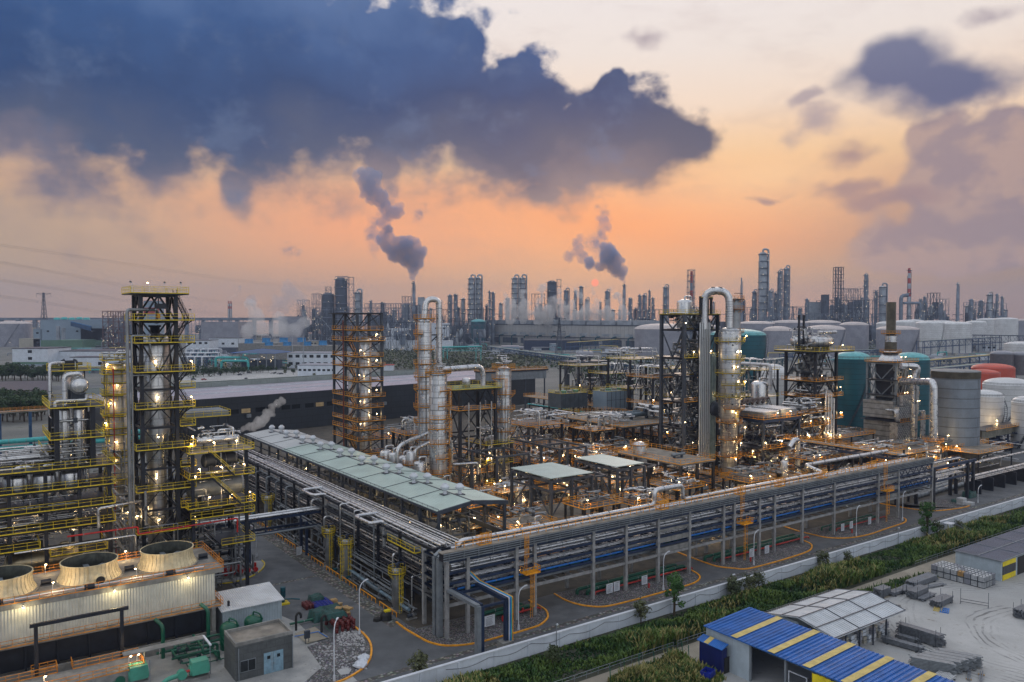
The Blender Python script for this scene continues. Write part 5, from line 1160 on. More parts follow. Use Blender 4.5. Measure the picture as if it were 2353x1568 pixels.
deck(k1,-.5,-1.5,16,15,6.5,concf,orange);deck(k2,-3,-1.5,16,14,6.2,concf,orange)
open_frame('open dark frame without a roof right of the fat middle column',122.1,181,11,38,16.6,1,3);open_frame('open dark frame without a roof in the middle of the plant',144.5,181.5,10.2,26.5,16.6,1,3);open_frame('small open dark frame near the shed gable',106,186,11,34,15,1,3)
t=T('orange_deck','tan floored deck with orange railings on dark posts near the silver ducts','platform',W(161,149.5))
for x in(.4,7,13.6):
    for y in(.4,12.5,24.6):MB().box(x-.35,y-.35,0,x+.35,y+.35,14.7).build('column',black,t)
deck(t,0,0,14,25,15,concf,orange,th=.5,h=1.3);deck(t,-3,-1,15,22,5.8,concf,orange);floor_beams(t,(.4,13.6),(.4,12.5,24.6),(10.2,),.3,black)
b=MB()
for x,y in((9.5,11),(8,8)):b.lathe((x,y,15.02),[(.9,0),(.9,.08),(.55,.08),(.55,0)],20)
b.build('manhole',grey,t)
hvessel('short blue grey exchanger on the tan floored orange deck',W(168,157,16.1),.4,5,AL,lgrey,zb=15.05);t3_=T('ringed_pot','silver pot ringed with orange rails on the tan floored deck','vessel',W(164.5,169,15));tower_shell(t3_,0,0,0,2.5,2.0,silver);ring_platform(t3_,0,0,2.6,2.0,.8,0,360,orange)
hvessel('grey drum on the lower deck under the orange deck',W(164,153.5,7.2),.9,4.6,AL,lgrey,zb=5.8);hvessel('small blue drum on the lower deck under the orange deck',W(172,151.5,6.7),.5,4,AL,lgrey,zb=5.8)
t=T('concrete_deck','broad pale deck with orange railings carrying two blue grey exchangers','platform',W(190,203))
for x in(.6,9.4,18,27.4):
    for y in(.6,14,27,40.4):MB().box(x-.4,y-.4,0,x+.4,y+.4,16.6).build('column',black,t)
deck(t,0,0,28,41,17,concf,orange,th=.5,h=1.3);floor_beams(t,(.6,27.4),(.6,14,27,40.4),(16.6,10),.4,black);braces(t,(.6,27.4),(.6,14,27,40.4),(3,10,16.5),.3,black,'v','fl')
for k in range(2):hvessel('long blue grey exchanger on the broad pale deck, %s of the pair'%['front','rear'][k],W(209+k*-2,215+k*4.5,18.8),.9,13,AL,mat('blue_grey_paint_%d'%k,(.10,.14,.17),.45),zb=17.02)
pipework('silver valves and pipes on the left end of the broad pale deck',191,208,201,222,17,20,34,53,silver,(.1,.3),zl=[.4,1.2,2.0,2.8])
pipework('silver pipes at the right end of the broad pale deck',211,205,217,222,17,22.5,10,54,silver,(.3,.5))
t=T('walkway_rack','long orange railed walkway rack receding behind the broad pale deck','pipe rack',W(243,246));
for k in range(8):
    for x in(0,6):MB().box(x-.25,k*12-.25,0,x+.25,k*12+.25,13.8).build('column',black,t)
deck(t,-1,-1,7,88,14.2,concf,orange,th=.5,h=1.3);floor_beams(t,(0,6),(0,84),(10,7),.4,black)
for k in range(5):run('pipe under the receding orange railed walkway, %s'%['teal one','first silver','second silver','third silver','last silver'][k],tealpipe if k==0 else silver,.3,[(243+k*1.3-1,247,10.4),(243+k*1.3-1,330,10.4)],n=7)
# big process mass behind: cooler boxes, frames, small units
def boxunit(label,px,Y,z0,wx,wy,h,m_,mr=yellow,legs=True):
    a=pxuv(px,Y);t=T('air_cooler',label,'air cooler',W(a[0],a[1]));MB().box(0,0,z0,wx,wy,z0+h).build('casing',m_,t);b=MB();b.rail([(0,0,z0+h),(wx,0,z0+h),(wx,wy,z0+h),(0,wy,z0+h)],1.2,1.6,closed=True);b.build('railing',mr,t)
    b=MB();n=max(2,int(wx/2.2))
    for k in range(n+1):b.box(wx*k/n-.08,-.08,z0,wx*k/n+.08,0,z0+h)
    b.box(0,-.07,z0+h*.5,wx,0,z0+h*.5+.12);b.build('frame',grey,t)
    for k in range(max(2,int(wx/3.5))):MB().cyl((1.5+k*3.3,wy/2,z0+h),(1.5+k*3.3,wy/2,z0+h+.9),1.1,12,1.3).build('fan_ring',mint if k%2 else lgrey,t)
    for x in(.3,wx-.3):
        for y in(.3,wy-.3):MB().box(x-.25,y-.25,0,x+.25,y+.25,z0).build('column',black,t)
boxunit('dark louvred cooler box with yellow rails near the charcoal building',1290,330,17,14,9,6,mat('slate_casing',(.06,.08,.10),.5));boxunit('pale blue cooler box with small green fans',1395,335,16,15,9,7.5,bluew,yellow)
hvessel('pale grey drum high on a dark gantry at the charcoal building corner',P(1344,816,420),2.1,8.5,AL,lav,zb=32.1);t=T('drum_gantry','dark portal frame carrying the pale grey drum','frame',W(*[pxuv(1344,420)[0]-16,pxuv(1344,420)[1]-6]));
for x in(7,24):MB().box(x-1,0,0,x+1,2,30.8).build('column',grey,t);MB().box(x-1,9,0,x+1,11,30.8).build('column',grey,t)
MB().box(4,-1,30.8,28,12,32).build('platform',grey,t)
run('tall slim pipe beside the pale grey drum',lgrey,.5,[(pxuv(1344,420)[0]+4,pxuv(1344,420)[1]-8,36),(pxuv(1344,420)[0]+14,pxuv(1344,420)[1]-8,36),(pxuv(1344,420)[0]+14,pxuv(1344,420)[1]-8,6)],n=8)

# ---------------------------------------------------------------- right black tower with ducts, big column
q=pxuv(1572,258);t3=T('framed_tower','open black framed tower beside the biggest banded column, right of centre','tower',W(*q));TW,TD=16.0,10.2;TZ=55.8
zs3=[55-(y-729)*258/1830 for y in(721,757,823,864,925,985,1035)]+[1]
for x in(0,10.4,TW):
    for y in(0,TD):MB().box(x-.5,y-.45,0,x+.5,y+.45,TZ).build('column',black if x else grey,t3)
floor_beams(t3,(0,10.4,TW),(0,TD),zs3[:-1],.5,black);braces(t3,(0,10.4,TW),(0,TD),zs3,.32,grey,'a')
deck(t3,-.6,-.8,TW+.6,TD+.6,TZ+.3,black,yellow,th=.3,h=1.3)
for k,z in enumerate(zs3[1:-1]):deck(t3,(3 if k%2==0 else-.5),-.6 if k%2 else 3,TW+1.5,TD+(3 if k==1 else .4),z+.1,black,yellow if k<3 else orange,sides='fr')
q3=q;du=T('cladding_duct','bundle of tall slim pale risers standing in front of the black tower','duct',W(q3[0]+5.6,q3[1]-1.6));b=MB();rsm=mat('riser_cladding',(.58,.61,.63),.35,.6,.05)
for k in range(6):MB().cyl((k*.92,0,8),(k*.92,0,53.2),.27,8).build('riser',rsm,du)
MB().box(-.2,.35,8,4.8,.6,53).build('riser_gap_shade',black,du)  # black sheet added behind the risers as shade between them
for k in range(4):b.cyl((5.6+k*.8,.4,8),(5.6+k*.8,.4,43),.27,8)
b.build('rear_riser',mat('green_grey_cladding',(.30,.38,.37),.4,.3),du)
c4=pxuv(1676,258);t=T('tall_column','biggest banded silver column on the right with round manways and ring decks','column',W(*c4));tower_shell(t,0,0,0,52.5,3.55,shell,segs=[(0,2.6),(21,2.75),(23.5,3.5),(50,3.55)],n=34)
for z,a0,a1 in((47.2,90,380),(41.5,190,380),(37,150,400),(33.2,190,380),(29.4,100,400),(25.5,200,400),(21,90,400),(15.5,160,420),(10,120,400),(5,100,400)):ring_platform(t,0,0,z,3.6 if z>22 else 2.9,1.35,a0,a1,yellow if z>26 else orange)
for z in(48.6,39.5,31,22,44):b=MB();a=radians(262);b.cyl((3.2*cos(a),3.2*sin(a),z),(4.0*cos(a),4.0*sin(a),z),.62,16);b.build('manway',silver,t)
for z in(43,34,25):cage_ladder(t,-.8,-3.6,z-5,z,-pi/2,yellow)
for z in(46,38.8,36.2,30,27):a=radians(235);MB().cyl((3.3*cos(a),3.3*sin(a),z),(3.62*cos(a),3.62*sin(a),z),.3,10).build('nozzle_mark',black,t)
c5=pxuv(1686,268);t=T('tall_column','slim rear column with an overhead bend rising behind the biggest one','column',W(*c5));tower_shell(t,0,0,0,60.5,2.0,silverd)
for z,a0,a1 in((61,180,420),(57.6,180,420),(50,180,400)):ring_platform(t,0,0,z,2.0,1.3,a0,a1,rust)
MB().beam((0,0,63.0),(4,0,63.0),.2).build('davit',black,t)
gn=T('overhead_pipe','huge ribbed silver pipe arching from the black tower over to the biggest column','pipe',W(q3[0],q3[1]));ax_=c4[0]-q3[0];ay_=c4[1]-q3[1];lx,ly=uv(P(1618,700,262));lx-=q3[0];ly-=q3[1];rx_,ry_=uv(P(1676,700,260));rx_-=q3[0];ry_-=q3[1]
MB().tube([(lx,ly,51),(lx,ly,63.6),(rx_,ry_,63.6),(rx_,ry_,50.5)],1.22,20,3.9).build('run',silver,gn);b=MB()
for k in range(12):b.cyl((rx_,ry_,54+k*.55),(rx_,ry_,54.1+k*.55),1.27,20)
for f_ in(.36,.62):b.cyl((lx+(rx_-lx)*f_-.25,ly+(ry_-ly)*f_,63.55),(lx+(rx_-lx)*f_+.25,ly+(ry_-ly)*f_,63.55),1.34,20)
b.build('band',grey,gn)
fr=T('pipe_support','black portal with yellow rails under the huge arching pipe','frame',W(q3[0],q3[1]));b=MB()
for x in(lx-1.8,lx+1.7,rx_-1.8):b.box(x-.35,ly-.3,56,x+.35,ly+.3,61.8)
b.box(lx-2,ly-.3,60.8,rx_-1.2,ly+.3,61.4);b.build('portal',black,fr);b=MB();b.rail([(lx-2,ly-.4,61.4),(rx_-1.4,ly-.4,61.4)],2.0,1.6);b.rail([(lx-2,ly-.4,56.2),(lx-2,ly-.4,56.2+.01)],1,1);b.build('railing',yellow,fr)
vvessel('silver still pot with conical top on the black tower roof',q3[0]+6.5,q3[1]+6,50,61,2.6,silver,leg=1)
pipework('valves and pipes strewn over the black tower roof',q3[0]+5,q3[1]+1,q3[0]+13,q3[1]+6,56.3,58.6,22,55,silver,(.08,.2))
for k,z in enumerate(zs3[1:]):pipework('equipment pipes on floor %s below the black tower roof'%['one','two','three','four','five','six','seven'][k],q3[0]+2,q3[1]+1,q3[0]+15,q3[1]+9.5,z+.3,z+5,34,160+k,silverd if k%2 else silver,(.12,.45))
hvessel('dark round drum between the silver ducts and the biggest column',W(q3[0]+13,q3[1]+1,24.5),2.4,6,AL+pi/2,grey,zb=21.6)
for k in range(9):plant_lamp(W(c4[0]-2+(k%3)*2,c4[1]-4.6,8+k*4.9),'lamp against the biggest banded column on the right',190)
for k in range(9):plant_lamp(W(q3[0]+(k%4)*4,q3[1]-.4,zs3[1+k%6]+.2),'lamp on a floor of the open black framed tower',150 if k%2 else 0)
# unit left of the black tower and behind the broad deck
for k,(px,Y,z,wx,wy)in enumerate([(1448,340,37,20,14),(1500,315,31,14,14),(1330,375,32,18,14),(1250,285,15,16,14),(1540,325,34,12,14),(1362,262,17.5,9,10),(1395,365,29,16,12),(1215,262,19,14,12),(1118,236,17,9,10),(1600,330,30,14,14),(1745,330,33,12,12),(935,236,20,9,9)]):
    a=pxuv(px,Y);t=T('deck_tower','dark multi level frame with rails, %s'%['behind the pale cooler box','left of the black tower','behind the left rail of the broad deck','beyond the squat orange ringed column','peeping out behind the black tower','braced one between the canopies and broad deck','behind the broad deck exchangers','right of the squat ringed column foot','under the yellow topped frame','behind the silver risers','between biggest column and exchanger tower','behind the middle vessels'][k],'tower',W(*a))
    for x in(0,wx):
        for y in(0,wy):MB().box(x-.35,y-.35,0,x+.35,y+.35,z).build('column',black,t)
    zz_=[z*f_ for f_ in(1,.66,.33)];plant_lamp(W(a[0],a[1]-.4,z*.66),'lamp on a dark multi level frame',240);plant_lamp(W(a[0]+wx,a[1]-.4,z*.33),'lamp on a dark multi level frame',240)
    for z_ in zz_:deck(t,-.6,-.6,wx+.6,wy+.6,z_,black,(yellow,orange)[k%2],sides='fl')
    braces(t,(0,wx),(0,wy),[z,z*.66,z*.33,0],.25,black,'v');pipework('pipes on the dark multi level frame, %s'%['behind the pale cooler box','left of the black tower','behind the broad deck rail','beyond the squat column','behind the black tower','between canopies and broad deck','behind the deck exchangers','right of the squat column foot','under the yellow topped frame','behind the silver risers','between biggest column and exchanger tower','behind the middle vessels'][k],a[0],a[1],a[0]+wx,a[1]+wy,1,z+4,34,200+k,silver,(.12,.35))

# ---------------------------------------------------------------- exchanger tower (drums on top) right
q=pxuv(1873,290);t4=T('exchanger_tower','black steel tower with two silver drums lying on its top deck, far right','tower',W(*q));W4,D4=13.0,12.5;z4=42.4
for x in(0,W4):
    for y in(0,D4):MB().box(x-.45,y-.45,0,x+.45,y+.45,z4).build('column',black,t4)
deck(t4,-4.5,-4.5,W4+4.5,D4+2,z4+.4,black,yellow,th=.7,h=1.35);lv4=[z4,31.5,25.6,17.3,8.8,2]
floor_beams(t4,(0,W4),(0,D4),lv4[:-1],.5,black);braces(t4,(0,W4),(0,D4),lv4,.3,black,'v');
for z_,m_ in((31.7,orange),(25.8,orange),(17.4,orange),(9,orange)):deck(t4,-1.4,-1.4,W4+2.6,D4+1,z_,black,m_,sides='flr')
for k in range(2):hvessel('silver drum on top of the far right black tower, %s'%['front one with ribbed end','rear one'][k],W(q[0]+5.5+k*-1,q[1]+1.5+k*7,z4+3.6),2.1,9.5,AL,silver,zb=z4+.45)
run('silver header over the drums on the far right tower',silver,.6,[(q[0]+3,q[1]+1,z4+7),(q[0]+14,q[1]+1,z4+7)],n=10)
b=T('twin_stack','black twin post frame rising left of the top drums','frame',W(q[0]-1.5,q[1]+6,z4));m2=MB();m2.box(-.3,-.3,0,.3,.3,12);m2.box(2.6,-.3,0,3.2,.3,12);m2.box(-.6,-.4,8.6,3.5,.4,9.2);m2.cyl((0,0,12),(0,0,13.4),.5,10);m2.cyl((2.9,0,12),(2.9,0,13.4),.5,10);m2.build('frame',black,b)
pipework('pipes around the top drums of the far right tower',q[0]-2,q[1],q[0]+13,q[1]+12,z4+.6,z4+8,26,56,silver,(.1,.3))
for k in range(5):pipework('pipes and exchangers on the %s floor of the far right tower'%['top','second','third','fourth','lowest'][k],q[0]+.5,q[1]+.5,q[0]+W4-.5,q[1]+D4-.5,lv4[k+1]+.4,lv4[k]-1,40,57+k,silver if k%2 else silverd,(.2,.75))
for k in range(4):run('tall silver riser on the right side of the exchanger tower, %s'%['first','second','third','fourth'][k],whitepipe,.3,[(q[0]+4+k*1.7,q[1]-1.8,4),(q[0]+4+k*1.7,q[1]-1.8,28-k)],n=8)
for k in range(12):plant_lamp(W(q[0]+W4+1.6 if k%2 else q[0]+2,q[1]-1.2,(6,9,13,17.5,22,27,31.8,z4+.4)[k%8]),'lamp on the right side of the exchanger tower',190 if k%3 else 0)
a=pxuv(1838,272);lb=T('deck_block','braced lower deck block with orange rails below the exchanger tower','tower',W(*a))
for x in(0,7,14):
    for y in(0,12):MB().box(x-.38,y-.38,0,x+.38,y+.38,22).build('column',grey,lb)
for z in(6.5,12.5,17.5,22):deck(lb,-1.2,-1.4,16,13,z,black,orange,sides='fr');pipework('pipes and drums on the lower block under the exchanger tower, %s level'%{6.5:'lowest',12.5:'second',17.5:'third',22:'top'}[z],a[0],a[1]-.5,a[0]+14,a[1]+9,z+.2,z+4,26,700+int(z),silver,(.14,.5))
braces(lb,(0,7,14),(0,12),(0,6.5,12.5,17.5,22),.3,grey,'z','fr');stair(lb,(14.8,-.6,6.5),(9.5,-.6,12.5),.8,black,orange);stair(lb,(9.5,-.6,12.5),(14.6,-.6,17.5),.8,black,orange)
for z in(6.5,12.5,17.5):plant_lamp(W(a[0]+15,a[1]-1.3,z),'lamp on the braced lower deck block',260);plant_lamp(W(a[0]+4,a[1]-1.3,z),'lamp on the braced lower deck block',260)
# blue decked air coolers in front of it
a=pxuv(1782,262);t=T('air_cooler','air cooler bank on a navy deck with orange rails in front of the exchanger tower','air cooler',W(a[0],a[1]));deck(t,-6,0,14,14,21.6,navy,orange,th=1.2,h=1.3);MB().box(-5,1,21.8,3.5,13,23.6).build('bundle',lgrey,t);MB().box(4.2,1,21.8,13,13,23.9).build('bundle',lgrey,t)
b=MB()
for k in range(12):b.box(-5,1.2+k,23.6,3.4,1.7+k,23.9);b.box(4.4,1.2+k,23.9,12.8,1.7+k,24.2)
b.build('fin',whitepipe,t)
for x in(-5.5,4,13.5):
    for y in(.5,13.5):MB().box(x-.4,y-.4,0,x+.4,y+.4,20.4).build('column',grey,t)
deck(t,-8,-1.5,15,12,12.2,black,orange,sides='fr');deck(t,-8,-1.5,13,12,6,black,orange,sides='fr');floor_beams(t,(-5.5,13.5),(.5,13.5),(12,6),.4,black);braces(t,(-5.5,4,13.5),(.5,13.5),(0,6,12,20),.3,grey,'x','f')
for k in range(7):run('dark exchanger header pipe on the navy deck, %s'%['first','second','third','fourth','fifth','sixth','seventh'][k],mat('brown_header',(.10,.07,.06),.5)if k==0 else MATS['brown_header'],.55,[(a[0]-6+k*2.8,a[1]+13.5,25),(a[0]-4+k*2.8,a[1]+13.5,26.5),(a[0]-2.6+k*2.8,a[1]+13.5,26.5)],n=9)
for k,(x,z_)in enumerate(((1,8.2),(9,7.8))):hvessel('%s drum under the navy air cooler deck'%['silver','banded grey'][k],W(a[0]+x,a[1]+3,z_),1.3,5,AL+pi/2,silver,zb=6)
pipework('pipes under the navy air cooler deck, upper level',a[0]-7,a[1]-1,a[0]+13,a[1]+11,12.4,19,40,70,silver,(.12,.32));pipework('pipes under the navy air cooler deck, lower level',a[0]-7,a[1]-1,a[0]+13,a[1]+11,6.2,11,40,71,silver,(.12,.32));pipework('pipes at ground level under the navy air cooler deck',a[0]-8,a[1]-4,a[0]+14,a[1]+11,0,5.6,40,72,silverd,(.15,.4))
run('fat silver pipe hooking down to the rack in front of the air coolers',silver,.8,[(a[0]-12,a[1]-14,15),(a[0]-9.5,a[1]-14,17),(a[0]-7.5,a[1]-14,17),(a[0]-7.5,a[1]-14,5)],n=12,bend=2)
for k in range(8):plant_lamp(W(a[0]-6+k*2.6,a[1]-1.2,(12.4,6.2,21.8)[k%3]),'lamp on the orange railed floors under the navy air coolers',190)
vvessel('silver vertical vessel with conical inlet near the teal tank',*pxuv(1745,300),8,31,3.2,silver,leg=2);vvessel('stout silver vessel left of the air coolers',*pxuv(1722,285),6,22,2.6,silver,leg=2,plats=[(18,0,360)],rail_m=orange)
run('thick white lagged pipe over the vessels by the teal tank',whitepipe,.7,[(*pxuv(1690,330),36),(*pxuv(1770,315),36),(*pxuv(1770,315),26)],n=10)
pipework('pipes between the biggest column and the air coolers',c4[0]+4,c4[1]+6,c4[0]+22,c4[1]+26,0,24,46,73,silver,(.15,.45))

# ---------------------------------------------------------------- fired heater with sooty stack
q=pxuv(2046,330);h=T('fired_heater','fired heater with a tall sooty stack over grey framing and silver boxes','heater',W(q[0]-6.5,q[1]-6));sx,sy=6.6,6.2
MB().lathe((sx,sy,0),[(2.35,41.0),(2.3,47.2),(2.05,47.2),(1.85,47.3),(1.85,61.2),(1.6,61.2),(1.55,58)],28).build('stack',stackm,h);MB().lathe((sx,sy,0),[(2.32,40.5),(2.32,47.25)],28).build('stack_sleeve',silver,h)
MB().lathe((sx,sy,0),[(5.2,37),(2.3,41)],8,smooth=False).build('stack_cone',silver,h)
HF=13.2
for x in(0,HF/2,HF):
    for y in(0,12.4):MB().box(x-.4,y-.4,0,x+.4,y+.4,36.2).build('column',lgrey,h)
floor_beams(h,(0,HF/2,HF),(0,12.4),(36.4,29.4,23),.5,lgrey);braces(h,(0,HF/2,HF),(0,12.4),(36.2,29.4,23,14),.35,lgrey,'a')
deck(h,-1.2,-1.2,HF+1.8,13,36.8,black,orange);deck(h,-1.6,-1.6,HF+2,12,29.6,black,orange,sides='fr');deck(h,-1.6,-1.6,HF+2,12,23.3,black,orange,sides='fr');pipework('pipes and ducts inside the heater frame',q[0]-6,q[1]-6,q[0]+6,q[1]-3.2,23.4,36,26,990,silverd,(.15,.5));ring_platform(h,sx,sy,40.5,2.4,1.8,0,360,orange);ring_platform(h,sx,sy,48.2,2.0,1.8,0,360,orange)
MB().box(2.5,2.5,20,HF-2,10,36).build('convection_box',black,h)
qm=mat('quilted_silver',(.62,.62,.63),.32,.85,.2,.8,.15,(.16,.15,.14),bump=1.0,bscale=1.2)
MB().box(-3.2,-3.4,14.4,4.2,-1,19.0).build('insulated_panel',qm,h);MB().box(-.6,-3.2,19.4,6.6,-1,23.4).build('insulated_panel',qm,h);MB().box(-4.4,-3.4,2.6,4.6,0,12.8).build('insulated_panel',qm,h);MB().box(-3.6,-1,14.2,HF,12,21).build('radiant_box',mat('heater_casing',(.42,.44,.46),.38,.75,.3,.4,.3,(.10,.09,.08),seam=(2.2,2.2,(radians(90),0,0),.2)),h)
MB().box(-3,-.5,2.5,HF+.5,12,12.6).build('radiant_box',MATS['heater_casing'],h);MB().box(HF-2.5,-2.4,15,HF+.2,0,26.6).build('header_box',mat('white_header_boxes',(.46,.46,.44),.5,.3,.3,.5,.6,(.32,.16,.06),seam=(1.4,1.4,(radians(90),0,0),.18)),h)
for(x0,x1,z0_,z1_,yy)in((-3.2,4.2,14.4,19.0,-3.45),(-.6,6.6,19.4,23.4,-3.25),(-4.4,4.6,2.6,12.8,-3.45)):
    b=MB();s_=1.5;x=x0
    while x<x1-.1:
        z=z0_
        while z<z1_-.1:X_,Z_=min(x+s_,x1),min(z+s_,z1_);b.beam((x,yy,z),(X_,yy,Z_),.2);b.beam((X_,yy,z),(x,yy,Z_),.2);z+=s_
        x+=s_
    b.build('quilt_rib',lgrey,h)
for x in(-1,4.6,9,HF):MB().box(x-.25,-1.9,0,x+.25,-1.4,23).build('column',lgrey,h)
for z in(16.5,19.2,21.2,10,7,4):MB().box(4.4,-1.8,z,HF,-1.3,z+.3).build('ledge',black,h)
deck(h,-6,-5.4,HF+3,12,13.4,black,orange,sides='fr',h=1.3);deck(h,3.5,-4.4,HF+3,12,2.8,black,orange,sides='fr')
for k in range(4):run('silver return bend pipe left of the heater box, %s'%['outermost','second','third','innermost'][k],silver,.42,[(q[0]-8-2.4,q[1]-7+k,17.5),(q[0]-12+k*.9,q[1]-9,17.6+k*.1),(q[0]-12+k*.9,q[1]-9,14),(q[0]-9.5,q[1]-9,12.5)],n=9)
for k in range(4):run('vertical silver coil pipe right of the heater, %s'%['first','second','third','fourth'][k],silver,.38,[(q[0]+7,q[1]-8,16),(q[0]+9.5+k*.9,q[1]-8,16),(q[0]+9.5+k*.9,q[1]-8,4)],n=8)
for k in range(12):plant_lamp(W(q[0]-8+(k*2.3)%16,q[1]-10.6 if k%3 else q[1]-6.6,(13.6,23,29.5,37,3,19.2)[k%6]),'lamp glowing on the fired heater structure',230 if k%2==0 else 0)
Yd=322
def dpt(pts,Y):return[(*uv(P(x,y,Y)),P(x,y,Y).z)for x,y in pts]
run('big silver flue duct with an angled drop, left of the two by the grey silo',silver,1.2,dpt([(2070,841),(2110,843),(2100,880),(2100,1030)],312),n=18,bend=1.6);run('big silver flue duct bending down beside the grey silo',silver,1.25,dpt([(2072,877)],318)+dpt([(2146,877),(2146,1010)],288),n=18,bend=3.2)
fb_=T('draught_fan_house','silver cone and box with orange decks under the right flue duct','fan house',W(*pxuv(2146,288)));MB().lathe((0,0,0),[(4.2,6.5),(1.4,9.8),(1.35,13)],8,smooth=False).build('cone',silver,fb_);MB().box(-5,-3.2,0,4.2,3.4,6.4).build('box',silverd,fb_);ring_platform(fb_,0,0,10.2,1.5,2.0,0,360,orange);deck(fb_,-4.4,-4,5.4,4,6.7,black,orange);deck(fb_,3.4,-4,6.8,3,2.6,black,orange,sides='fr')
plant_lamp(W(pxuv(2146,288)[0]+3.4,pxuv(2146,288)[1]-3.4,10.4),'lamp on the draught fan house beside the grey silo',260);plant_lamp(W(pxuv(2146,288)[0]-3.4,pxuv(2146,288)[1]-3.6,7),'lamp on the draught fan house beside the grey silo',220)

# ---------------------------------------------------------------- storage tanks on the right
def tank(label,px,Y,rpx,ztop,m_,mroof=None,dh=None,name='storage_tank',stair_a=None,group=None,rail_=True,z0=0,roof='dome'):
    p=P(px,HZ,Y);r=rpx*Y/F;t=T(name,label,'tank',(p.x,p.y,0),AL,group)
    MB().lathe((0,0,0),[(r,z0),(r,ztop)],56).build('shell',m_,t);dh=r*.28 if dh is None else dh
    MB().lathe((0,0,ztop),[(r+.15,-.2),(r+.15,0)]+[(a,c)for a,c in dome(r,dh,7)]if roof=='dome' else[(r+.15,0),(.01,.3)],56).build('roof',mroof or m_,t)
    if rail_:b=MB();b.rail([((r-.1)*cos(2*pi*k/40),(r-.1)*sin(2*pi*k/40),ztop)for k in range(41)],1.15,3,.07,kick=False);b.build('railing',lgrey,t)
    if stair_a:
        a0,a1=radians(stair_a[0]),radians(stair_a[1]);n=26;b=MB()
        for k in range(n):
            A_=a0+(a1-a0)*k/n;B_=a0+(a1-a0)*(k+1)/n;za_=ztop*k/n;zb_=ztop*(k+1)/n
            for rr_ in(r+.15,r+1.25):
                b.beam((rr_*cos(A_),rr_*sin(A_),za_),(rr_*cos(B_),rr_*sin(B_),zb_),.12,.3);b.beam((rr_*cos(A_),rr_*sin(A_),za_+1.1),(rr_*cos(B_),rr_*sin(B_),zb_+1.1),.08)
            b.beam((r*cos(A_),r*sin(A_),za_),((r+1.25)*cos(A_),(r+1.25)*sin(A_),za_),.5,.1);b.beam(((r+1.25)*cos(A_),(r+1.25)*sin(A_),za_),((r+1.25)*cos(A_),(r+1.25)*sin(A_),za_+1.1),.07)
        b.build('spiral_stair',grey,t)
    return t
tank('teal tank with a pale dome partly hidden by the biggest column',1696,480,62,44.5,teal,tealroof,3.4,stair_a=(-150,-40));tank('dark teal tank with diagonal stair between the exchanger tower and the heater',1960,372,39,35.8,teal,tealroof,3.2,stair_a=(-170,-62));tank('dark teal tank right behind the fired heater',2095,372,39,35.4,teal,tealroof,3.2)
sil=tank('big bare grey ringed silo standing in a concrete basin',2198,300,50.3,34.8,mat('grey_silo',(.22,.26,.31),.5,.3,.15,.2,.35,(.12,.13,.14),seam=(400,3.55,(radians(90),0,0),.2)),mat('silo_roof',(.20,.21,.22),.6),.6,name='silo',z0=2.5,rail_=False)
b=MB();r_s=50.3*300/F;b.lathe((0,0,32.2),[(r_s+.08,0),(r_s+.08,2.6)],56);b.build('stained_rim',stackm,sil)
p=P(2214,HZ,300);t=T('concrete_basin','round raw concrete basin wall at the foot of the grey silo','basin',(p.x,p.y,0));MB().lathe((0,0,0),[(10.4,0),(10.4,6.2),(9.8,6.2),(9.8,2.4),(.01,2.4)],40,smooth=False).build('wall',concrete,t)
tank('white domed tank with a long spiral stair right of the grey silo',2268,352,37,20.2,white,white,2.6,stair_a=(-150,-20));tank('white domed tank behind the one with the long stair',2318,415,50,20,white,white,3.4,stair_a=(-160,-100));tank('white tank cut by the right picture edge',2372,335,38,19.2,white,white,2.6,stair_a=(-190,-120));tank('white domed tank low behind the tall teal tank',1778,400,36,25,white,white,6.5)
tank('round red tank on the right with a paler red dome',2284,620,44,15.4,redt,redt,3.5,stair_a=(-90,-20));tank('smaller red tank overlapping the round red one',2262,580,34,14,redt,redt,3);tank('dark steel tank behind the red ones',2304,760,24,20,mat('dark_tank',(.09,.08,.09),.5),lav,3);tank('dark steel tank at the right edge behind the red ones',2342,760,17,19,MATS['dark_tank'],lav,3);tank('white tank at the right edge above the red tanks',2362,820,46,27,white,white,3)
for k,(px,z)in enumerate(((2249,13),(2310,9),(2353,11),(1922,24))):plant_lamp(Vector((*P(px-14,HZ,340 if k<3 else 360).xy,z)),'wall lamp lighting a tank shell',500,group='wall lamps on the tanks')
b=T('tank_side_platform','pale panelled trough with rails in front of the white tanks','platform',W(*pxuv(2258,318)),AL);MB().box(0,0,6,40,5,9.5).build('trough',mat('dirty_panels',(.28,.27,.22),.6,.2,.3,.5,.5,(.10,.09,.06),seam=(3,3.4,(radians(90),0,0),.05)),b);deck(b,-.5,-2,40,6,9.6,black,orange,sides='f');
for x in range(0,41,8):MB().box(x-.3,.2,0,x+.3,.8,6).build('column',navy,b)
pipework('navy pipes and beams below the pale panelled trough',*pxuv(2262,312),pxuv(2262,312)[0]+34,pxuv(2262,312)[1]+12,0,6,46,91,navy,(.12,.4))
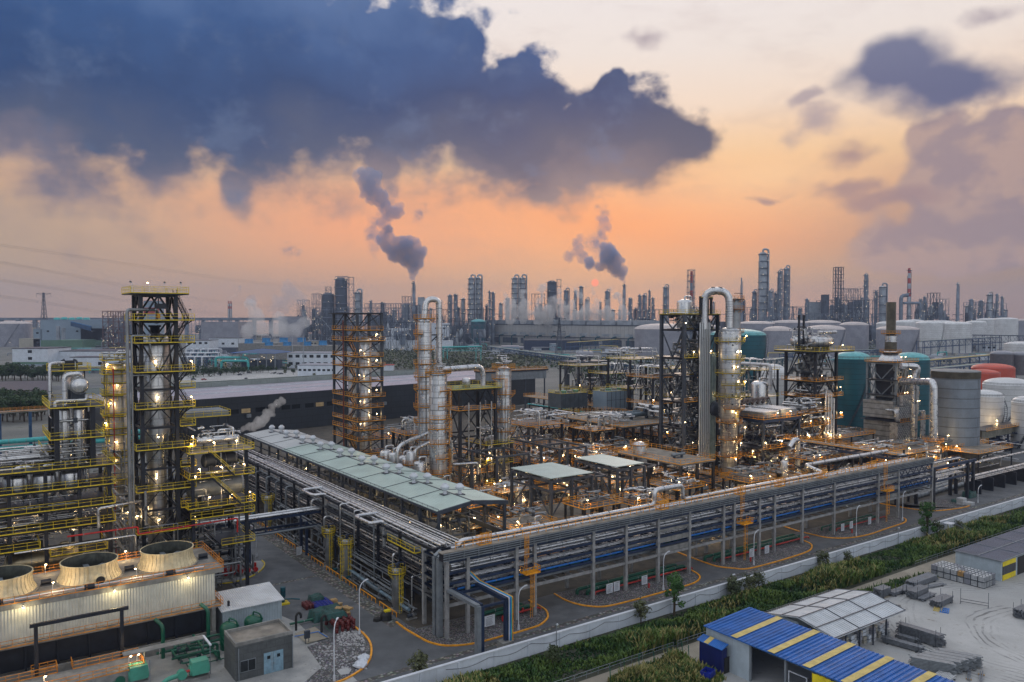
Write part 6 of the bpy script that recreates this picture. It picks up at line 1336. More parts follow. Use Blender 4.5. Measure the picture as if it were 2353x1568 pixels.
# racks right of the long front rack
r2_=T('pipe_rack','rack with tan walkway running back from the far end of the long front rack','pipe rack',W(UE-4,V0+8));
for k in range(9):
    for x in(0,7):MB().box(x-.3,k*11,0,x+.3,k*11+.6,13.6).build('column',black,r2_)
deck(r2_,-.5,0,2.2,92,14.9,concf,orange,sides='lr');b=MB()
for k in range(31):b.box(0,k*3,13.2,7,k*3+.25,13.6)
b.box(-.2,0,13.0,.2,92,13.7);b.box(6.8,0,13.0,7.2,92,13.7);b.build('cross_beam',navy,r2_)
for k in range(4):run('silver pipe on the rack behind the far end of the front rack, %s'%['first','second','third','fourth'][k],silver,.24,[(UE-.5+k,V0+9,14),(UE-.5+k,V0+98,14)],n=7)
g2=T('pipe_gantry','navy gantry with silver pipes stepping down to the right edge','gantry',W(UE+1,V0+.5));
for x in(1,21,24.5):
    for y in(0,5):MB().box(x-.4,y-.4,0,x+.4,y+.4,11.5).build('column',black,g2)
MB().box(0,-.3,10.8,26,.3,11.6).build('beam',navy,g2);MB().box(0,4.7,10.8,26,5.3,11.6).build('beam',navy,g2);MB().box(1,0,7,24,.4,7.5).build('beam',navy,g2)
for k,(z,r,y)in enumerate(((9.6,.45,1),(7.8,.2,2),(7.8,.2,2.6),(7.8,.25,3.3),(7.8,.2,4),(11.9,.3,3))):run('silver pipe on the navy gantry past the rack end, %s'%['fattest','first thin','second thin','third thin','fourth thin','top one'][k],silver,r,[(UE-2,V0+y,z),(UE+23,V0+y,z),(UE+23,V0+y,z-3.5+k*.2),(UE+80,V0+y,z-3.5+k*.2)],n=9)
for k in range(6):x=30+k*8;MB().box(x-.25,0,0,x+.25,5,4.2+0).build('sleeper',black,g2)
for k in range(7):run('large dull pipe length lying on the ground past the rack end, %s'%['first','second','third','fourth','fifth','sixth','seventh'][k],lgrey,.7,[(UE+8+k*3.4,V0+9+(k%3)*2.4,.7),(UE+22+k*3.4,V0+10+(k%3)*2.4,.7)],n=12)
tarped(G(*D('r8',1760,855)),3,2.2,.7,'silvery crumpled heap by the pipe lengths, left',5);tarped(G(*D('r8',1870,815)),5,3,1.8,'silvery crumpled heap by the pipe lengths, right',6)
for k,(x,y)in enumerate(((1805,880),(1875,885))):t=T('crate','%s crate beside the pipe heap at the road end'%['caged white','flat white wrapped'][k],'crate',G(*D('r8',x,y)),AL);MB().cbox(0,0,0,2.2,1.8,2.0 if k==0 else .9).build('box',ibcw,t);b=MB();[b.cbox(0,0,z,2.3,1.9,.08)for z in(.1,.8,1.5)]if k==0 else b.cbox(0,0,0,2.4,2,.1);b.build('frame',galv,t)

# ---------------------------------------------------------------- filler across the plant floor
cells=[(98,131,112,150),(98,150,112,170),(98,170,112,190),(116,131,130,146),(116,164,130,180),(132,131,146,147),(134,164,146,182),(148,131,160,150),(148,152,160,180),(176,131,190,150),(176,152,192,176),(161,176,176,200),(123,184,133,216),(146,184,156,206),(108,190,118,224),(176,178,190,204),(160,204,188,230),(124,220,144,244),(190,131,212,160),(212,131,236,158),(214,160,236,180),(192,204,216,242),(146,210,160,240),(236,131,262,152),(262,131,290,156),(262,158,300,190),(160,232,190,262),(126,246,158,276),(196,246,240,290),(218,190,244,240),(290,131,330,160)]
for k,(a,b_,c,d)in enumerate(cells):
    near=b_<160
    pipework('bright pipe run low on the plant floor, cell %s of the plant'%k if False else('silver pipes and valves at ground level %s'%['beside the shed gable end','right of the shed gable','between the shed and the middle columns','in front of the left canopy','behind the left canopy','between the two canopies in front','between the two canopies behind','right of the right canopy','behind the right canopy','right of the orange deck','under the silver ducts','behind the orange deck','inside the first open frame','inside the middle open frame','under the small open frame','at the foot of the black tower','left below the broad pale deck','beyond the first open frame','right of the biggest column foot','in front of the air coolers','under the air coolers','under the broad pale deck','between the open frames and the broad deck','in front of the exchanger tower','in front of the fired heater','behind the rack near the heater','behind the broad deck','left behind the open frames','under the receding walkway','behind the biggest column','near the far rack end'][k]),
             a,b_,c,d,.2,5.5 if k%3 else 9,22 if near else 26,300+k,(silver,silverd,silver,whitepipe)[k%4],(.1,.32),zl=[.5,1.4,2.6,4.2,5.2])
    w_=T('deck_tower','low orange railed deck %s'%['beside the shed gable end','right of the shed gable','between the shed and the middle columns','in front of the left canopy','behind the left canopy','between the canopies in front','between the canopies behind','right of the right canopy','behind the right canopy','right of the tan orange deck','under the silver ducts','behind the tan orange deck','inside the first open frame','inside the middle open frame','under the small open frame','at the black tower foot','left below the broad pale deck','beyond the first open frame','right of the biggest column foot','in front of the air coolers','under the air coolers','under the broad pale deck','left of the broad deck','in front of the exchanger tower','in front of the fired heater','behind the rack near the heater','behind the broad deck','left behind the open frames','under the receding walkway','behind the biggest column','near the far rack end'][k],'platform',W(a+1,b_+1))
    X_,Y_=(c-a-3),(d-b_-4);z_=(5.0,3.4,7.5,5.6)[k%4];x0_=X_*(.35 if k%2 else 0);x1_=X_*(1 if k%2 else .7)
    for x in(x0_+.3,x1_-.3):
        for y in(.3,Y_-.3):MB().box(x-.18,y-.18,0,x+.18,y+.18,z_).build('column',black,w_)
    deck(w_,x0_,0,x1_,Y_,z_,(black,concf)[k%3==0],orange,sides='flr')
    if k%2:hvessel('silver drum lying in the %s of the plant'%['a','gap right of the shed gable','','space before the left canopy','','gap between the canopies','','gap right of the right canopy','','gap right of the orange deck','','space behind the orange deck','','middle open frame','','foot of the black tower','','area beyond the open frames','','area before the air coolers','','shade of the broad deck','','area before the exchanger tower','','area behind the rack near the heater','','area left behind the frames','','area behind the biggest column'][k],W(a+X_*.7,b_+Y_*.5,z_+1.7),1.0,5.5,AL+(pi/2 if k%4==1 else 0),(silver,silverd)[k%3==0],zb=z_)
    else:vvessel('upright silver pot standing %s'%['beside the gable end','','between shed and columns','','behind the left canopy','','behind the gap of the canopies','','behind the right canopy','','beneath the silver ducts','','in the first open frame','','in the small open frame','','below the broad deck left','','right of the biggest column foot','','beneath the air coolers','','left of the broad deck','','before the fired heater','','behind the broad deck','','under the receding walkway','','near the far rack end'][k],a+X_*.6,b_+Y_*.6,0,z_+5,1.1,silver)
    wn_=['beside the shed gable end','right of the shed gable','between the shed and the middle columns','in front of the left canopy','behind the left canopy','between the canopies in front','between the canopies behind','right of the right canopy','behind the right canopy','right of the tan orange deck','under the silver ducts','behind the tan orange deck','inside the first open frame','inside the middle open frame','under the small open frame','at the black tower foot','left below the broad pale deck','beyond the first open frame','right of the biggest column foot','in front of the air coolers','under the air coolers','under the broad pale deck','left of the broad deck','in front of the exchanger tower','in front of the fired heater','behind the rack near the heater','behind the broad deck','left behind the open frames','under the receding walkway','behind the biggest column','near the far rack end'][k]
    hz_=(9,11.5,7.5,10)[(k*3)%4];fx=T('deck_tower','higher railed equipment deck '+wn_,'platform',W(a+.6,b_+d*0+(d-b_)*.42));X2,Y2=(c-a)*.8,(d-b_)*.5
    for x in(.3,X2/2,X2-.3):
        for y in(.3,Y2-.3):MB().box(x-.22,y-.22,0,x+.22,y+.22,hz_-.2).build('column',(grey,black)[k%2],fx)
    deck(fx,-.3,-.3,X2,Y2,hz_,(concf,black)[k%2],orange);deck(fx,-.3,-.3,X2*.9,Y2,hz_*.5,black,orange,sides='fr')
    if k%3==1:braces(fx,(.3,X2-.3),(.3,Y2-.3),(hz_*.5,hz_),.22,grey,'x','fl')
    pipework('pipes and small vessels on the higher deck '+wn_,a+1,b_+(d-b_)*.44,a+X2,b_+(d-b_)*.44+Y2-.5,hz_+.1,hz_+3,15,500+k,(silverd,silver,silver)[k%3],(.09,.26),zl=[.3,.8,1.6,2.4])
    plant_lamp(W(a+1.5,b_+(d-b_)*.42,hz_),'lamp lighting the crowded pipework between the green shed and the front rack',260);plant_lamp(W(a+X2*.8,b_+(d-b_)*.42,hz_*.5),'lamp lighting the crowded pipework between the green shed and the front rack',260)
    for j in range(3 if b_<210 else 1):plant_lamp(W(rr.uniform(a,c),rr.uniform(b_,d),rr.choice((0,z_,z_,5))),'lamp lighting the crowded pipework between the green shed and the front rack',rr.choice((0,200,260)),group='small work lamps about the plant')

# ---------------------------------------------------------------- yard on the right
ORD=['first','second','third','fourth','fifth','sixth','seventh','eighth','ninth','tenth','eleventh','twelfth']
bu,bv=97.6,38.0;BL=85.2-38;BW=10.9
bb_=T('blue_roof_shed','long shed with bright blue ribbed roof, tan strips and yellow black curtains','shed',W(bu,bv))
b=MB();b.add([(-.4,-.3,5.7),(BW,-.3,6.3),(BW,BL,6.3),(-.4,BL,5.7),(-.4,-.3,5.85),(BW,-.3,6.45),(BW,BL,6.45),(-.4,BL,5.85)],[(0,3,2,1),(4,5,6,7),(0,1,5,4),(1,2,6,5),(2,3,7,6),(3,0,4,7)]);b.build('roof',froof,bb_)
b=MB();[b.beam((-.4,k*.74,5.92),(BW,k*.74,6.52),.1,.06)for k in range(64)];b.build('roof_rib',froof,bb_)
for x,y in[(420,885),(710,990),(985,1090),(1280,1200),(1600,1325),(40,990)]:
    v=UZ('z4',x,y,6.3)[1]-bv if x>100 else None
    if v is None:continue
    MB().add([(-.42,v-.6,6.0),(BW+.02,v-.6,6.6),(BW+.02,v+.6,6.6),(-.42,v+.6,6.0)],[(0,1,2,3)]).build('roof_strip',tan_,bb_)
MB().box(.1,BL-.3,0,BW-.2,BL-.1,5.6).build('wall',shedwall,bb_);MB().box(BW-.35,0,0,BW-.2,BL-.3,6.0).build('wall',shedwall,bb_);MB().box(.0,BL-8.6,0,.15,BL-.3,5.6).build('wall',shedwall,bb_)
for k in range(7):MB().box(.0,BL-8.9-k*6.2,0,.3,BL-8.6-k*6.2,5.6).build('column',lgrey,bb_)
def curtain(y0,y1,nm):
    n=30;
    for k,(za,zb,m_)in enumerate(((3.9,5.4,yel2),(1.6,3.9,blk2),(.1,1.6,yel2))):
        vs=[]
        for i in range(n+1):
            y=y0+(y1-y0)*i/n;x=-.25+.12*sin(i*1.7)+.08*sin(i*.6);vs+=[(x,y,za),(x*.9,y,zb-.004)]
        MB().add(vs,[(2*i,2*i+2,2*i+3,2*i+1)for i in range(n)],True).build('curtain',m_,bb_)
curtain(BL-27.2,BL-19.5,0);curtain(BL-38,BL-28,1)
t=T('blue_lean_to','small dark blue annex with striped blue roof beside the long blue shed','shed',Gz('z3',2130,1370));t.location.z=0
for nm in('a',):
    q1=local(t,G(*D('z3',1845,1090),4.0));q2=local(t,G(*D('z3',2130,1212),4.0));q3_=local(t,G(*D('z3',2290,1150),4.4));LX=q3_.x;LY=q1.y
    MB().box(0,0,0,LX,LY,3.9).build('wall',fwall,t);MB().add([(-.3,-.3,3.95),(LX,-.3,4.5),(LX,LY+.3,4.5),(-.3,LY+.3,3.95),(-.3,-.3,4.05),(LX,-.3,4.6),(LX,LY+.3,4.6),(-.3,LY+.3,4.05)],[(0,3,2,1),(4,5,6,7),(0,1,5,4),(1,2,6,5),(2,3,7,6),(3,0,4,7)]).build('roof',froof,t)
    MB().add([(-.31,LY*.55,4.08),(LX+.01,LY*.55,4.64),(LX+.01,LY*.55+.9,4.64),(-.31,LY*.55+.9,4.08)],[(0,1,2,3)]).build('roof_strip',tan_,t);MB().box(.6,-.06,0,1.9,-.01,2.5).build('door',rubber,t)
t=T('white_portal','white goal shaped frame inside the open bay of the blue shed','frame',W(bu+2,68));b=MB();b.box(0,0,0,.15,.15,3);b.box(0,3,0,.15,3.15,3);b.box(0,0,3,.15,3.15,3.15);b.build('frame',polew,t)
def crate(p,label,n=1,m_=drumb):
    t=T('plastic_crate',label,'crate',p,AL+.3);b=MB()
    for k in range(n):
        z=k*.75;b.box(-1,-.8,z,1,.8,z+.08);b.box(-1,-.8,z+.08,-.92,.8,z+.7);b.box(.92,-.8,z+.08,1,.8,z+.7);b.box(-.92,-.8,z+.08,.92,-.72,z+.7);b.box(-.92,.72,z+.08,.92,.8,z+.7)
    b.build('crate_body',m_,t);r2=MB();
    for k in range(5):r2.box(-1.03,-.83,.1+k*.15,1.03,-.801,.13+k*.15)
    r2.build('rib',m_,t)
p=Gz('z3',2010,1410);crate(Vector((p.x,p.y,0)),'open blue plastic crate stack at the bottom edge by the weeds',2);crate(W(bu+3,63,0),'blue crates stacked inside the open bay of the blue shed',3)

wu,wv,WX,WY=113.2,72.7,19.8,12.1
t=T('white_warehouse','gabled open warehouse with white ribbed roof tied down by a dark net of straps','warehouse',W(wu,wv))
for x in range(0,20,4):MB().box(x+.2,.4,0,x+.4,.6,4.2).build('column',grey,t)
MB().box(.3,WY-.6,0,WX-.3,WY-.4,4.2).build('wall',shedwall,t);MB().box(.3,.5,0,.5,4.5,3.2).build('wall',shedwall,t);MB().box(.3,6.6,0,.5,WY-.6,4.6).build('wall',shedwall,t);MB().box(WX-.5,5,0,WX-.3,WY-.6,4.4).build('wall',shedwall,t)
for s_ in(0,1):
    y0,y1,z0,z1=(-.6,WY/2,4.3,5.7)if s_==0 else(WY/2,WY+.5,5.7,4.3);b=MB()
    b.add([(-.7,y0,z0),(WX+.7,y0,z0),(WX+.7,y1,z1),(-.7,y1,z1),(-.7,y0,z0+.12),(WX+.7,y0,z0+.12),(WX+.7,y1,z1+.12),(-.7,y1,z1+.12)],[(0,3,2,1),(4,5,6,7),(0,1,5,4),(1,2,6,5),(2,3,7,6),(3,0,4,7)]);b.build('roof',shedroof,t);rb_=MB();[rb_.beam((-.7+k*.62,y0,z0+.14),(-.7+k*.62,y1,z1+.14),.1,.07)for k in range(35)];rb_.build('roof_rib',shedroof,t)
b=MB()
for x in(-.6,6.6,13.4,WX+.6):b.beam((x,-.6,4.5),(x,WY/2,5.9),.12,.1);b.beam((x,WY/2,5.9),(x,WY+.5,4.5),.12,.1)
for y,z in((-.5,4.5),(2.6,5.25),(WY/2-.3,5.92),(9.2,5.25),(WY+.4,4.5)):b.beam((-.8,y,z),(WX+.8,y,z),.14,.1)
b.build('roof_strap',grey,t)
r2=random.Random(8)
for k in range(34):
    i=k%17;z=0 if k<17 else 1.25;tt=T('goods_sack','pale wrapped goods stacked in the open front of the white warehouse, %s row'%('lower' if z==0 else 'upper'),'goods',W(wu+1.0+i*1.08,wv+1.6+r2.uniform(0,.8),z),AL+r2.uniform(-.1,.1),'wrapped goods in the white warehouse');MB().cbox(0,0,0,r2.uniform(.8,1.0),1.0,r2.uniform(1.0,1.24)).build('sack',(ibcw,lav,cream2,whitew)[k%4],tt);MB().cbox(0,0,.5,1.02,1.02,.08).build('strap',grey,tt)
for k in range(4):MB().box(wu*0+0,0,0,0.01,.01,.01)if False else None
cu3,cv3=177.6,75.8
t=T('striped_hall','low white corrugated hall with a dark slate panel roof and a yellow black curtain','hall',W(cu3,cv3));MB().box(0,0,0,38,9.2,4.15).build('wall',shedwall,t)
MB().box(-.2,-.2,4.15,38.2,9.4,4.3).build('roof',paintedroof,t);b=MB();b.box(-.25,4.5,4.3,38.2,4.7,4.42);[b.box(x,-.2,4.3,x+.12,9.4,4.4)for x in(9,18,27)];b.box(-.3,-.3,4.1,38.3,-.2,4.4);b.box(-.3,-.2,4.1,-.2,9.4,4.4);b.build('roof_trim',lgrey,t)
for za,zb,m_ in((3.0,4.1,yel2),(1.2,3.0,blk2),(.05,1.2,yel2)):MB().box(.6,-.12,za,6.5,-.02,zb-.01).build('curtain',m_,t)
MB().box(7.5,-.1,0,13,-.02,3.8).build('opening',rubber,t)
# caged white tanks (8 x 4 x 2)
_ib={}
def ibc(u,v,z,m_,label):
    t=T('caged_tank',label,'tank',W(u,v,z),AL,'caged plastic tanks in the yard block');k=m_.name
    if k not in _ib:
        a=MB().cbox(0,0,.16,1.0,1.12,.9).build('tank_body',m_,t);b=MB()
        for i in range(5):
            for s_ in(-1,1):b.beam((s_*.53,-.58+i*.29,.15),(s_*.53,-.58+i*.29,1.12),.03);b.beam((-.53+i*.265,s_*.59,.15),(-.53+i*.265,s_*.59,1.12),.03)
        for z_ in(.15,.48,.8,1.12):
            for s_ in(-1,1):b.beam((s_*.53,-.59,z_),(s_*.53,.59,z_),.03);b.beam((-.53,s_*.59,z_),(.53,s_*.59,z_),.03)
        c=b.build('cage',galv,t);d=MB().cyl((0,0,1.06),(0,0,1.13),.12,10).build('cap',rubber,t);e=MB().cbox(0,0,0,1.06,1.18,.13).build('pallet',grey,t);_ib[k]=(a,c,d,e)
    else:
        for o in _ib[k]:q=o.copy();COL.objects.link(q);q.parent=t
for j in range(8):
    for i in range(4):
        for z in(0,1.2):
            am=(i==0 and j==4 and z>0);ibc(170.4+i*1.25,76.2+(7-j)*1.36,z,ibco if am else(ibcw if(i+j)%5 else lav),'amber tank in the white caged block, upper front row' if am else 'white caged plastic tank in the tight yard block, %s layer, %s file'%('upper' if z else 'lower',['front','second','third','back'][i]))
# steel bundles
def bundle(px,L,w_,h_,rz,label,kind=0,m_=None,posts=True):
    p=Gz('z4',*px);t=T('steel_bundle',label,'steel bundle',(p.x,p.y,0),AL+rz);r2=random.Random(int(px[0]));m_=m_ or bundle_m
    for s_ in(-.35,.35):MB().box(L*s_-.1,-w_/2-.15,0,L*s_+.1,w_/2+.15,.15).build('bearer',wood if kind==2 else grey,t)
    b=MB();ny=int(w_/.22);nz=max(1,int(h_/.22))
    for j in range(nz):
        for i in range(ny):o_=r2.uniform(-.35,.35);y=-w_/2+(i+.5)*w_/ny;(b.beam((-L/2+o_,y,.27+j*.22),(L/2+o_,y,.27+j*.22),.17,.15)if kind else b.cyl((-L/2+o_,y,.27+j*.22),(L/2+o_,y,.27+j*.22),.1,6))
    b.build('rods',m_,t)
    if posts:b=MB();[b.cyl((L*s_,q_*(w_/2+.1),0),(L*s_,q_*(w_/2+.1),h_+1.0),.04,5)for s_ in(-.4,.4)for q_ in(-1,1)];b.build('stake',grey,t)
bundle((1560,595),9,2.2,1.1,.0,'longest bundle of grey pipes near the caged tanks',posts=False);bundle((1640,625),7,1.0,.3,-.2,'flat loose bars lying right of the longest bundle',1,posts=False);bundle((1255,690),3.4,1.8,1.6,0,'short high bundle at the left end of the steel row',1);bundle((1358,680),3.2,1.4,.8,0,'low bundle second from the left end of the steel row');bundle((1430,655),4.4,1.8,.8,.1,'tangled bundle behind the steel row');bundle((1528,690),5.6,1.9,1.4,.05,'staked pipe bundle in the middle of the steel row');bundle((1600,710),5.4,1.2,.5,.05,'thin low bundle right of the staked one',posts=False);bundle((1712,755),5.6,2.0,1.3,.05,'stack of welded scaffold frames in the open yard',1)
bundle((1550,1040),7.2,1.6,2.0,-1.5,'high bundle of steel sections right of the white warehouse',1);bundle((1455,1050),3.4,1.2,1.0,-1.4,'short rusty tipped bundle right of the white warehouse',1);bundle((1415,1090),6.5,1.2,.9,-1.4,'splayed rod bundle lowest beside the white warehouse',0)
for k in range(5):bundle((1640+k*52,1275-k*14),6,1.1,1.9,-1.1,'tall galvanised box stack near the bottom edge, %s from the left'%ORD[k],1,galv,posts=False)
bundle((1720,1345),4,2.4,.5,.1,'white topped slab pile at the bottom edge',1,ibcw,posts=False);bundle((1930,1300),6,.5,.3,.4,'rusty beam lying lower right in the yard',2,posts=False);bundle((2020,1345),6,.6,.3,.4,'dark beam lying at the lower right edge',2,posts=False);bundle((2350,850),4,2,1.6,0,'caged load cut by the right picture edge',1);bundle((1380,790),2.2,.8,.2,.5,'small heap of dark scrap right of the white warehouse roof',0,rubber,posts=False)
for k,(x,y,m_)in enumerate(((1690,797,tan_),(1740,808,bluep))):p=Gz('z4',x,y);t=T('flat_pallet',['yellow brown','bright blue'][k]+' flat pallet lying in the open yard','pallet',(p.x,p.y,0),AL+.4);b=MB();[b.box(-1.3,-.7+i*.32,.12,1.3,-.5+i*.32,.18)for i in range(5)];[b.box(x_,-.7,0,x_+.15,.8,.12)for x_ in(-1.3,-.1,1.15)];b.build('slat',m_,t)
t=T('portable_frame','thin goal like steel frame standing alone in the open yard','frame',Gz('z4',1862,745),AL-1.2);t.location.z=0;b=MB();b.beam((0,0,0),(0,0,2.8),.08);b.beam((4.6,0,0),(4.6,0,2.8),.08);b.beam((0,0,.3),(4.6,0,.3),.08);b.beam((0,0,.8),(4.6,0,.8),.08);b.beam((0,-.7,.05),(0,.7,.05),.08);b.beam((4.6,-.7,.05),(4.6,.7,.05),.08);b.build('frame',grey,t)
t=T('stile_stairs','small white landing with steps crossing the pipe railing','stairs',Gz('r8',1700,1110),AL);t.location.z=0;MB().box(-1.2,-1,2.2,1.2,1,2.35).build('landing',polew,t);stair(t,(3.6,-3.6,0),(1.2,-1.0,2.3),.9,lgrey,lgrey)
for k in range(4):MB().cyl((-1 if k%2 else 1,-.9 if k<2 else .9,0),(-1 if k%2 else 1,-.9 if k<2 else .9,2.2),.06,6).build('leg',lgrey,t)
t=T('mesh_fence','leaning green mesh fence posts around the weedy corner plot','fence',W(*UZ('z3',1150,1430)));pv=None
for k,(x,y)in enumerate([(1150,1433),(1280,1370),(1405,1320),(1545,1290),(1660,1230),(1790,1190),(1845,1240)]):
    q_=local(t,Gz('z3',x,y));MB().cyl((q_.x,q_.y,0),(q_.x+R.uniform(-.4,.2),q_.y,2.5),.07,6).build('post',green,t)
    if pv is not None:b=MB();[b.beam((pv.x,pv.y,z),(q_.x,q_.y,z),.02)for z in(.4,.9,1.4,1.9,2.3)];b.build('wire',green,t)
    pv=q_

# ---------------------------------------------------------------- vegetation
def leafmat(name,c1,c2,sc=.6):
    m=bpy.data.materials.new(name);m.use_nodes=True;t=NT(m.node_tree);b=t.n['Principled BSDF'];pos=t.node('ShaderNodeNewGeometry').outputs['Position']
    t.put(b.inputs['Base Color'],t.mix(t.ss(t.noise(pos,sc,5,.7),.35,.65),c1,c2));b.inputs['Roughness'].default_value=.6;b.inputs['Specular IOR Level'].default_value=.25;return m
lf1=leafmat('reed_green',(.022,.07,.016),(.11,.17,.035),.22);lf2=leafmat('reed_straw',(.15,.15,.04),(.30,.26,.10));lf3=leafmat('weed_dark_green',(.012,.04,.014),(.03,.075,.022));lf4=leafmat('tree_leaf',(.018,.045,.018),(.045,.085,.03),.25);lf5=leafmat('scrub_leaf',(.05,.075,.035),(.11,.12,.06),.08);lf6=leafmat('young_tree_leaf',(.03,.09,.02),(.07,.16,.04),.8)
barkm=mat('bark',(.06,.045,.03),.9)
def blades(n,region,h,seed,w_=.13):
    r2=random.Random(seed);b=MB()
    for _ in range(n):
        u_,v_,hh=region(r2)
        if u_ is None:continue
        p=W(u_,v_);H=r2.uniform(*h)*hh;a=r2.uniform(0,6.28);ln=r2.uniform(.15,.6)*H;dx,dy=cos(a)*ln,sin(a)*ln;sx_,sy_=-sin(a)*w_,cos(a)*w_
        b.add([(p.x-sx_,p.y-sy_,0),(p.x+sx_,p.y+sy_,0),(p.x+dx*.35+sx_,p.y+dy*.35+sy_,H*.62),(p.x+dx*.35-sx_,p.y+dy*.35-sy_,H*.62),(p.x+dx,p.y+dy,H*r2.uniform(.75,1))],[(0,1,2,3),(3,2,4)])
    return b
def hN(u,v,s_):return .5+.5*sin(u*s_+1.3*sin(v*s_*.7+2))*cos(v*s_*1.3+sin(u*s_*.4))
def strip(dark):
    def f(r2):
        u_=r2.uniform(42,236);u_=u_ if r2.random()<.8 else r2.uniform(42,330);v_=r2.uniform(92.2,102.0);d=hN(u_,v_,.35);d2=hN(u_+40,v_,.13)
        if dark==0 and d<.3:return None,0,0
        if dark==1 and d>.72:return None,0,0
        if dark==2 and d2<.52:return None,0,0
        edge=min(1,(102.6-v_)/4.5)*.7+.3;return u_,v_,edge*(.25+1.15*d2)*(.5+.75*d)
    return f
tag(blades(26000,strip(0),(1.1,2.6),21).build('reeds',lf1),'tall green reeds crowding the strip below the white wall','reeds',kind='stuff')
tag(blades(15000,strip(1),(.7,1.8),22,.18).build('weeds',lf3),'dark low weeds and creepers between the reeds','weeds',kind='stuff')
tag(blades(8000,strip(2),(1.5,2.8),23).build('dry_reeds',lf2),'straw coloured dry patches among the green reeds','reeds',kind='stuff')
pc=[UZ('z3',*q_)for q_ in[(1110,1433),(1300,1390),(1560,1310),(1720,1190),(1880,1260),(2090,1370),(1980,1433)]]
def plot(r2):
    i=r2.randrange(1,len(pc)-1);a,b_,c=pc[0],pc[i],pc[i+1];s1,s2=r2.random(),r2.random()
    if s1+s2>1:s1,s2=1-s1,1-s2
    u_=a[0]+(b_[0]-a[0])*s1+(c[0]-a[0])*s2;v_=a[1]+(b_[1]-a[1])*s1+(c[1]-a[1])*s2;return u_,v_-r2.random()*2,.5+.6*hN(u_,v_,.6)
sheet('soil_plot',[W(*q_)for q_ in pc]+[W(pc[0][0]-2,pc[0][1]-8)],.03,m_soil)
tag(blades(9000,plot,(.5,1.6),24,.12).build('grass',lf1),'overgrown grass in the fenced corner plot by the blue annex','grass',kind='stuff');tag(blades(3000,plot,(.8,2.0),25,.1).build('weeds',lf2),'yellowing weeds in the fenced corner plot','weeds',kind='stuff')
def edge_(r2):k=r2.random();q_=(UZ('z4',1060+560*k,690-155*k));return q_[0]+r2.gauss(0,.5),q_[1]+r2.gauss(0,.7),.8
tag(blades(1500,edge_,(.4,1.2),26,.08).build('grass',lf1),'ragged grass line between the sandy path and the pale yard','grass',kind='stuff')
_cr={}
def crown_mesh(key,lobes,n,size,seed,m_):
    r2=random.Random(seed);b=MB()
    for _ in range(n):
        cx_,cy_,cz_,rr_=r2.choice(lobes);
        while True:
            d=Vector((r2.gauss(0,1),r2.gauss(0,1),r2.gauss(0,1)))
            if d.length>.1:break
        d.normalize();k=rr_*r2.uniform(.35,1.0)**.6;c=Vector((cx_,cy_,cz_))+d*k*(1+.12*sin(d.x*9)*cos(d.y*7));a=Vector((r2.gauss(0,1),r2.gauss(0,1),r2.gauss(0,.6))).normalized();e=a.cross(d if abs(a.dot(d))<.9 else Vector((0,0,1))).normalized();s_=size*r2.uniform(.5,1.3)
        b.add([c-a*s_-e*s_*.5,c+a*s_*.2-e*s_*.6,c+a*s_+e*s_*.3,c-a*s_*.3+e*s_*.6],[(0,1,2,3)])
    return b.build('crown',m_)
def tree(p,h,label,kind,group=None,name='tree'):
    t=T(name,label,'tree',(p[0],p[1],0),R.uniform(0,6.28),group);s_=h/10
    t.scale=(s_,s_,s_)
    if kind not in _cr:
        r2=random.Random(hash(kind)%99 if False else len(_cr)+3);lobes=[(r2.uniform(-2.2,2.2),r2.uniform(-2.2,2.2),r2.uniform(4,8.3),r2.uniform(1.2,2.3))for _ in range(9)]+[(0,0,6,2.6)]
        if kind[0]=='y':lobes=[(r2.uniform(-1.5,1.5),r2.uniform(-1.5,1.5),r2.uniform(2,9),r2.uniform(.7,1.5))for _ in range(13)]
        n,sz,m_={'t':(900,.42,lf4),'y':(1500,.26,lf6),'s':(500,.55,lf5)}[kind[0]]
        c=crown_mesh(kind,lobes,n,sz,len(_cr)+50,m_);c.parent=t;b=MB();b.tube([(0,0,0),(.15,.1,2.2),(0,0,5.5)],.26,7);
        for l in lobes[:6]:b.tube([(0,0,2.5),(l[0]*.5,l[1]*.5,(l[2]+2.5)/2),(l[0],l[1],l[2])],.09,5)
        tr_=b.build('trunk',barkm,t);_cr[kind]=(c,tr_)
    else:
        for o in _cr[kind]:q_=o.copy();COL.objects.link(q_);q_.parent=t
    return t
tree(Gz('z3',1712,850),8.4,'feathery young tree rising above the white wall in the reeds','y1',name='young_tree');tree(Gz('r8',1515,1150),9.2,'feathery young tree in the weeds by the small white landing','y2',name='young_tree')
for k,(key,x,y)in enumerate((('z3',640,1290),('z3',2235,700),('z4',105,700),('z4',225,680),('z4',300,640),('z2',1580,1420),('r8',1600,1150),('r8',1780,1110),('z3',1420,920),('r8',640,1420),('r8',850,1390))):
    p=Gz(key,x,y);tree(p,R.uniform(3.0,4.6),'rounded dark bush against the white wall, %s'%['left of the straw reeds','on the ivy post by the tree','leftmost of the three ivy posts','middle of the three ivy posts','right of the three ivy posts','at the bottom edge','beside the small landing','right of the small landing','below the pallet behind the wall','over the wall before the warehouse','in the middle of the verge'][k],'s1',name='bush')
r2=random.Random(12)
for k in range(26):
    px=-8+k*4.4+r2.uniform(-2,2);p=G(px,968-(k%3)*12+r2.uniform(-3,3));tree(p,r2.uniform(12,15.5),'dark bushy tree in the thick row behind the left block',('t1','t2')[k%2],'dark trees behind the left block')
for k in range(22):
    px=-6+k*7+r2.uniform(-3,3);tree(G(px,872+r2.uniform(-4,6)),r2.uniform(10,17),'dark roundish tree among the white works buildings on the left',('t1','t2')[k%2],'trees among the left buildings')
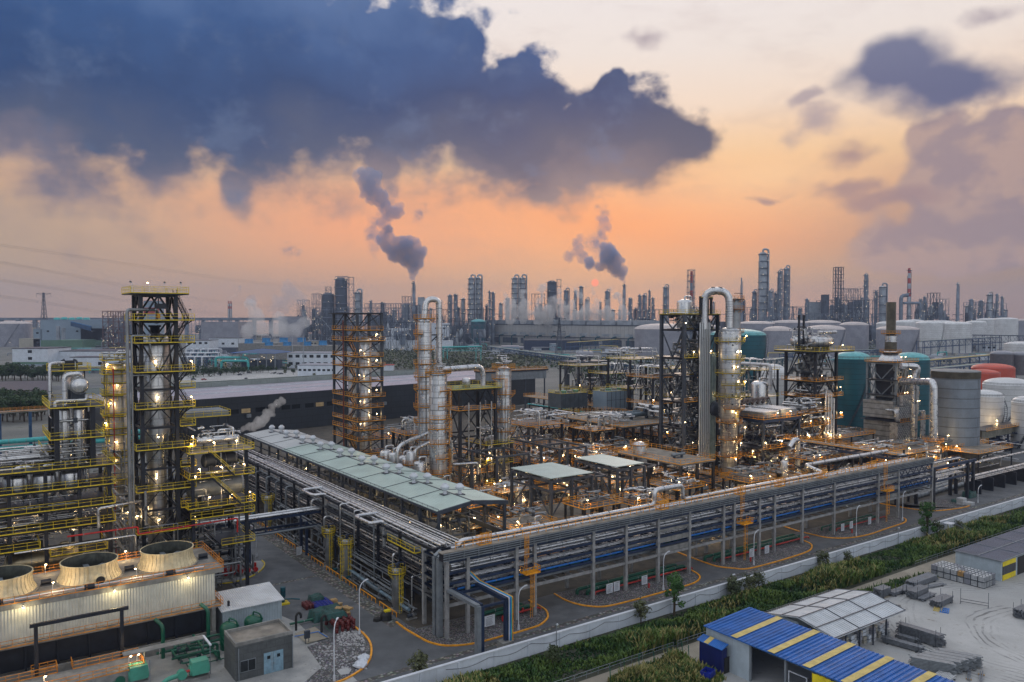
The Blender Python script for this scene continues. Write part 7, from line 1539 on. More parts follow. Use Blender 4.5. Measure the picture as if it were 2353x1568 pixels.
for k in range(14):
    px=437+k*14+r2.uniform(-3,3);tree(G(px,868-k*.9),r2.uniform(7,10),'small street tree in the row behind the car park',('t1','t2')[k%2],'street trees by the car park')
for k in range(16):tree(G(650+r2.uniform(-20,120),r2.uniform(838,872)),r2.uniform(4,7),'low bush around the white office',('t1','s1')[k%2],'bushes around the white office')
def scrub(name,label,quad,n,sz,seed,m_):
    r2=random.Random(seed);b=MB();A_,B_,C_,D_=[G(*q_)for q_ in quad]
    for _ in range(n):
        s1,s2=r2.random(),r2.random();p=A_.lerp(B_,s1).lerp(D_.lerp(C_,s1),s2);hh=sz*(1.2+2.4*hN(p.x,p.y,.03)+1.2*hN(p.x,p.y,.11));c=Vector((p.x+r2.uniform(-3,3),p.y+r2.uniform(-3,3),r2.uniform(.1,1)*hh));a=Vector((r2.gauss(0,1),r2.gauss(0,1),r2.gauss(0,.7))).normalized();e=a.cross(Vector((0,.2,1))).normalized();k=sz*r2.uniform(.4,1.1);b.add([c-a*k,c-e*k*.7,c+a*k,c+e*k*.7],[(0,1,2,3)])
    return tag(b.build(name,m_),label,name,kind='stuff')
scrub('scrub','wide olive green thicket behind the charcoal building',[(868,850),(1260,858),(1230,818),(868,812)],9000,1.9,31,lf5);scrub('undergrowth','dark green growth around the teal pipe bridge',[(868,814),(1160,816),(1120,800),(900,790)],3500,1.7,32,lf4);scrub('undergrowth','dark green growth beyond the plant in the middle',[(1380,885),(1520,905),(1560,830),(1200,822)],5000,1.8,33,lf4);scrub('undergrowth','dark growth beyond the heater to the right',[(1990,815),(2160,815),(2150,795),(1990,795)],2000,1.8,34,lf4);scrub('undergrowth','dark growth behind the blue pipe racks on the left',[(420,872),(640,850),(640,828),(430,835)],2400,1.5,35,lf4)

# ---------------------------------------------------------------- charcoal building, car park, left mid-ground
A1,A2=P(427,922,352),P(1230,862,508);hz=18.0
t=T('charcoal_building','huge low charcoal clad building with pale roof and a row of small windows','building',(A1.x,A1.y,0),atan2(A2.y-A1.y,A2.x-A1.x));Lb=(A2-A1).xy.length
MB().box(-27,0,0,Lb,68,hz).build('wall',darkw,t);MB().box(-27,.3,hz,Lb-.3,57,hz+.15).build('roof',pinkroof,t);b=MB();b.box(-27,57,hz,Lb-40,58,hz+2.4);b.box(-27,67,hz,Lb-40,68,hz+2.4);b.build('parapet',mat('weathered_parapet',(.25,.29,.28),.8,0,.15,.1,.5,(.12,.14,.13)),t)
b=MB();b.box(-27,22,hz+.15,Lb-30,22.5,hz+.5);b.box(-27,42,hz+.15,Lb-30,42.5,hz+.5);b.beam((60,0,hz+.3),(46,57,hz+.3),.5,.3);b.build('roof_ridge',polew,t)
xs_=[(1925,'r1'),(2055,'r1'),(2160,'r1'),(2290,'r1'),(170,'r2'),(265,'r2'),(398,'r2'),(487,'r2'),(607,'r2'),(697,'r2'),(795,'r2')]
for k,(x,key)in enumerate(xs_):
    px=D(key,x,0)[0];s_=(px-427)/(1230-427);
    
    lo_,hi_=-10.0,Lb
    for _ in range(40):
        m_=(lo_+hi_)/2;q_=A1+(A2-A1).normalized()*m_;xx=CX+F*q_.x/q_.y
        lo_,hi_=(m_,hi_)if xx<px else(lo_,m_)
    f_=MB().box(m_-2.4,-.15,10.0,m_+2.4,-.02,12.4).build('window',black,t);MB().box(m_-2.2,-.2,10.2,m_+2.2,-.16,12.2).build('pane',wlit if k in(2,9)else glass,f_)
for x in(28,105,300):MB().box(x,-1.4,8,x+2,-.1,9.6).build('vent_hood',lgrey,t)
sheet('car_park',[G(400,890),G(760,880),G(760,853),G(640,851),G(400,866)],.02,m_yard);sheet('road',[G(380,862),G(700,842),G(720,838),G(380,852)],.03,m_road);sheet('road',[G(-20,905),G(240,890),G(240,884),G(-20,892)],.03,m_road)
def car(p,rz,m_,label):
    t=T('parked_car',label,'car',p,rz,'cars in the far car park');b=MB();prof=[(-2.2,.35),(-2.2,.85),(-1.9,.95),(-1.4,1.42),(.5,1.45),(1.15,.98),(2.1,.85),(2.2,.4)];vs=[(x,-.85,z)for x,z in prof]+[(x,.85,z)for x,z in prof];n=len(prof);b.add(vs,[tuple(range(n)),tuple(range(n,2*n))[::-1]]+[(i,n+i,n+(i+1)%n,(i+1)%n)for i in range(n)]);b.build('body',m_,t)
    b=MB();b.box(-1.3,-.87,1.0,.6,.87,1.34);b.build('window',glass,t)
    for x in(-1.4,1.4):
        for y in(-.86,.7):MB().cyl((x,y,.33),(x,y+.16,.33),.33,12).build('wheel',rubber,t)
cw,cdk,crd=mat('white_car_paint',(.6,.6,.62),.3),mat('dark_car_paint',(.03,.04,.06),.3),mat('red_car_paint',(.35,.02,.02),.3)
for k,(x,y,m_,lab)in enumerate([(1706,1000,cdk,'dark car parked alone nearest the tall tower'),(1798,1002,crd,'dull red car parked alone in the open lot'),(1936,954,cdk,'dark car at the far edge of the lot'),(2115,960,cdk,'dark car in front of a white one'),(2130,943,cw,'white car behind the dark pair'),(2195,942,cdk,'dark car parked at the far kerb'),(2285,934,cw,'white car parked at the far kerb'),(2170,994,cdk,'dark van like car standing skew in the lot'),(2400,945,cw,'first white car by the fence'),(2430,945,cdk,'first dark car by the fence'),(2455,948,cw,'second white car by the fence'),(2480,950,cdk,'second dark car by the fence')]):
    p=Gz('r1',x,y);car((p.x,p.y,.03),AL+.1+(.9 if k==7 else 0),m_,lab)
b=MB()
for i in range(2):
    for k in range(26):p1=G(452+k*9.5,872-i*9-k*.3,.05);b.beam(p1,p1+Vector((4.6*cos(AL),4.6*sin(AL),0)),.16,.01)
struct(b.build('parking_lines',polew))
def bld(label,x0,x1,yb,yt,m_,dep=30,mroof=None,wins=(0,0),name='building',cat='building',band=None,skew=0.0,roofh=.6,Y=None):
    """block whose front foot runs from x0 to x1 at picture row yb and whose top stands at row yt"""
    p0=G(x0,yb)if Y is None else P(x0,HZ,Y);Y=p0.y;p0.z=0;w_=(x1-x0)*Y/F;h_=CAMH-(yt-HZ)*Y/F;t=T(name,label,cat,(p0.x,p0.y,0),skew)
    MB().box(0,0,0,w_,dep,h_).build('wall',m_,t);MB().box(-.4,-.4,h_,w_+.4,dep+.4,h_+roofh).build('roof',mroof or m_,t)
    if wins[0]:
        for j in range(wins[1]):
            for i in range(wins[0]):
                cx_=w_*(i+.5)/wins[0];cz_=h_*(j+.6)/wins[1];s_=min(2.2,w_/wins[0]*.3,h_/wins[1]*.3);MB().box(cx_-s_,-.1,cz_-s_*.7,cx_+s_,-.02,cz_+s_*.7).build('window',glass,t)
    if band:MB().box(-.05,-.12,h_*band[0],w_+.05,-.03,h_*band[1]).build('band',band[2],t)
    return t,w_,h_
bld('long blue grey hall behind the left works with round cyan roof fans',94,262,800,736,bluew,90,band=(.0,.28,greenw),wins=(5,1));
for k in range(5):p=P(131+k*17,733-(k%2),1440);t=T('roof_fan','cyan roof fan on the long blue grey hall, %s from the left'%ORD[k],'fan',p,0,'cyan roof fans');MB().lathe((0,0,-2),[(5.5,0),(5.5,3),(4,4.2),(.01,4.5)],16).build('hood',tealpipe,t);MB().cyl((0,0,-4),(0,0,-2),3,12).build('neck',lgrey,t)
bld('tall blue grey block with a row of blue ducts on its roof',186,256,800,755,bluew,70,band=(0,.12,greenw));t,w_,h_=bld('green banded annex before the blue grey block',119,190,806,783,greenw,40)
for k in range(9):p=P(166+k*5.2,746+k*1.3,1400);t=T('roof_duct','dark blue upright duct in the row on the block roof, %s'%ORD[k],'duct',p,.3,'dark blue ducts on the block roof');MB().box(-2,-3,-3,1.6,3,4.5).build('duct',blue,t);MB().box(-2.2,-3.2,4.5,1.8,3.2,5.3).build('cap',bluef,t)
for k in range(2):p=P(134+k*12,780+4*k,1380);t=T('stack_of_rings','white ringed vent tower %s'%['left of two','right of two'][k],'vent',p);b=MB();b.lathe((0,0,-5),sum([[(3.0,i*2.4),(3.8,i*2.4+.8),(3.0,i*2.4+1.6)]for i in range(12)],[]),14);b.build('rings',farlight,t);MB().cyl((0,0,-8),(0,0,-5),2.5,12).build('base',farlight,t)
bld('cream rendered block at the left with four small windows',24,61,795,754,cream2,30,wins=(2,3));bld('low cream annexe beside it',44,92,800,779,cream2,20);bld('grey blue block right of the cream one',77,96,800,757,bluew,30,wins=(1,2))
bld('white block with green band and solar panels among dark trees',29,110,849,802,whitew,45,solar,(1,3),band=(.25,.36,greenw));bld('long white hall with panelled solar roof on the left',131,264,846,808,whitew,50,solar,band=(.05,.15,greenw));bld('lower white hall with a strip of solar panels',162,300,856,822,whitew,20,solar,(3,1),band=(.3,.4,greenw))
for k,(y0,y1)in enumerate(((905,878),(912,899))):p0,p1,p2,p3=G(-40,y0,6),G(120,y0-9,6),G(112,y1-3,6),G(-40,y1,6);t=T('solar_roof','low shelter with rows of solar panels at the left edge, %s'%['rear','front'][k],'shelter',(0,0,0),0);MB().add([p0,p1,p2,p3],[(0,1,2,3)]).build('panel',solar,t);MB().prism([(p.x,p.y)for p in(p0,p1,p2,p3)],5.6,5.97).build('roof',whitew,t);[MB().cyl((q_.x,q_.y,0),(q_.x,q_.y,5.6),.2,6).build('post',lgrey,t)for q_ in(p0.lerp(p1,.1),p0.lerp(p1,.5),p0.lerp(p1,.9))]
b_=T('blue_pipe_trestle','blue trestles with an orange railed walkway and teal pipes behind the left block','pipe rack',W(*pxuv(-20,300)));deck(b_,-30,0,60,3,19,concf,rust,th=.7);
for k in range(9):MB().box(-28+k*10,.2,0,-27+k*10,2.6,18.3).build('column',blue,b_)
for k in range(2):run('teal pipe beneath the blue trestles behind the left block, %s'%['upper','lower'][k],tealpipe,.9,[(pxuv(-20,290)[0]-25,pxuv(-20,290)[1],9-k*2.5),(pxuv(-20,290)[0]+50,pxuv(-20,290)[1]+1,9-k*2.5)],n=10)
bld('long grey hall with slatted front beyond the steam on the left',462,548,800,741,lav,80);bld('white workshop with dark roof edge right of the tall tower',428,480,812,783,whitew,40,solar,(4,2));bld('white workshop with big doors beside it',480,546,808,778,whitew,40,mat('dark_roof',(.06,.06,.07),.6),(3,1));bld('dark cooler row before the white workshop',502,543,815,800,fardark,10)
t=T('cell_tower_row','weathered concrete cooling cell block with blue fan rings, near the steam','cooling tower',(0,0,0),0)
for(x0,x1,yb,yt)in((548,640,826,789),(596,765,832,795)):
    p0=G(x0,yb);w_=(x1-x0)*p0.y/F;h_=CAMH-(yt-HZ)*p0.y/F;MB().box(p0.x,p0.y,0,p0.x+w_,p0.y+30,h_).build('wall',concrete,t)
for k,(px,py)in enumerate([(572,783),(612,781),(618,790),(652,780),(660,790),(693,780),(706,789),(742,787),(585,792)]):
    if k==8:continue
    p=P(px,py,985);tt=T('blue_fan_ring','blue fan ring on the weathered cooling cells, %s from the left'%ORD[k],'fan',p,0,'blue fan rings');MB().lathe((0,0,-3.4),[(5.6,0),(4.9,2.5),(5.2,5.4)],18).build('ring',bluef,tt);MB().cyl((0,0,-3),(0,0,-2.6),4.4,14).build('hub_plate',fardark,tt)
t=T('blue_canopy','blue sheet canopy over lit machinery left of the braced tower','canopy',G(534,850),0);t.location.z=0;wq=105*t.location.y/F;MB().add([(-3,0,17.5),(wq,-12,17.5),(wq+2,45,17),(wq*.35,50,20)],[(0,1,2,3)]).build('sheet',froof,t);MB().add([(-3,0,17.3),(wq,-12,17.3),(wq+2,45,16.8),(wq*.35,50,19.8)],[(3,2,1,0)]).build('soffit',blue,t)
for k in range(6):MB().cbox(wq*k/5,-10*k/5,0,.8,.8,17.2).build('column',lgrey,t)
_fb=None
def flamps(t,pts,r=.8,m_=None):
    r*=.8
    b=MB()
    for p in pts:b.add([(p[0]+r,p[1],p[2]),(p[0]-r,p[1],p[2]),(p[0],p[1]+r,p[2]),(p[0],p[1]-r,p[2]),(p[0],p[1],p[2]+r),(p[0],p[1],p[2]-r)],[(0,2,4),(2,1,4),(1,3,4),(3,0,4),(2,0,5),(1,2,5),(3,1,5),(0,3,5)])
    b.build('lamps',m_ or bulbw,t,kind='stuff')
flamps(t,[(R.uniform(2,wq-4),R.uniform(-4,10),R.uniform(8,14))for _ in range(24)],.45)
MB().box(4,14,0,wq-4,30,9).build('machinery',fardark,t)
bld('white two storey office with dark windows left of the braced tower',684,775,866,840,whitew,26,lav,(8,1),skew=-.12);bld('white three storey office behind it',660,775,846,812,whitew,30,lav,(7,2),skew=-.08);bld('small white and red kiosk right of the braced tower',882,903,852,840,whitew,10,farred)
bld('white stepped works building left of the slim column',884,955,795,756,whitew,40,whitew,(4,1));bld('white works building right of the slim column',975,1030,798,744,whitew,40,whitew,(3,2));bld('long white low building in the middle distance',884,1040,806,784,whitew,12)
for k,(x0,x1,y)in enumerate(((496,570,822),(514,575,829))):
    a=G(x0,850);a2=G(x1,850);zt_=CAMH-(y-HZ)*a.y/F;t=T('pipe_loop','turquoise goal shaped pipe loop %s'%['outer','inner'][k],'pipe',(a.x,a.y-k*6,0),0);MB().tube([(0,0,0),(0,0,zt_),(a2.x-a.x,0,zt_),(a2.x-a.x,0,0)],1.3,10).build('run',tealpipe,t)
t=T('teal_pipe_bridge','turquoise pipe bridge on tall legs behind the thicket','pipe bridge',G(1010,832),.05);t.location.z=0;wq=98*t.location.y/F
for k in range(4):MB().cyl((-4,-3,18+0),(wq,-3,19),1.0,8).build('pipe',tealpipe,t)if k==0 else MB().cyl((-4,k*2-3,18.0),(wq,k*2-3,19),.8,8).build('pipe',tealpipe,t)
for x in(0,4,9,wq-8,wq-2):MB().box(x,-2,0,x+.9,2,17).build('leg',tealpipe,t)
b=MB();
for k in range(12):b.beam((wq*k/12,0,17),(wq*(k+1)/12,0,13.5),.4);b.beam((wq*k/12,0,13.5),(wq*(k+1)/12,0,17),.4)
b.beam((0,0,13.5),(wq,0,13.5),.5);b.build('truss',tealpipe,t)
def far_rack(label,a,b_,m_,h_=11,w_=6,legs=14,pipes=None):
    p0,p1=G(*a),G(*b_);L_=(p1-p0).length;t=T('pipe_rack',label,'pipe rack',(p0.x,p0.y,0),atan2(p1.y-p0.y,p1.x-p0.x));b=MB()
    for k in range(legs+1):
        for y in(0,w_):MB().box(L_*k/legs-.3,y-.3,0,L_*k/legs+.3,y+.3,h_).build('leg',m_,t)
    for z in(h_*.6,h_):b.box(0,-.2,z-.7,L_,.2,z);b.box(0,w_-.2,z-.7,L_,w_+.2,z)
    n=legs*2
    for k in range(n):xa,xb=L_*k/n,L_*(k+1)/n;b.beam((xa,0,h_*.6),(xb,0,h_-.4)if k%2 else(xb,0,h_*.6),.3);b.beam((xa,0,h_-.3),(xb,0,h_*.6),.3)
    b.build('truss',m_,t)
    for k in range(5):MB().cyl((0,.8+k*1.1,h_+.5),(L_,.8+k*1.1,h_+.5),.45,6).build('pipe',(pipes or(lgrey,tealpipe,lav,tan_,lgrey))[k],t)
far_rack('long blue pipe rack crossing the middle distance',(1120,812),(1465,868),blue,10,6,22);far_rack('tan topped blue pipe rack by the lattice pylon',(1310,812),(1450,800),blue,16,8,8,(tan_,)*5);far_rack('dark blue pipe rack on the right, rear',(2120,822),(2300,806),blue,22,8,12);far_rack('blue truss pipe bridge reaching the right edge',(2130,868),(2380,838),blue,15,8,12,(tan_,lgrey,tan_,lgrey,tan_));far_rack('dark blue rack with upper truss at the right edge',(2200,806),(2400,812),navy,26,8,10);far_rack('pale blue rack beside the red tanks',(2130,885),(2260,868),blue,12,6,8);far_rack('grey pipe rack before the pale tanks',(1800,830),(2160,812),blue,9,6,20);far_rack('teal pipe rack by the rear teal tank',(1745,862),(1810,850),teal,12,6,5)
for i in range(3):
    for j in range(4):p=G(423+j*17+i*6,846-i*11);t=T('blue_pipe_stand','small blue frame carrying white pipes in the works right of the tall tower','frame',(p.x,p.y,0),AL,'blue frames with white pipes');b=MB();[b.box(x,y,0,x+.6,y+.6,11)for x in(0,9)for y in(0,8)];b.box(-1,0,10.4,10.6,.6,11);b.box(-1,8,10.4,10.6,8.6,11);b.box(-1,0,6,10.6,.6,6.6);b.build('frame',blue,t);MB().tube([(-4,2,3),(-4,2,12),(12,3,12),(12,3,8)],.8,8).build('pipe',polew,t);MB().tube([(0,6,12),(15,6,12),(15,6,2)],.6,8).build('pipe',polew if j%2 else tealpipe,t)
r2=random.Random(91)
for(x0,x1,y0,y1,n_)in((-10,290,776,796,8),(425,760,778,800,10),(880,1120,765,808,20),(1130,1480,806,822,10),(1500,1700,796,850,8),(1860,2350,800,850,12)):
    for k in range(n_):
        y_=r2.uniform(y0,y1);x_=r2.uniform(x0,x1);w_=r2.uniform(14,42)*(y_-700)/110;h_=r2.uniform(5,13)*(y_-715)/90
        tt=bld('low works building among the crowded middle distance',x_,x_+w_,y_,y_-h_-2,r2.choice((whitew,lav,cream2,bluew,whitew,concrete)),r2.uniform(14,40),r2.choice((lav,solar,whitew,farlight,pinkroof)),(r2.choice((3,4,5)),1),skew=r2.choice((0,AL,.1)))[0];tt['group']='low works buildings in the middle distance'
# grey cooling tower hall with steam
a,c=P(1112,785,1650),P(1488,803,1330);t=T('cooling_hall','very long grey cooling tower hall with window bands in the distance','cooling tower',(a.x,a.y,0),atan2(c.y-a.y,c.x-a.x));Lh=(c-a).xy.length;hh=41
MB().box(0,0,0,Lh,40,hh).build('wall',mat('grey_hall',(.42,.42,.42),.7,0,.12,.02,.4,(.16,.16,.16),seam=(9,41,(radians(90),0,0),.3)),t);MB().box(-1,-1.5,17.5,Lh,-.1,18.7).build('ledge',grey,t);MB().box(-1,-.8,hh-1.4,Lh+1,41,hh+.4).build('cornice',grey,t);
for k in range(8):MB().box(Lh*(k+.12)/8,-.6,4,Lh*(k+.95)/8,-.1,14.5).build('louvre',fardark,t)
for k in range(16):MB().box(Lh*(k+.18)/16,-.6,21,Lh*(k+.85)/16,-.2,25.5).build('window',farlight,t)
for k in range(12):MB().box(Lh*(k+.06)/12,3,hh+.4,Lh*(k+.92)/12,37,hh+8).build('fan_housing',farlight,t)
for k in range(11):MB().tube([(Lh*(k+.5)/11.5,-6,0),(Lh*(k+.5)/11.5,-6,18),(Lh*(k+.5)/11.5+6,-6,20),(Lh*(k+.5)/11.5+6,-1,20)],1.2,7).build('pipe',teal,t)
tank('small dark green domed tank left of the long grey hall',1099,1560,17,46,teal,tealroof,5)
bld('dark flat solar field building in the middle distance',1205,1330,792,783,navy,120,solar,Y=1330);bld('row of low white sheds beyond the blue rack',1520,1600,800,791,whitew,20,Y=1200)
# far bridge
t=T('far_bridge','long level viaduct along the horizon on the left','bridge',(0,0,0),0);xa,xb=P(-20,729,1900).x,P(660,729,1900).x;MB().box(xa,1900,47,xb,1912,53.5).build('deck',farcol,t)
for k in range(18):x=xa+(xb-xa)*(k+.4)/17.5;MB().prism([(x,1902),(x+8,1902),(x+8,1910),(x,1910)],0,47).build('pier',farcol,t)
sheet('water',[(-6000,2600),(6000,2600),(6000,7400),(-6000,7400)],.05,mat('sea_water',(.10,.10,.11),.15,0,.1,.01))

domem=mat('pale_pinkish_dome',(.52,.47,.46),.6,0,.12,.1)  # dome colour paler and pinker than the tank shells
for k,(px,Y,r_,yt,m_,dh)in enumerate([(1517,1050,58,756,lav,7),(1737,1250,42,744,lav,4),(1788,1080,33,760,lav,6),(1815,1400,40,742,lav,5),(1896,1120,44,757,lav,6),(1890,1450,40,742,lav,5),(1963,1250,31,747,lav,5),(2063,1120,45,757,lav,5),(2078,1350,22,741,white,4),(2040,1400,24,744,white,4),(2137,1180,29,743,white,4),(2196,1240,33,745,white,4),(2243,1330,21,741,white,3),(2272,1500,25,735,white,3),(2312,1380,24,734,white,3),(2350,1500,22,737,lav,3),(1780,1600,30,741,white,4),(2100,1500,22,738,white,3),(2160,1500,30,740,white,3),(30,1500,38,744,lav,5),(1625,1300,30,752,lav,4)]):
    tank('pale dome roofed tank in the distant farm, %s'%['directly left of the black tower','behind the biggest column','above the teal tank','behind the one above the teal tank','behind the exchanger tower drums','smaller one behind the exchanger tower','left of the sooty stack','right behind the sooty stack','white one right of the sooty stack','white one hidden by the sooty stack','white one left of the pylons','white one between the pylons','white one right of the pylons','far white one at the right','white one near the right edge','grey one at the right edge','far one behind the slim refinery columns','rear one left of the pylons','rear one between the pylons','at the left edge below the viaduct','seen through the black tower'][k],px,Y,r_,CAMH-(yt-HZ)*Y/F,m_,domem if m_ is lav else white,dh,stair_a=(-120,-75)if k%3==1 else None,group='pale tanks in the distant farm',rail_=False)
def zat(y,Y):return CAMH+(HZ-y)*Y/F
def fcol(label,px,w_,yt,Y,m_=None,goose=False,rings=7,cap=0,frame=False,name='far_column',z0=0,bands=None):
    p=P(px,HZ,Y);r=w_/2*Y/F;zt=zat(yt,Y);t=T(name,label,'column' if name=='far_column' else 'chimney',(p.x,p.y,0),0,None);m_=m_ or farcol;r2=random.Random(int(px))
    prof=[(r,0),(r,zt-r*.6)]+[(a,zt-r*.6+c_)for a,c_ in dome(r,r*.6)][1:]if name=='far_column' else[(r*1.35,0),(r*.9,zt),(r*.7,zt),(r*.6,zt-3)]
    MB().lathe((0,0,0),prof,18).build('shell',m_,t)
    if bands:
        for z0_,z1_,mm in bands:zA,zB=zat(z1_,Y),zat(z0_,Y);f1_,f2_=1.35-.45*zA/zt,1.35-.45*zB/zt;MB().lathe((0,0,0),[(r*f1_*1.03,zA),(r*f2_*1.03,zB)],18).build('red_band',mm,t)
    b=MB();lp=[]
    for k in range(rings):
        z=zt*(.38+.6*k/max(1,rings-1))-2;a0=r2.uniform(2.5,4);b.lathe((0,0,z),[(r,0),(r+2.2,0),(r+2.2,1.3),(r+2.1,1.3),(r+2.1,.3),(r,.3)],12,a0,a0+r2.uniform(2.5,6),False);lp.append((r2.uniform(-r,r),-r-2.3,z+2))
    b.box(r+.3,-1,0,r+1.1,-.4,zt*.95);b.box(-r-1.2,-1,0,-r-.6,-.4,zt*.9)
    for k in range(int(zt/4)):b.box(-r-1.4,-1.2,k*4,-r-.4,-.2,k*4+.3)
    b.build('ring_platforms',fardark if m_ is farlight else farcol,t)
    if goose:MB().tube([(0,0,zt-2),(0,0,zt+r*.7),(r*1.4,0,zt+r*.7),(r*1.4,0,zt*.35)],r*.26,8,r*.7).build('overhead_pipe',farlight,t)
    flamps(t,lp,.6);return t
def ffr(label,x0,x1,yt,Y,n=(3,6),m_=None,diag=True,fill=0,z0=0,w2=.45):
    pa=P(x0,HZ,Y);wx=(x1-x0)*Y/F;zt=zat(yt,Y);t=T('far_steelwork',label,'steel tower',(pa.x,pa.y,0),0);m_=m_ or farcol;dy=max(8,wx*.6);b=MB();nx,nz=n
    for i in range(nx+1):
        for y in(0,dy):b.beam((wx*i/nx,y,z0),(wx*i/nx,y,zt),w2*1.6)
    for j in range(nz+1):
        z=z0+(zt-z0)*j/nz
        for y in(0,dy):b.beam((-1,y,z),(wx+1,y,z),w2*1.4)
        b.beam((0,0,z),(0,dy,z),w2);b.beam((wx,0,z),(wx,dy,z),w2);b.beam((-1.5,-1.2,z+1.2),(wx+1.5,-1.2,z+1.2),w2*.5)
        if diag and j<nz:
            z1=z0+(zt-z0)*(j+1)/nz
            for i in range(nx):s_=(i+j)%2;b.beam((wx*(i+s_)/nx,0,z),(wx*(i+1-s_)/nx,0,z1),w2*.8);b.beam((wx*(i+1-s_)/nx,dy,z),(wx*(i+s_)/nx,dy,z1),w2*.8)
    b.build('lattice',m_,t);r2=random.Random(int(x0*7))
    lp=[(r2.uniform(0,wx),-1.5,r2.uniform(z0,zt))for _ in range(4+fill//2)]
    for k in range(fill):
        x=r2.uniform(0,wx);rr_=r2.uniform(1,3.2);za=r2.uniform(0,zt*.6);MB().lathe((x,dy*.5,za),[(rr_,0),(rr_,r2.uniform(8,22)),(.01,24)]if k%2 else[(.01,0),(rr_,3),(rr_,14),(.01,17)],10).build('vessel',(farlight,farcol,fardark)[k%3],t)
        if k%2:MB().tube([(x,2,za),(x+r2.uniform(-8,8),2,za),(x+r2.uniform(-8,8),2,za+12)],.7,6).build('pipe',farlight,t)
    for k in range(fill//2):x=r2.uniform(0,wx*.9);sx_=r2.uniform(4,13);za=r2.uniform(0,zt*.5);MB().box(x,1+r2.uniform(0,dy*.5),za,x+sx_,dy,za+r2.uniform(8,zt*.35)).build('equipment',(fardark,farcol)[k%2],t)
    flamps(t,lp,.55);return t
Y=1600
YF=1600
fcol('slim far stack breathing the left dark smoke plume',950.8,6.5,647,1500,rings=3,name='smoking_stack');fcol('slim far stack breathing the right dark smoke plume',1434,5.6,653,1600,rings=3,name='smoking_stack')
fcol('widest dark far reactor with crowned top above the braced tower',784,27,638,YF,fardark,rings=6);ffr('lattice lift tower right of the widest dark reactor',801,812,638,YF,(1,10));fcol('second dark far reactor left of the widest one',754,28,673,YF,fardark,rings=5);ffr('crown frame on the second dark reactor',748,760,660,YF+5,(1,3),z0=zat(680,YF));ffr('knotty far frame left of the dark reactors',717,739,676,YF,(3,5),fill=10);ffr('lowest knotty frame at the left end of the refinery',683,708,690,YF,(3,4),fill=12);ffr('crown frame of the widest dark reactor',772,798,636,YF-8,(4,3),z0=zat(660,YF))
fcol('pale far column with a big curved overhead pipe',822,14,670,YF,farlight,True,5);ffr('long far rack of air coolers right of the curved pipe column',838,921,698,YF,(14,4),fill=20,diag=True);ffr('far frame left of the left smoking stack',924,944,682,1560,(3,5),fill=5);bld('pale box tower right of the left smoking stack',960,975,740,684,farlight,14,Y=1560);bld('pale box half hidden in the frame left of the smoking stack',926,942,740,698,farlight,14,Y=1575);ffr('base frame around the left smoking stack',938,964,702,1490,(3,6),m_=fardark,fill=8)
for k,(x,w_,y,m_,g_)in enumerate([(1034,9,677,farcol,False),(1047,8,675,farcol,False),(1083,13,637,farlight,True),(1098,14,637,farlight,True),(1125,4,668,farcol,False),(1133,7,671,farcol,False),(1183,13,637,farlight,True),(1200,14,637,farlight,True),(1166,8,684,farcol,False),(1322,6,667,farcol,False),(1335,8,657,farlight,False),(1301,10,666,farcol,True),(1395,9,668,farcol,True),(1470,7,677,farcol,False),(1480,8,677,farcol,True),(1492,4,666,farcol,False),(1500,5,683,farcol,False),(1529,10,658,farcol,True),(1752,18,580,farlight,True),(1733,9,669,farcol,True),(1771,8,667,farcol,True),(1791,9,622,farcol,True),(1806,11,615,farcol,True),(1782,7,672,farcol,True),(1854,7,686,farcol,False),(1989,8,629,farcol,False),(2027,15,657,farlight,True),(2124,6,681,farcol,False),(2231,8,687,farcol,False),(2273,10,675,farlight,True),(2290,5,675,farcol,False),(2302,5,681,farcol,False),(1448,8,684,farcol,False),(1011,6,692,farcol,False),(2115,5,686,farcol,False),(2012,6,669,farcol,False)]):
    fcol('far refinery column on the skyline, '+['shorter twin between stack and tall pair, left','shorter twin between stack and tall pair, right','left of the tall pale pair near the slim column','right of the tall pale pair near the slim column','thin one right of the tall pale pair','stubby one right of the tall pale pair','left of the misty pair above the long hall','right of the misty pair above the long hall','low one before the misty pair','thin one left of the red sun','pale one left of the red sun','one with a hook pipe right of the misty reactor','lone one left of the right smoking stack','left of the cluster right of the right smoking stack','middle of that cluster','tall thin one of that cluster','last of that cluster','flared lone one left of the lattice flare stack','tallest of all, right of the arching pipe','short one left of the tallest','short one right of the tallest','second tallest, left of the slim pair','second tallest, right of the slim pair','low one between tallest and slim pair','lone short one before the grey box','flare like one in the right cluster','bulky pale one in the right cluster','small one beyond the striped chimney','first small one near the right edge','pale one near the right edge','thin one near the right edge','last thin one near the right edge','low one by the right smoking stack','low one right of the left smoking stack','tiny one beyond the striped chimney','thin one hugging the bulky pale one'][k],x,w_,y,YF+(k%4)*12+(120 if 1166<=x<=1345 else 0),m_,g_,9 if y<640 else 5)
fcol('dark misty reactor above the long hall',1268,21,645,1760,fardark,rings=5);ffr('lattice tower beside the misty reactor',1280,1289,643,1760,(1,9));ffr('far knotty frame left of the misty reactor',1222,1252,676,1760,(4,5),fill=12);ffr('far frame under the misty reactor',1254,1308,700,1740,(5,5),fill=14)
ffr('red and white lattice flare stack left of the arching pipe',1581,1596,621,1350,(1,14),w2=.5);fcol('red chimney pipe inside the lattice flare stack',1588.5,6,624,1355,farcol,rings=0,name='striped_chimney',bands=[(624,650,farred),(668,690,farred)]);fcol('thin bare flare pole right of the arching pipe',1703.3,3,639,1350,farcol,rings=0,name='flare_pole')
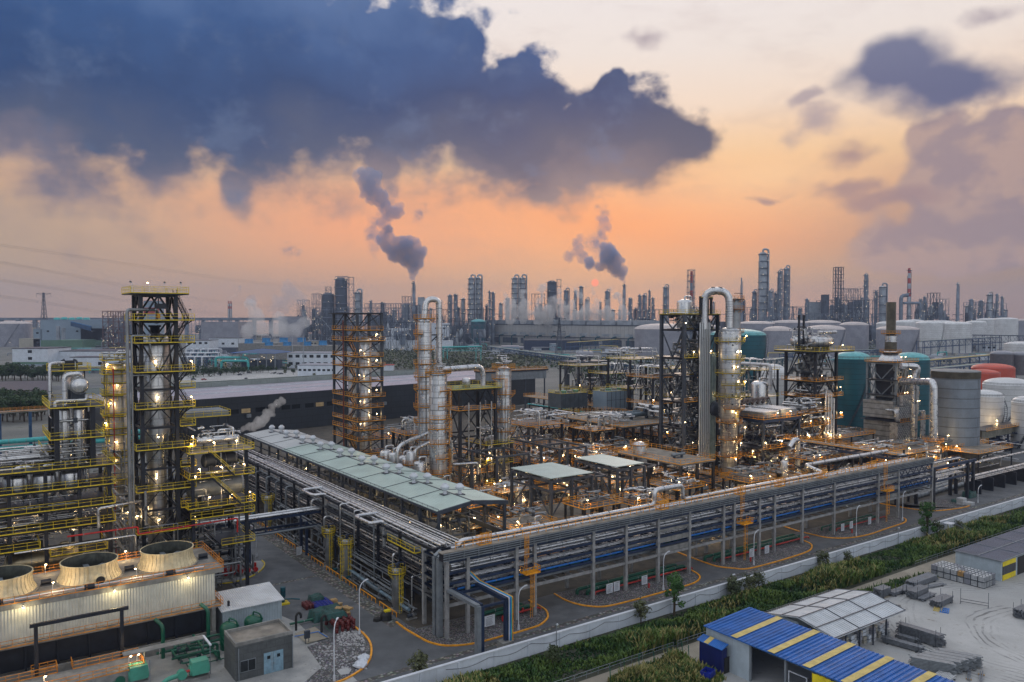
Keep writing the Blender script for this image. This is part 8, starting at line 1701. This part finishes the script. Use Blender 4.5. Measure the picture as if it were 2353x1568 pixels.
fcol('red and white striped chimney in the right cluster',2088,6.5,617,YF,farlight,rings=3,name='striped_chimney',bands=[(617,628,farred),(640,652,farred),(664,682,farred)]);t=T('flue_pipe','bent grey flue joining the striped chimney','pipe',P(2070,HZ,YF-10),0);t.location.z=0;k_=YF/F;MB().tube([(0,0,40),(0,0,zat(680,YF)),(16*k_,0,zat(679,YF))],4.2*k_,12).build('run',farcol,t);MB().tube([(6*k_,0,zat(697,YF)),(44*k_,0,zat(697,YF)),(44*k_,0,30)],3*k_,12).build('run',farcol,t)
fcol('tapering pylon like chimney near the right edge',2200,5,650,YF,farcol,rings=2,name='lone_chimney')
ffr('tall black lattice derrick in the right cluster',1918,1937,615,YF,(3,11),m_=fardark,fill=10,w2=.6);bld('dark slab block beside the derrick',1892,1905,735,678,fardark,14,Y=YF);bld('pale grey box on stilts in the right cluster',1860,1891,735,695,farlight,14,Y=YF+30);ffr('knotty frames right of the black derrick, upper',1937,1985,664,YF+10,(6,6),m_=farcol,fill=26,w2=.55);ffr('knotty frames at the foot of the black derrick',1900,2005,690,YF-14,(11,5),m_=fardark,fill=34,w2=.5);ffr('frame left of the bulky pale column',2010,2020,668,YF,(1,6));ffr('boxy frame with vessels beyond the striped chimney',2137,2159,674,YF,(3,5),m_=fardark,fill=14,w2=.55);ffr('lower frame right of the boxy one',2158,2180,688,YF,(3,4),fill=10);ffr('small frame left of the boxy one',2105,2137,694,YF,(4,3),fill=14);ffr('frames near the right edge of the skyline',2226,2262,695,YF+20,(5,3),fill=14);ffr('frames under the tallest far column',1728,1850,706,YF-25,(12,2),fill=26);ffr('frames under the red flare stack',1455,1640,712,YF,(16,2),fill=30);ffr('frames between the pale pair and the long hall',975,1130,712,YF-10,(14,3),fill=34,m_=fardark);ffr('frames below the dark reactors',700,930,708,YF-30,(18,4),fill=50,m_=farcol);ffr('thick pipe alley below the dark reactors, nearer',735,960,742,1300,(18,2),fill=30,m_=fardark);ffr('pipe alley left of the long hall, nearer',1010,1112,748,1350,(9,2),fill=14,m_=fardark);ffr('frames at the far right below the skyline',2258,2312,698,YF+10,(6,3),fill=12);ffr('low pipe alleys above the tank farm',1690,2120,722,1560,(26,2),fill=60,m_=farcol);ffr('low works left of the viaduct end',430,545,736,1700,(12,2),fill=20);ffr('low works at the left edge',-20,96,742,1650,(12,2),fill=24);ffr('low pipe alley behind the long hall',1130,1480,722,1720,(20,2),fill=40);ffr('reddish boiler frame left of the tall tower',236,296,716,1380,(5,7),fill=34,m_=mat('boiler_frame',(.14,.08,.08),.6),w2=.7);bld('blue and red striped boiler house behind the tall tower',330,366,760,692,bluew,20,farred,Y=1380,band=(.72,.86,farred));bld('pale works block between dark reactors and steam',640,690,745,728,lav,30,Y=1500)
for k in range(2):fcol('tiny red and white chimney on the left skyline, %s'%['left','right'][k],526+k*5,2.6,692,2000,farlight,rings=0,name='striped_chimney',bands=[(692,698,farred),(704,710,farred)])
for k in range(60):
    px_=690+k*27.3+r2.uniform(-9,9);n_=k%5
    fcol('slim column or vessel crowding the low skyline between the bigger ones',px_,r2.uniform(3.5,9),r2.uniform(683,712),1640+(k%7)*22,(farcol,fardark,farlight)[k%3],k%4==0,3)['group']='small columns along the skyline'
def pylon(px,yt,yb,label,Y=None,wide=.16,m_=None,arms=3):
    p=G(px,yb)if Y is None else P(px,HZ,Y);Y=p.y;h_=zat(yt,Y);t=T('pylon',label,'pylon',(p.x,p.y,0),R.uniform(-.3,.3));b=MB();w0=h_*wide/2;n=11;w2=Y/2600
    def wd(z):return w0*(1-z/h_)**1.2+h_*.012
    zs_=[h_*(1-(1-k/n)**1.25)for k in range(n+1)]
    for k in range(n):
        za,zb=zs_[k],zs_[k+1];a,c_=wd(za),wd(zb);q_=[(-1,-1),(1,-1),(1,1),(-1,1)]
        for i in range(4):(x0,y0),(x1,y1)=q_[i],q_[(i+1)%4];b.beam((x0*a,y0*a,za),(x0*c_,y0*c_,zb),w2);b.beam((x0*a,y0*a,za),(x1*c_,y1*c_,zb),w2*.7);b.beam((x1*a,y1*a,za),(x0*c_,y0*c_,zb),w2*.7);b.beam((x0*c_,y0*c_,zb),(x1*c_,y1*c_,zb),w2*.7)
    b.build('lattice',m_ or fardark,t);b=MB()
    for k in range(arms):z=h_*(.97-k*.16);l_=h_*(.17+.04*(k%2));b.beam((-l_,0,z+l_*.1),(l_,0,z+l_*.1),w2);b.beam((-l_,0,z+l_*.1),(0,0,z-l_*.16),w2);b.beam((l_,0,z+l_*.1),(0,0,z-l_*.16),w2);[b.beam((s_*l_*.95,0,z),(s_*l_*.95,0,z-l_*.35),w2*.6)for s_ in(-1,1)]
    b.build('cross_arm',m_ or fardark,t)
pylon(1285,731,822,'lattice pylon in front of the long grey hall');pylon(2172,722,790,'lattice pylon before the white tanks, left of two');pylon(2199,722,790,'lattice pylon before the white tanks, right of two');pylon(1821,704,765,'Y headed pylon right of the tallest far columns',arms=1);pylon(101,673,745,'thin lone pylon above the viaduct on the left',Y=1700,wide=.12,arms=1)
def wire(label,pts,r=.03):
    v=[P(*p)for p in pts];t=T('power_cable',label,'cable',(0,0,0),0,'overhead power cables');MB().tube(v,r,4,40).build('cable',fardark,t)
for k in range(3):
    d_=k*2.6;wire('upper group power cable descending behind the tall tower, %s'%['top','middle','bottom'][k],[(-20,597+d_,330),(150,627+d_,420),(290,655+d_*1.2,520),(440,682+d_,640),(600,702+d_,800),(780,724+d_,980)]);wire('middle group power cable descending behind the tall tower, %s'%['top','middle','bottom'][k],[(-20,638+d_,330),(150,664+d_,420),(290,689+d_,520),(440,712+d_,640),(600,730+d_,800),(780,750+d_,980)]);wire('lower group power cable descending behind the tall tower, %s'%['top','middle','bottom'][k],[(-20,676+d_,330),(110,694+d_,420),(260,720+d_,540),(470,752+d_*2,700),(620,768+d_*2,860),(780,778+d_,1000)])
for k in range(2):wire('faint highest power cable, %s'%['upper','lower'][k],[(-20,558+k*4,500),(300,606+k*4,800),(520,640+k*4,1000),(760,665+k*4,1300)],.06)
for k,(px,y0,y1)in enumerate([(465,755,800),(548,768,812),(672,775,835),(698,770,855),(938,705,790),(1044,1150,1151)][:5]):p=G(px,y1);t=T('mast','slender pale lightning mast, %s from the left'%ORD[k],'mast',(p.x,p.y,0),0,'lightning masts');MB().cyl((0,0,0),(0,0,zat(y0,p.y)),1.3 if k==4 else .5,8,.4).build('pole',farlight,t)
t=T('ground_lamps','far points of light scattered over the works','lamps',(0,0,0),0,kind='stuff');lp=[]
r2=random.Random(77)
for _ in range(90):px=r2.choice((r2.uniform(0,300),r2.uniform(430,1000),r2.uniform(1450,2340)));py=r2.uniform(752,830);q_=G(px,py);lp.append((q_.x,q_.y,r2.uniform(3,9)))
flamps(t,lp,.55)
b=MB();
for k in range(46):q_=G(r2.uniform(0,2350),r2.uniform(775,806));s_=r2.uniform(8,34);b.box(q_.x,q_.y,0,q_.x+s_,q_.y+s_*.6,r2.uniform(3,8))
for(x0,x1,y0,y1,n_,sd_)in((0,300,800,860,30,1),(430,760,800,850,44,2),(880,1130,772,800,34,3),(1100,1480,806,830,30,4),(1520,2350,790,850,90,5)):
    r2=random.Random(sd_)
    for k in range(n_):
        p=G(r2.uniform(x0,x1),r2.uniform(y0,y1));
        t=T('yard_pipework','low pipe loop crossing the works beyond the plant','pipes',(p.x,p.y,0),r2.choice((AL,AL+pi/2,0)),'low pipe loops beyond the plant');L_=r2.uniform(20,60);z=r2.uniform(2,8);MB().tube([(0,0,0),(0,0,z),(L_,0,z),(L_,0,0)],r2.uniform(.4,.9),6).build('pipe',r2.choice((lav,farlight,lgrey,tealpipe,tan_,bluew)),t)
        if k%3==0:MB().box(L_*.2,2,0,L_*.2+r2.uniform(5,14),2+r2.uniform(4,9),r2.uniform(3,6)).build('kiosk',r2.choice((whitew,lav,cream2)),t)

# ---------------------------------------------------------------- smoke, steam, haze
def volmat(name,col,dens,an=0.2):
    m=bpy.data.materials.new(name);m.use_nodes=True;n=m.node_tree.nodes;n.clear();o=n.new('ShaderNodeOutputMaterial');v=n.new('ShaderNodeVolumePrincipled');v.inputs['Color'].default_value=(*col,1);v.inputs['Density'].default_value=dens;v.inputs['Anisotropy'].default_value=an
    m.node_tree.links.new(v.outputs[0],o.inputs['Volume']);return m
smoke_m=volmat('dark_smoke',(.45,.57,.84),.075,0);steam_m=volmat('white_steam',(.99,.985,.99),.055,.1);steam2=volmat('thin_steam',(.97,.975,.99),.04,.1);steam3=volmat('near_steam',(.99,.99,.99),.22,.1)
def plume(name,label,blobs,m_,vox,disp,tsz,cat='smoke',seed=0):
    b=MB();r2=random.Random(seed)
    for(px,py,Y,rp)in blobs:
        c=P(px,py,Y);r=rp*Y/F;n=12
        for(dx,dy,dz,k)in[(0,0,0,1)]+[(r2.uniform(-.7,.7),r2.uniform(-.6,.6),r2.uniform(-.7,.7),r2.uniform(.4,.62))for _ in range(5)]:
            b.lathe((c.x+dx*r,c.y+dy*r,c.z+dz*r),[(max(.001,r*k*sin(pi*j/8)),-r*k*cos(pi*j/8))for j in range(9)],n)
    o=b.build(name,m_);rm=o.modifiers.new('remesh','REMESH');rm.mode='VOXEL';rm.voxel_size=vox;rm.use_smooth_shade=True
    for k,(s_,d_)in enumerate(((tsz,disp),(tsz*.35,disp*.55))):
        tx=bpy.data.textures.new(name+'_billow','CLOUDS');tx.noise_scale=s_;tx.noise_depth=4;tx.noise_basis='BLENDER_ORIGINAL';md=o.modifiers.new('billow','DISPLACE');md.texture=tx;md.texture_coords='GLOBAL';md.strength=d_;md.mid_level=.5
    return tag(o,label,cat,kind='stuff')
plume('smoke','dark billowing smoke rising from the left far stack',[(950.5,641,1500,4.5),(948,632,1500,8),(948,620,1500,13),(953,604,1500,22),(935,592,1500,24),(960,585,1500,20),(912,582,1500,22),(935,565,1500,24),(890,566,1500,17),(872,552,1500,11),(912,556,1500,16),(953,562,1500,15),(884,545,1500,13),(893,530,1500,12)],smoke_m,1.9,14,16,seed=1)
plume('smoke','dark twisted smoke column joining the left plume to the cloud',[(890,528,1500,12),(880,512,1500,13),(892,497,1500,16),(908,486,1500,17),(884,474,1500,19),(874,458,1500,22),(864,444,1500,22),(854,430,1500,26),(846,416,1500,28)],volmat('drifting_smoke',(.40,.52,.80),.045,0),2.6,20,22,seed=6)
plume('smoke','dark billowing smoke bending left from the right far stack',[(1434,647,1600,4.5),(1431,636,1600,10),(1424,624,1600,16),(1412,612,1600,20),(1402,596,1600,24),(1398,575,1600,19),(1390,566,1600,10),(1414,592,1600,14),(1378,612,1600,13),(1356,606,1600,13)],smoke_m,1.9,13,15,seed=2)
plume('smoke','thin torn smoke drifting left of the right plume',[(1352,604,1650,14),(1338,592,1650,16),(1326,578,1650,15),(1324,562,1650,13),(1332,550,1650,11),(1308,590,1650,13),(1366,556,1650,12),(1382,540,1650,12),(1396,524,1650,12),(1386,508,1650,13)],volmat('torn_smoke',(.45,.55,.8),.030,0),2.2,18,14,seed=3)
plume('smoke','thin grey smoke from the tiny striped chimney',[(527,688,2000,3),(533,683,2000,4),(541,678,2000,4.5),(548,669,2000,4.5),(552,661,2000,5)],volmat('grey_smoke',(.6,.62,.7),.03,0),1.8,4,8,seed=4)
lst=[]
for k,x in enumerate((1172,1205,1240,1262,1290,1318,1345,1368,1400,1428)):
    plume('steam','steam column rising from the long grey hall',[(x,738,1500,12),(x+2,724,1500,15),(x+3-k%3*4,708,1500,14),(x-6+k%4*4,694,1500,10),(x-12+k%3*8,680-(k%3)*8,1500,7)],steam_m,2.8,24,24,'steam',seed=10+k)['group']='steam columns over the long grey hall'
plume('steam','wide thin steam over the weathered cooling cells on the left',[(570,760,1150,16),(600,750,1150,20),(640,755,1150,20),(680,758,1150,18),(590,725,1150,18),(640,728,1150,16),(700,740,1150,14),(575,700,1150,13)],steam2,4,16,26,'steam',seed=30)
plume('steam','bluish drifting steam high above the cooling cells',[(650,700,1300,22),(665,672,1300,20),(660,655,1300,14),(690,690,1300,14),(575,690,1300,16),(690,575,1300,10)],volmat('bluish_steam',(.66,.72,.84),.022,0),4.5,22,30,'steam',seed=31)
plume('steam','bright steam jet blowing over the back end of the green roof',[(548,987,262,3),(556,986,262,5),(566,984,262,7),(577,981,262,9),(589,977,262,11),(600,970,262,12),(610,960,262,12),(618,949,262,11),(626,938,262,10),(636,929,262,9),(648,920,262,8)],steam3,.3,2.2,3.0,'steam',seed=32)
hb_=MB().box(-6200,-500,-1,6200,7700,350).build('haze',volmat('haze_air',(.44,.52,.72),.00010,0));tag(hb_,'thin blue dusk haze filling the air over the whole works','haze',kind='stuff')
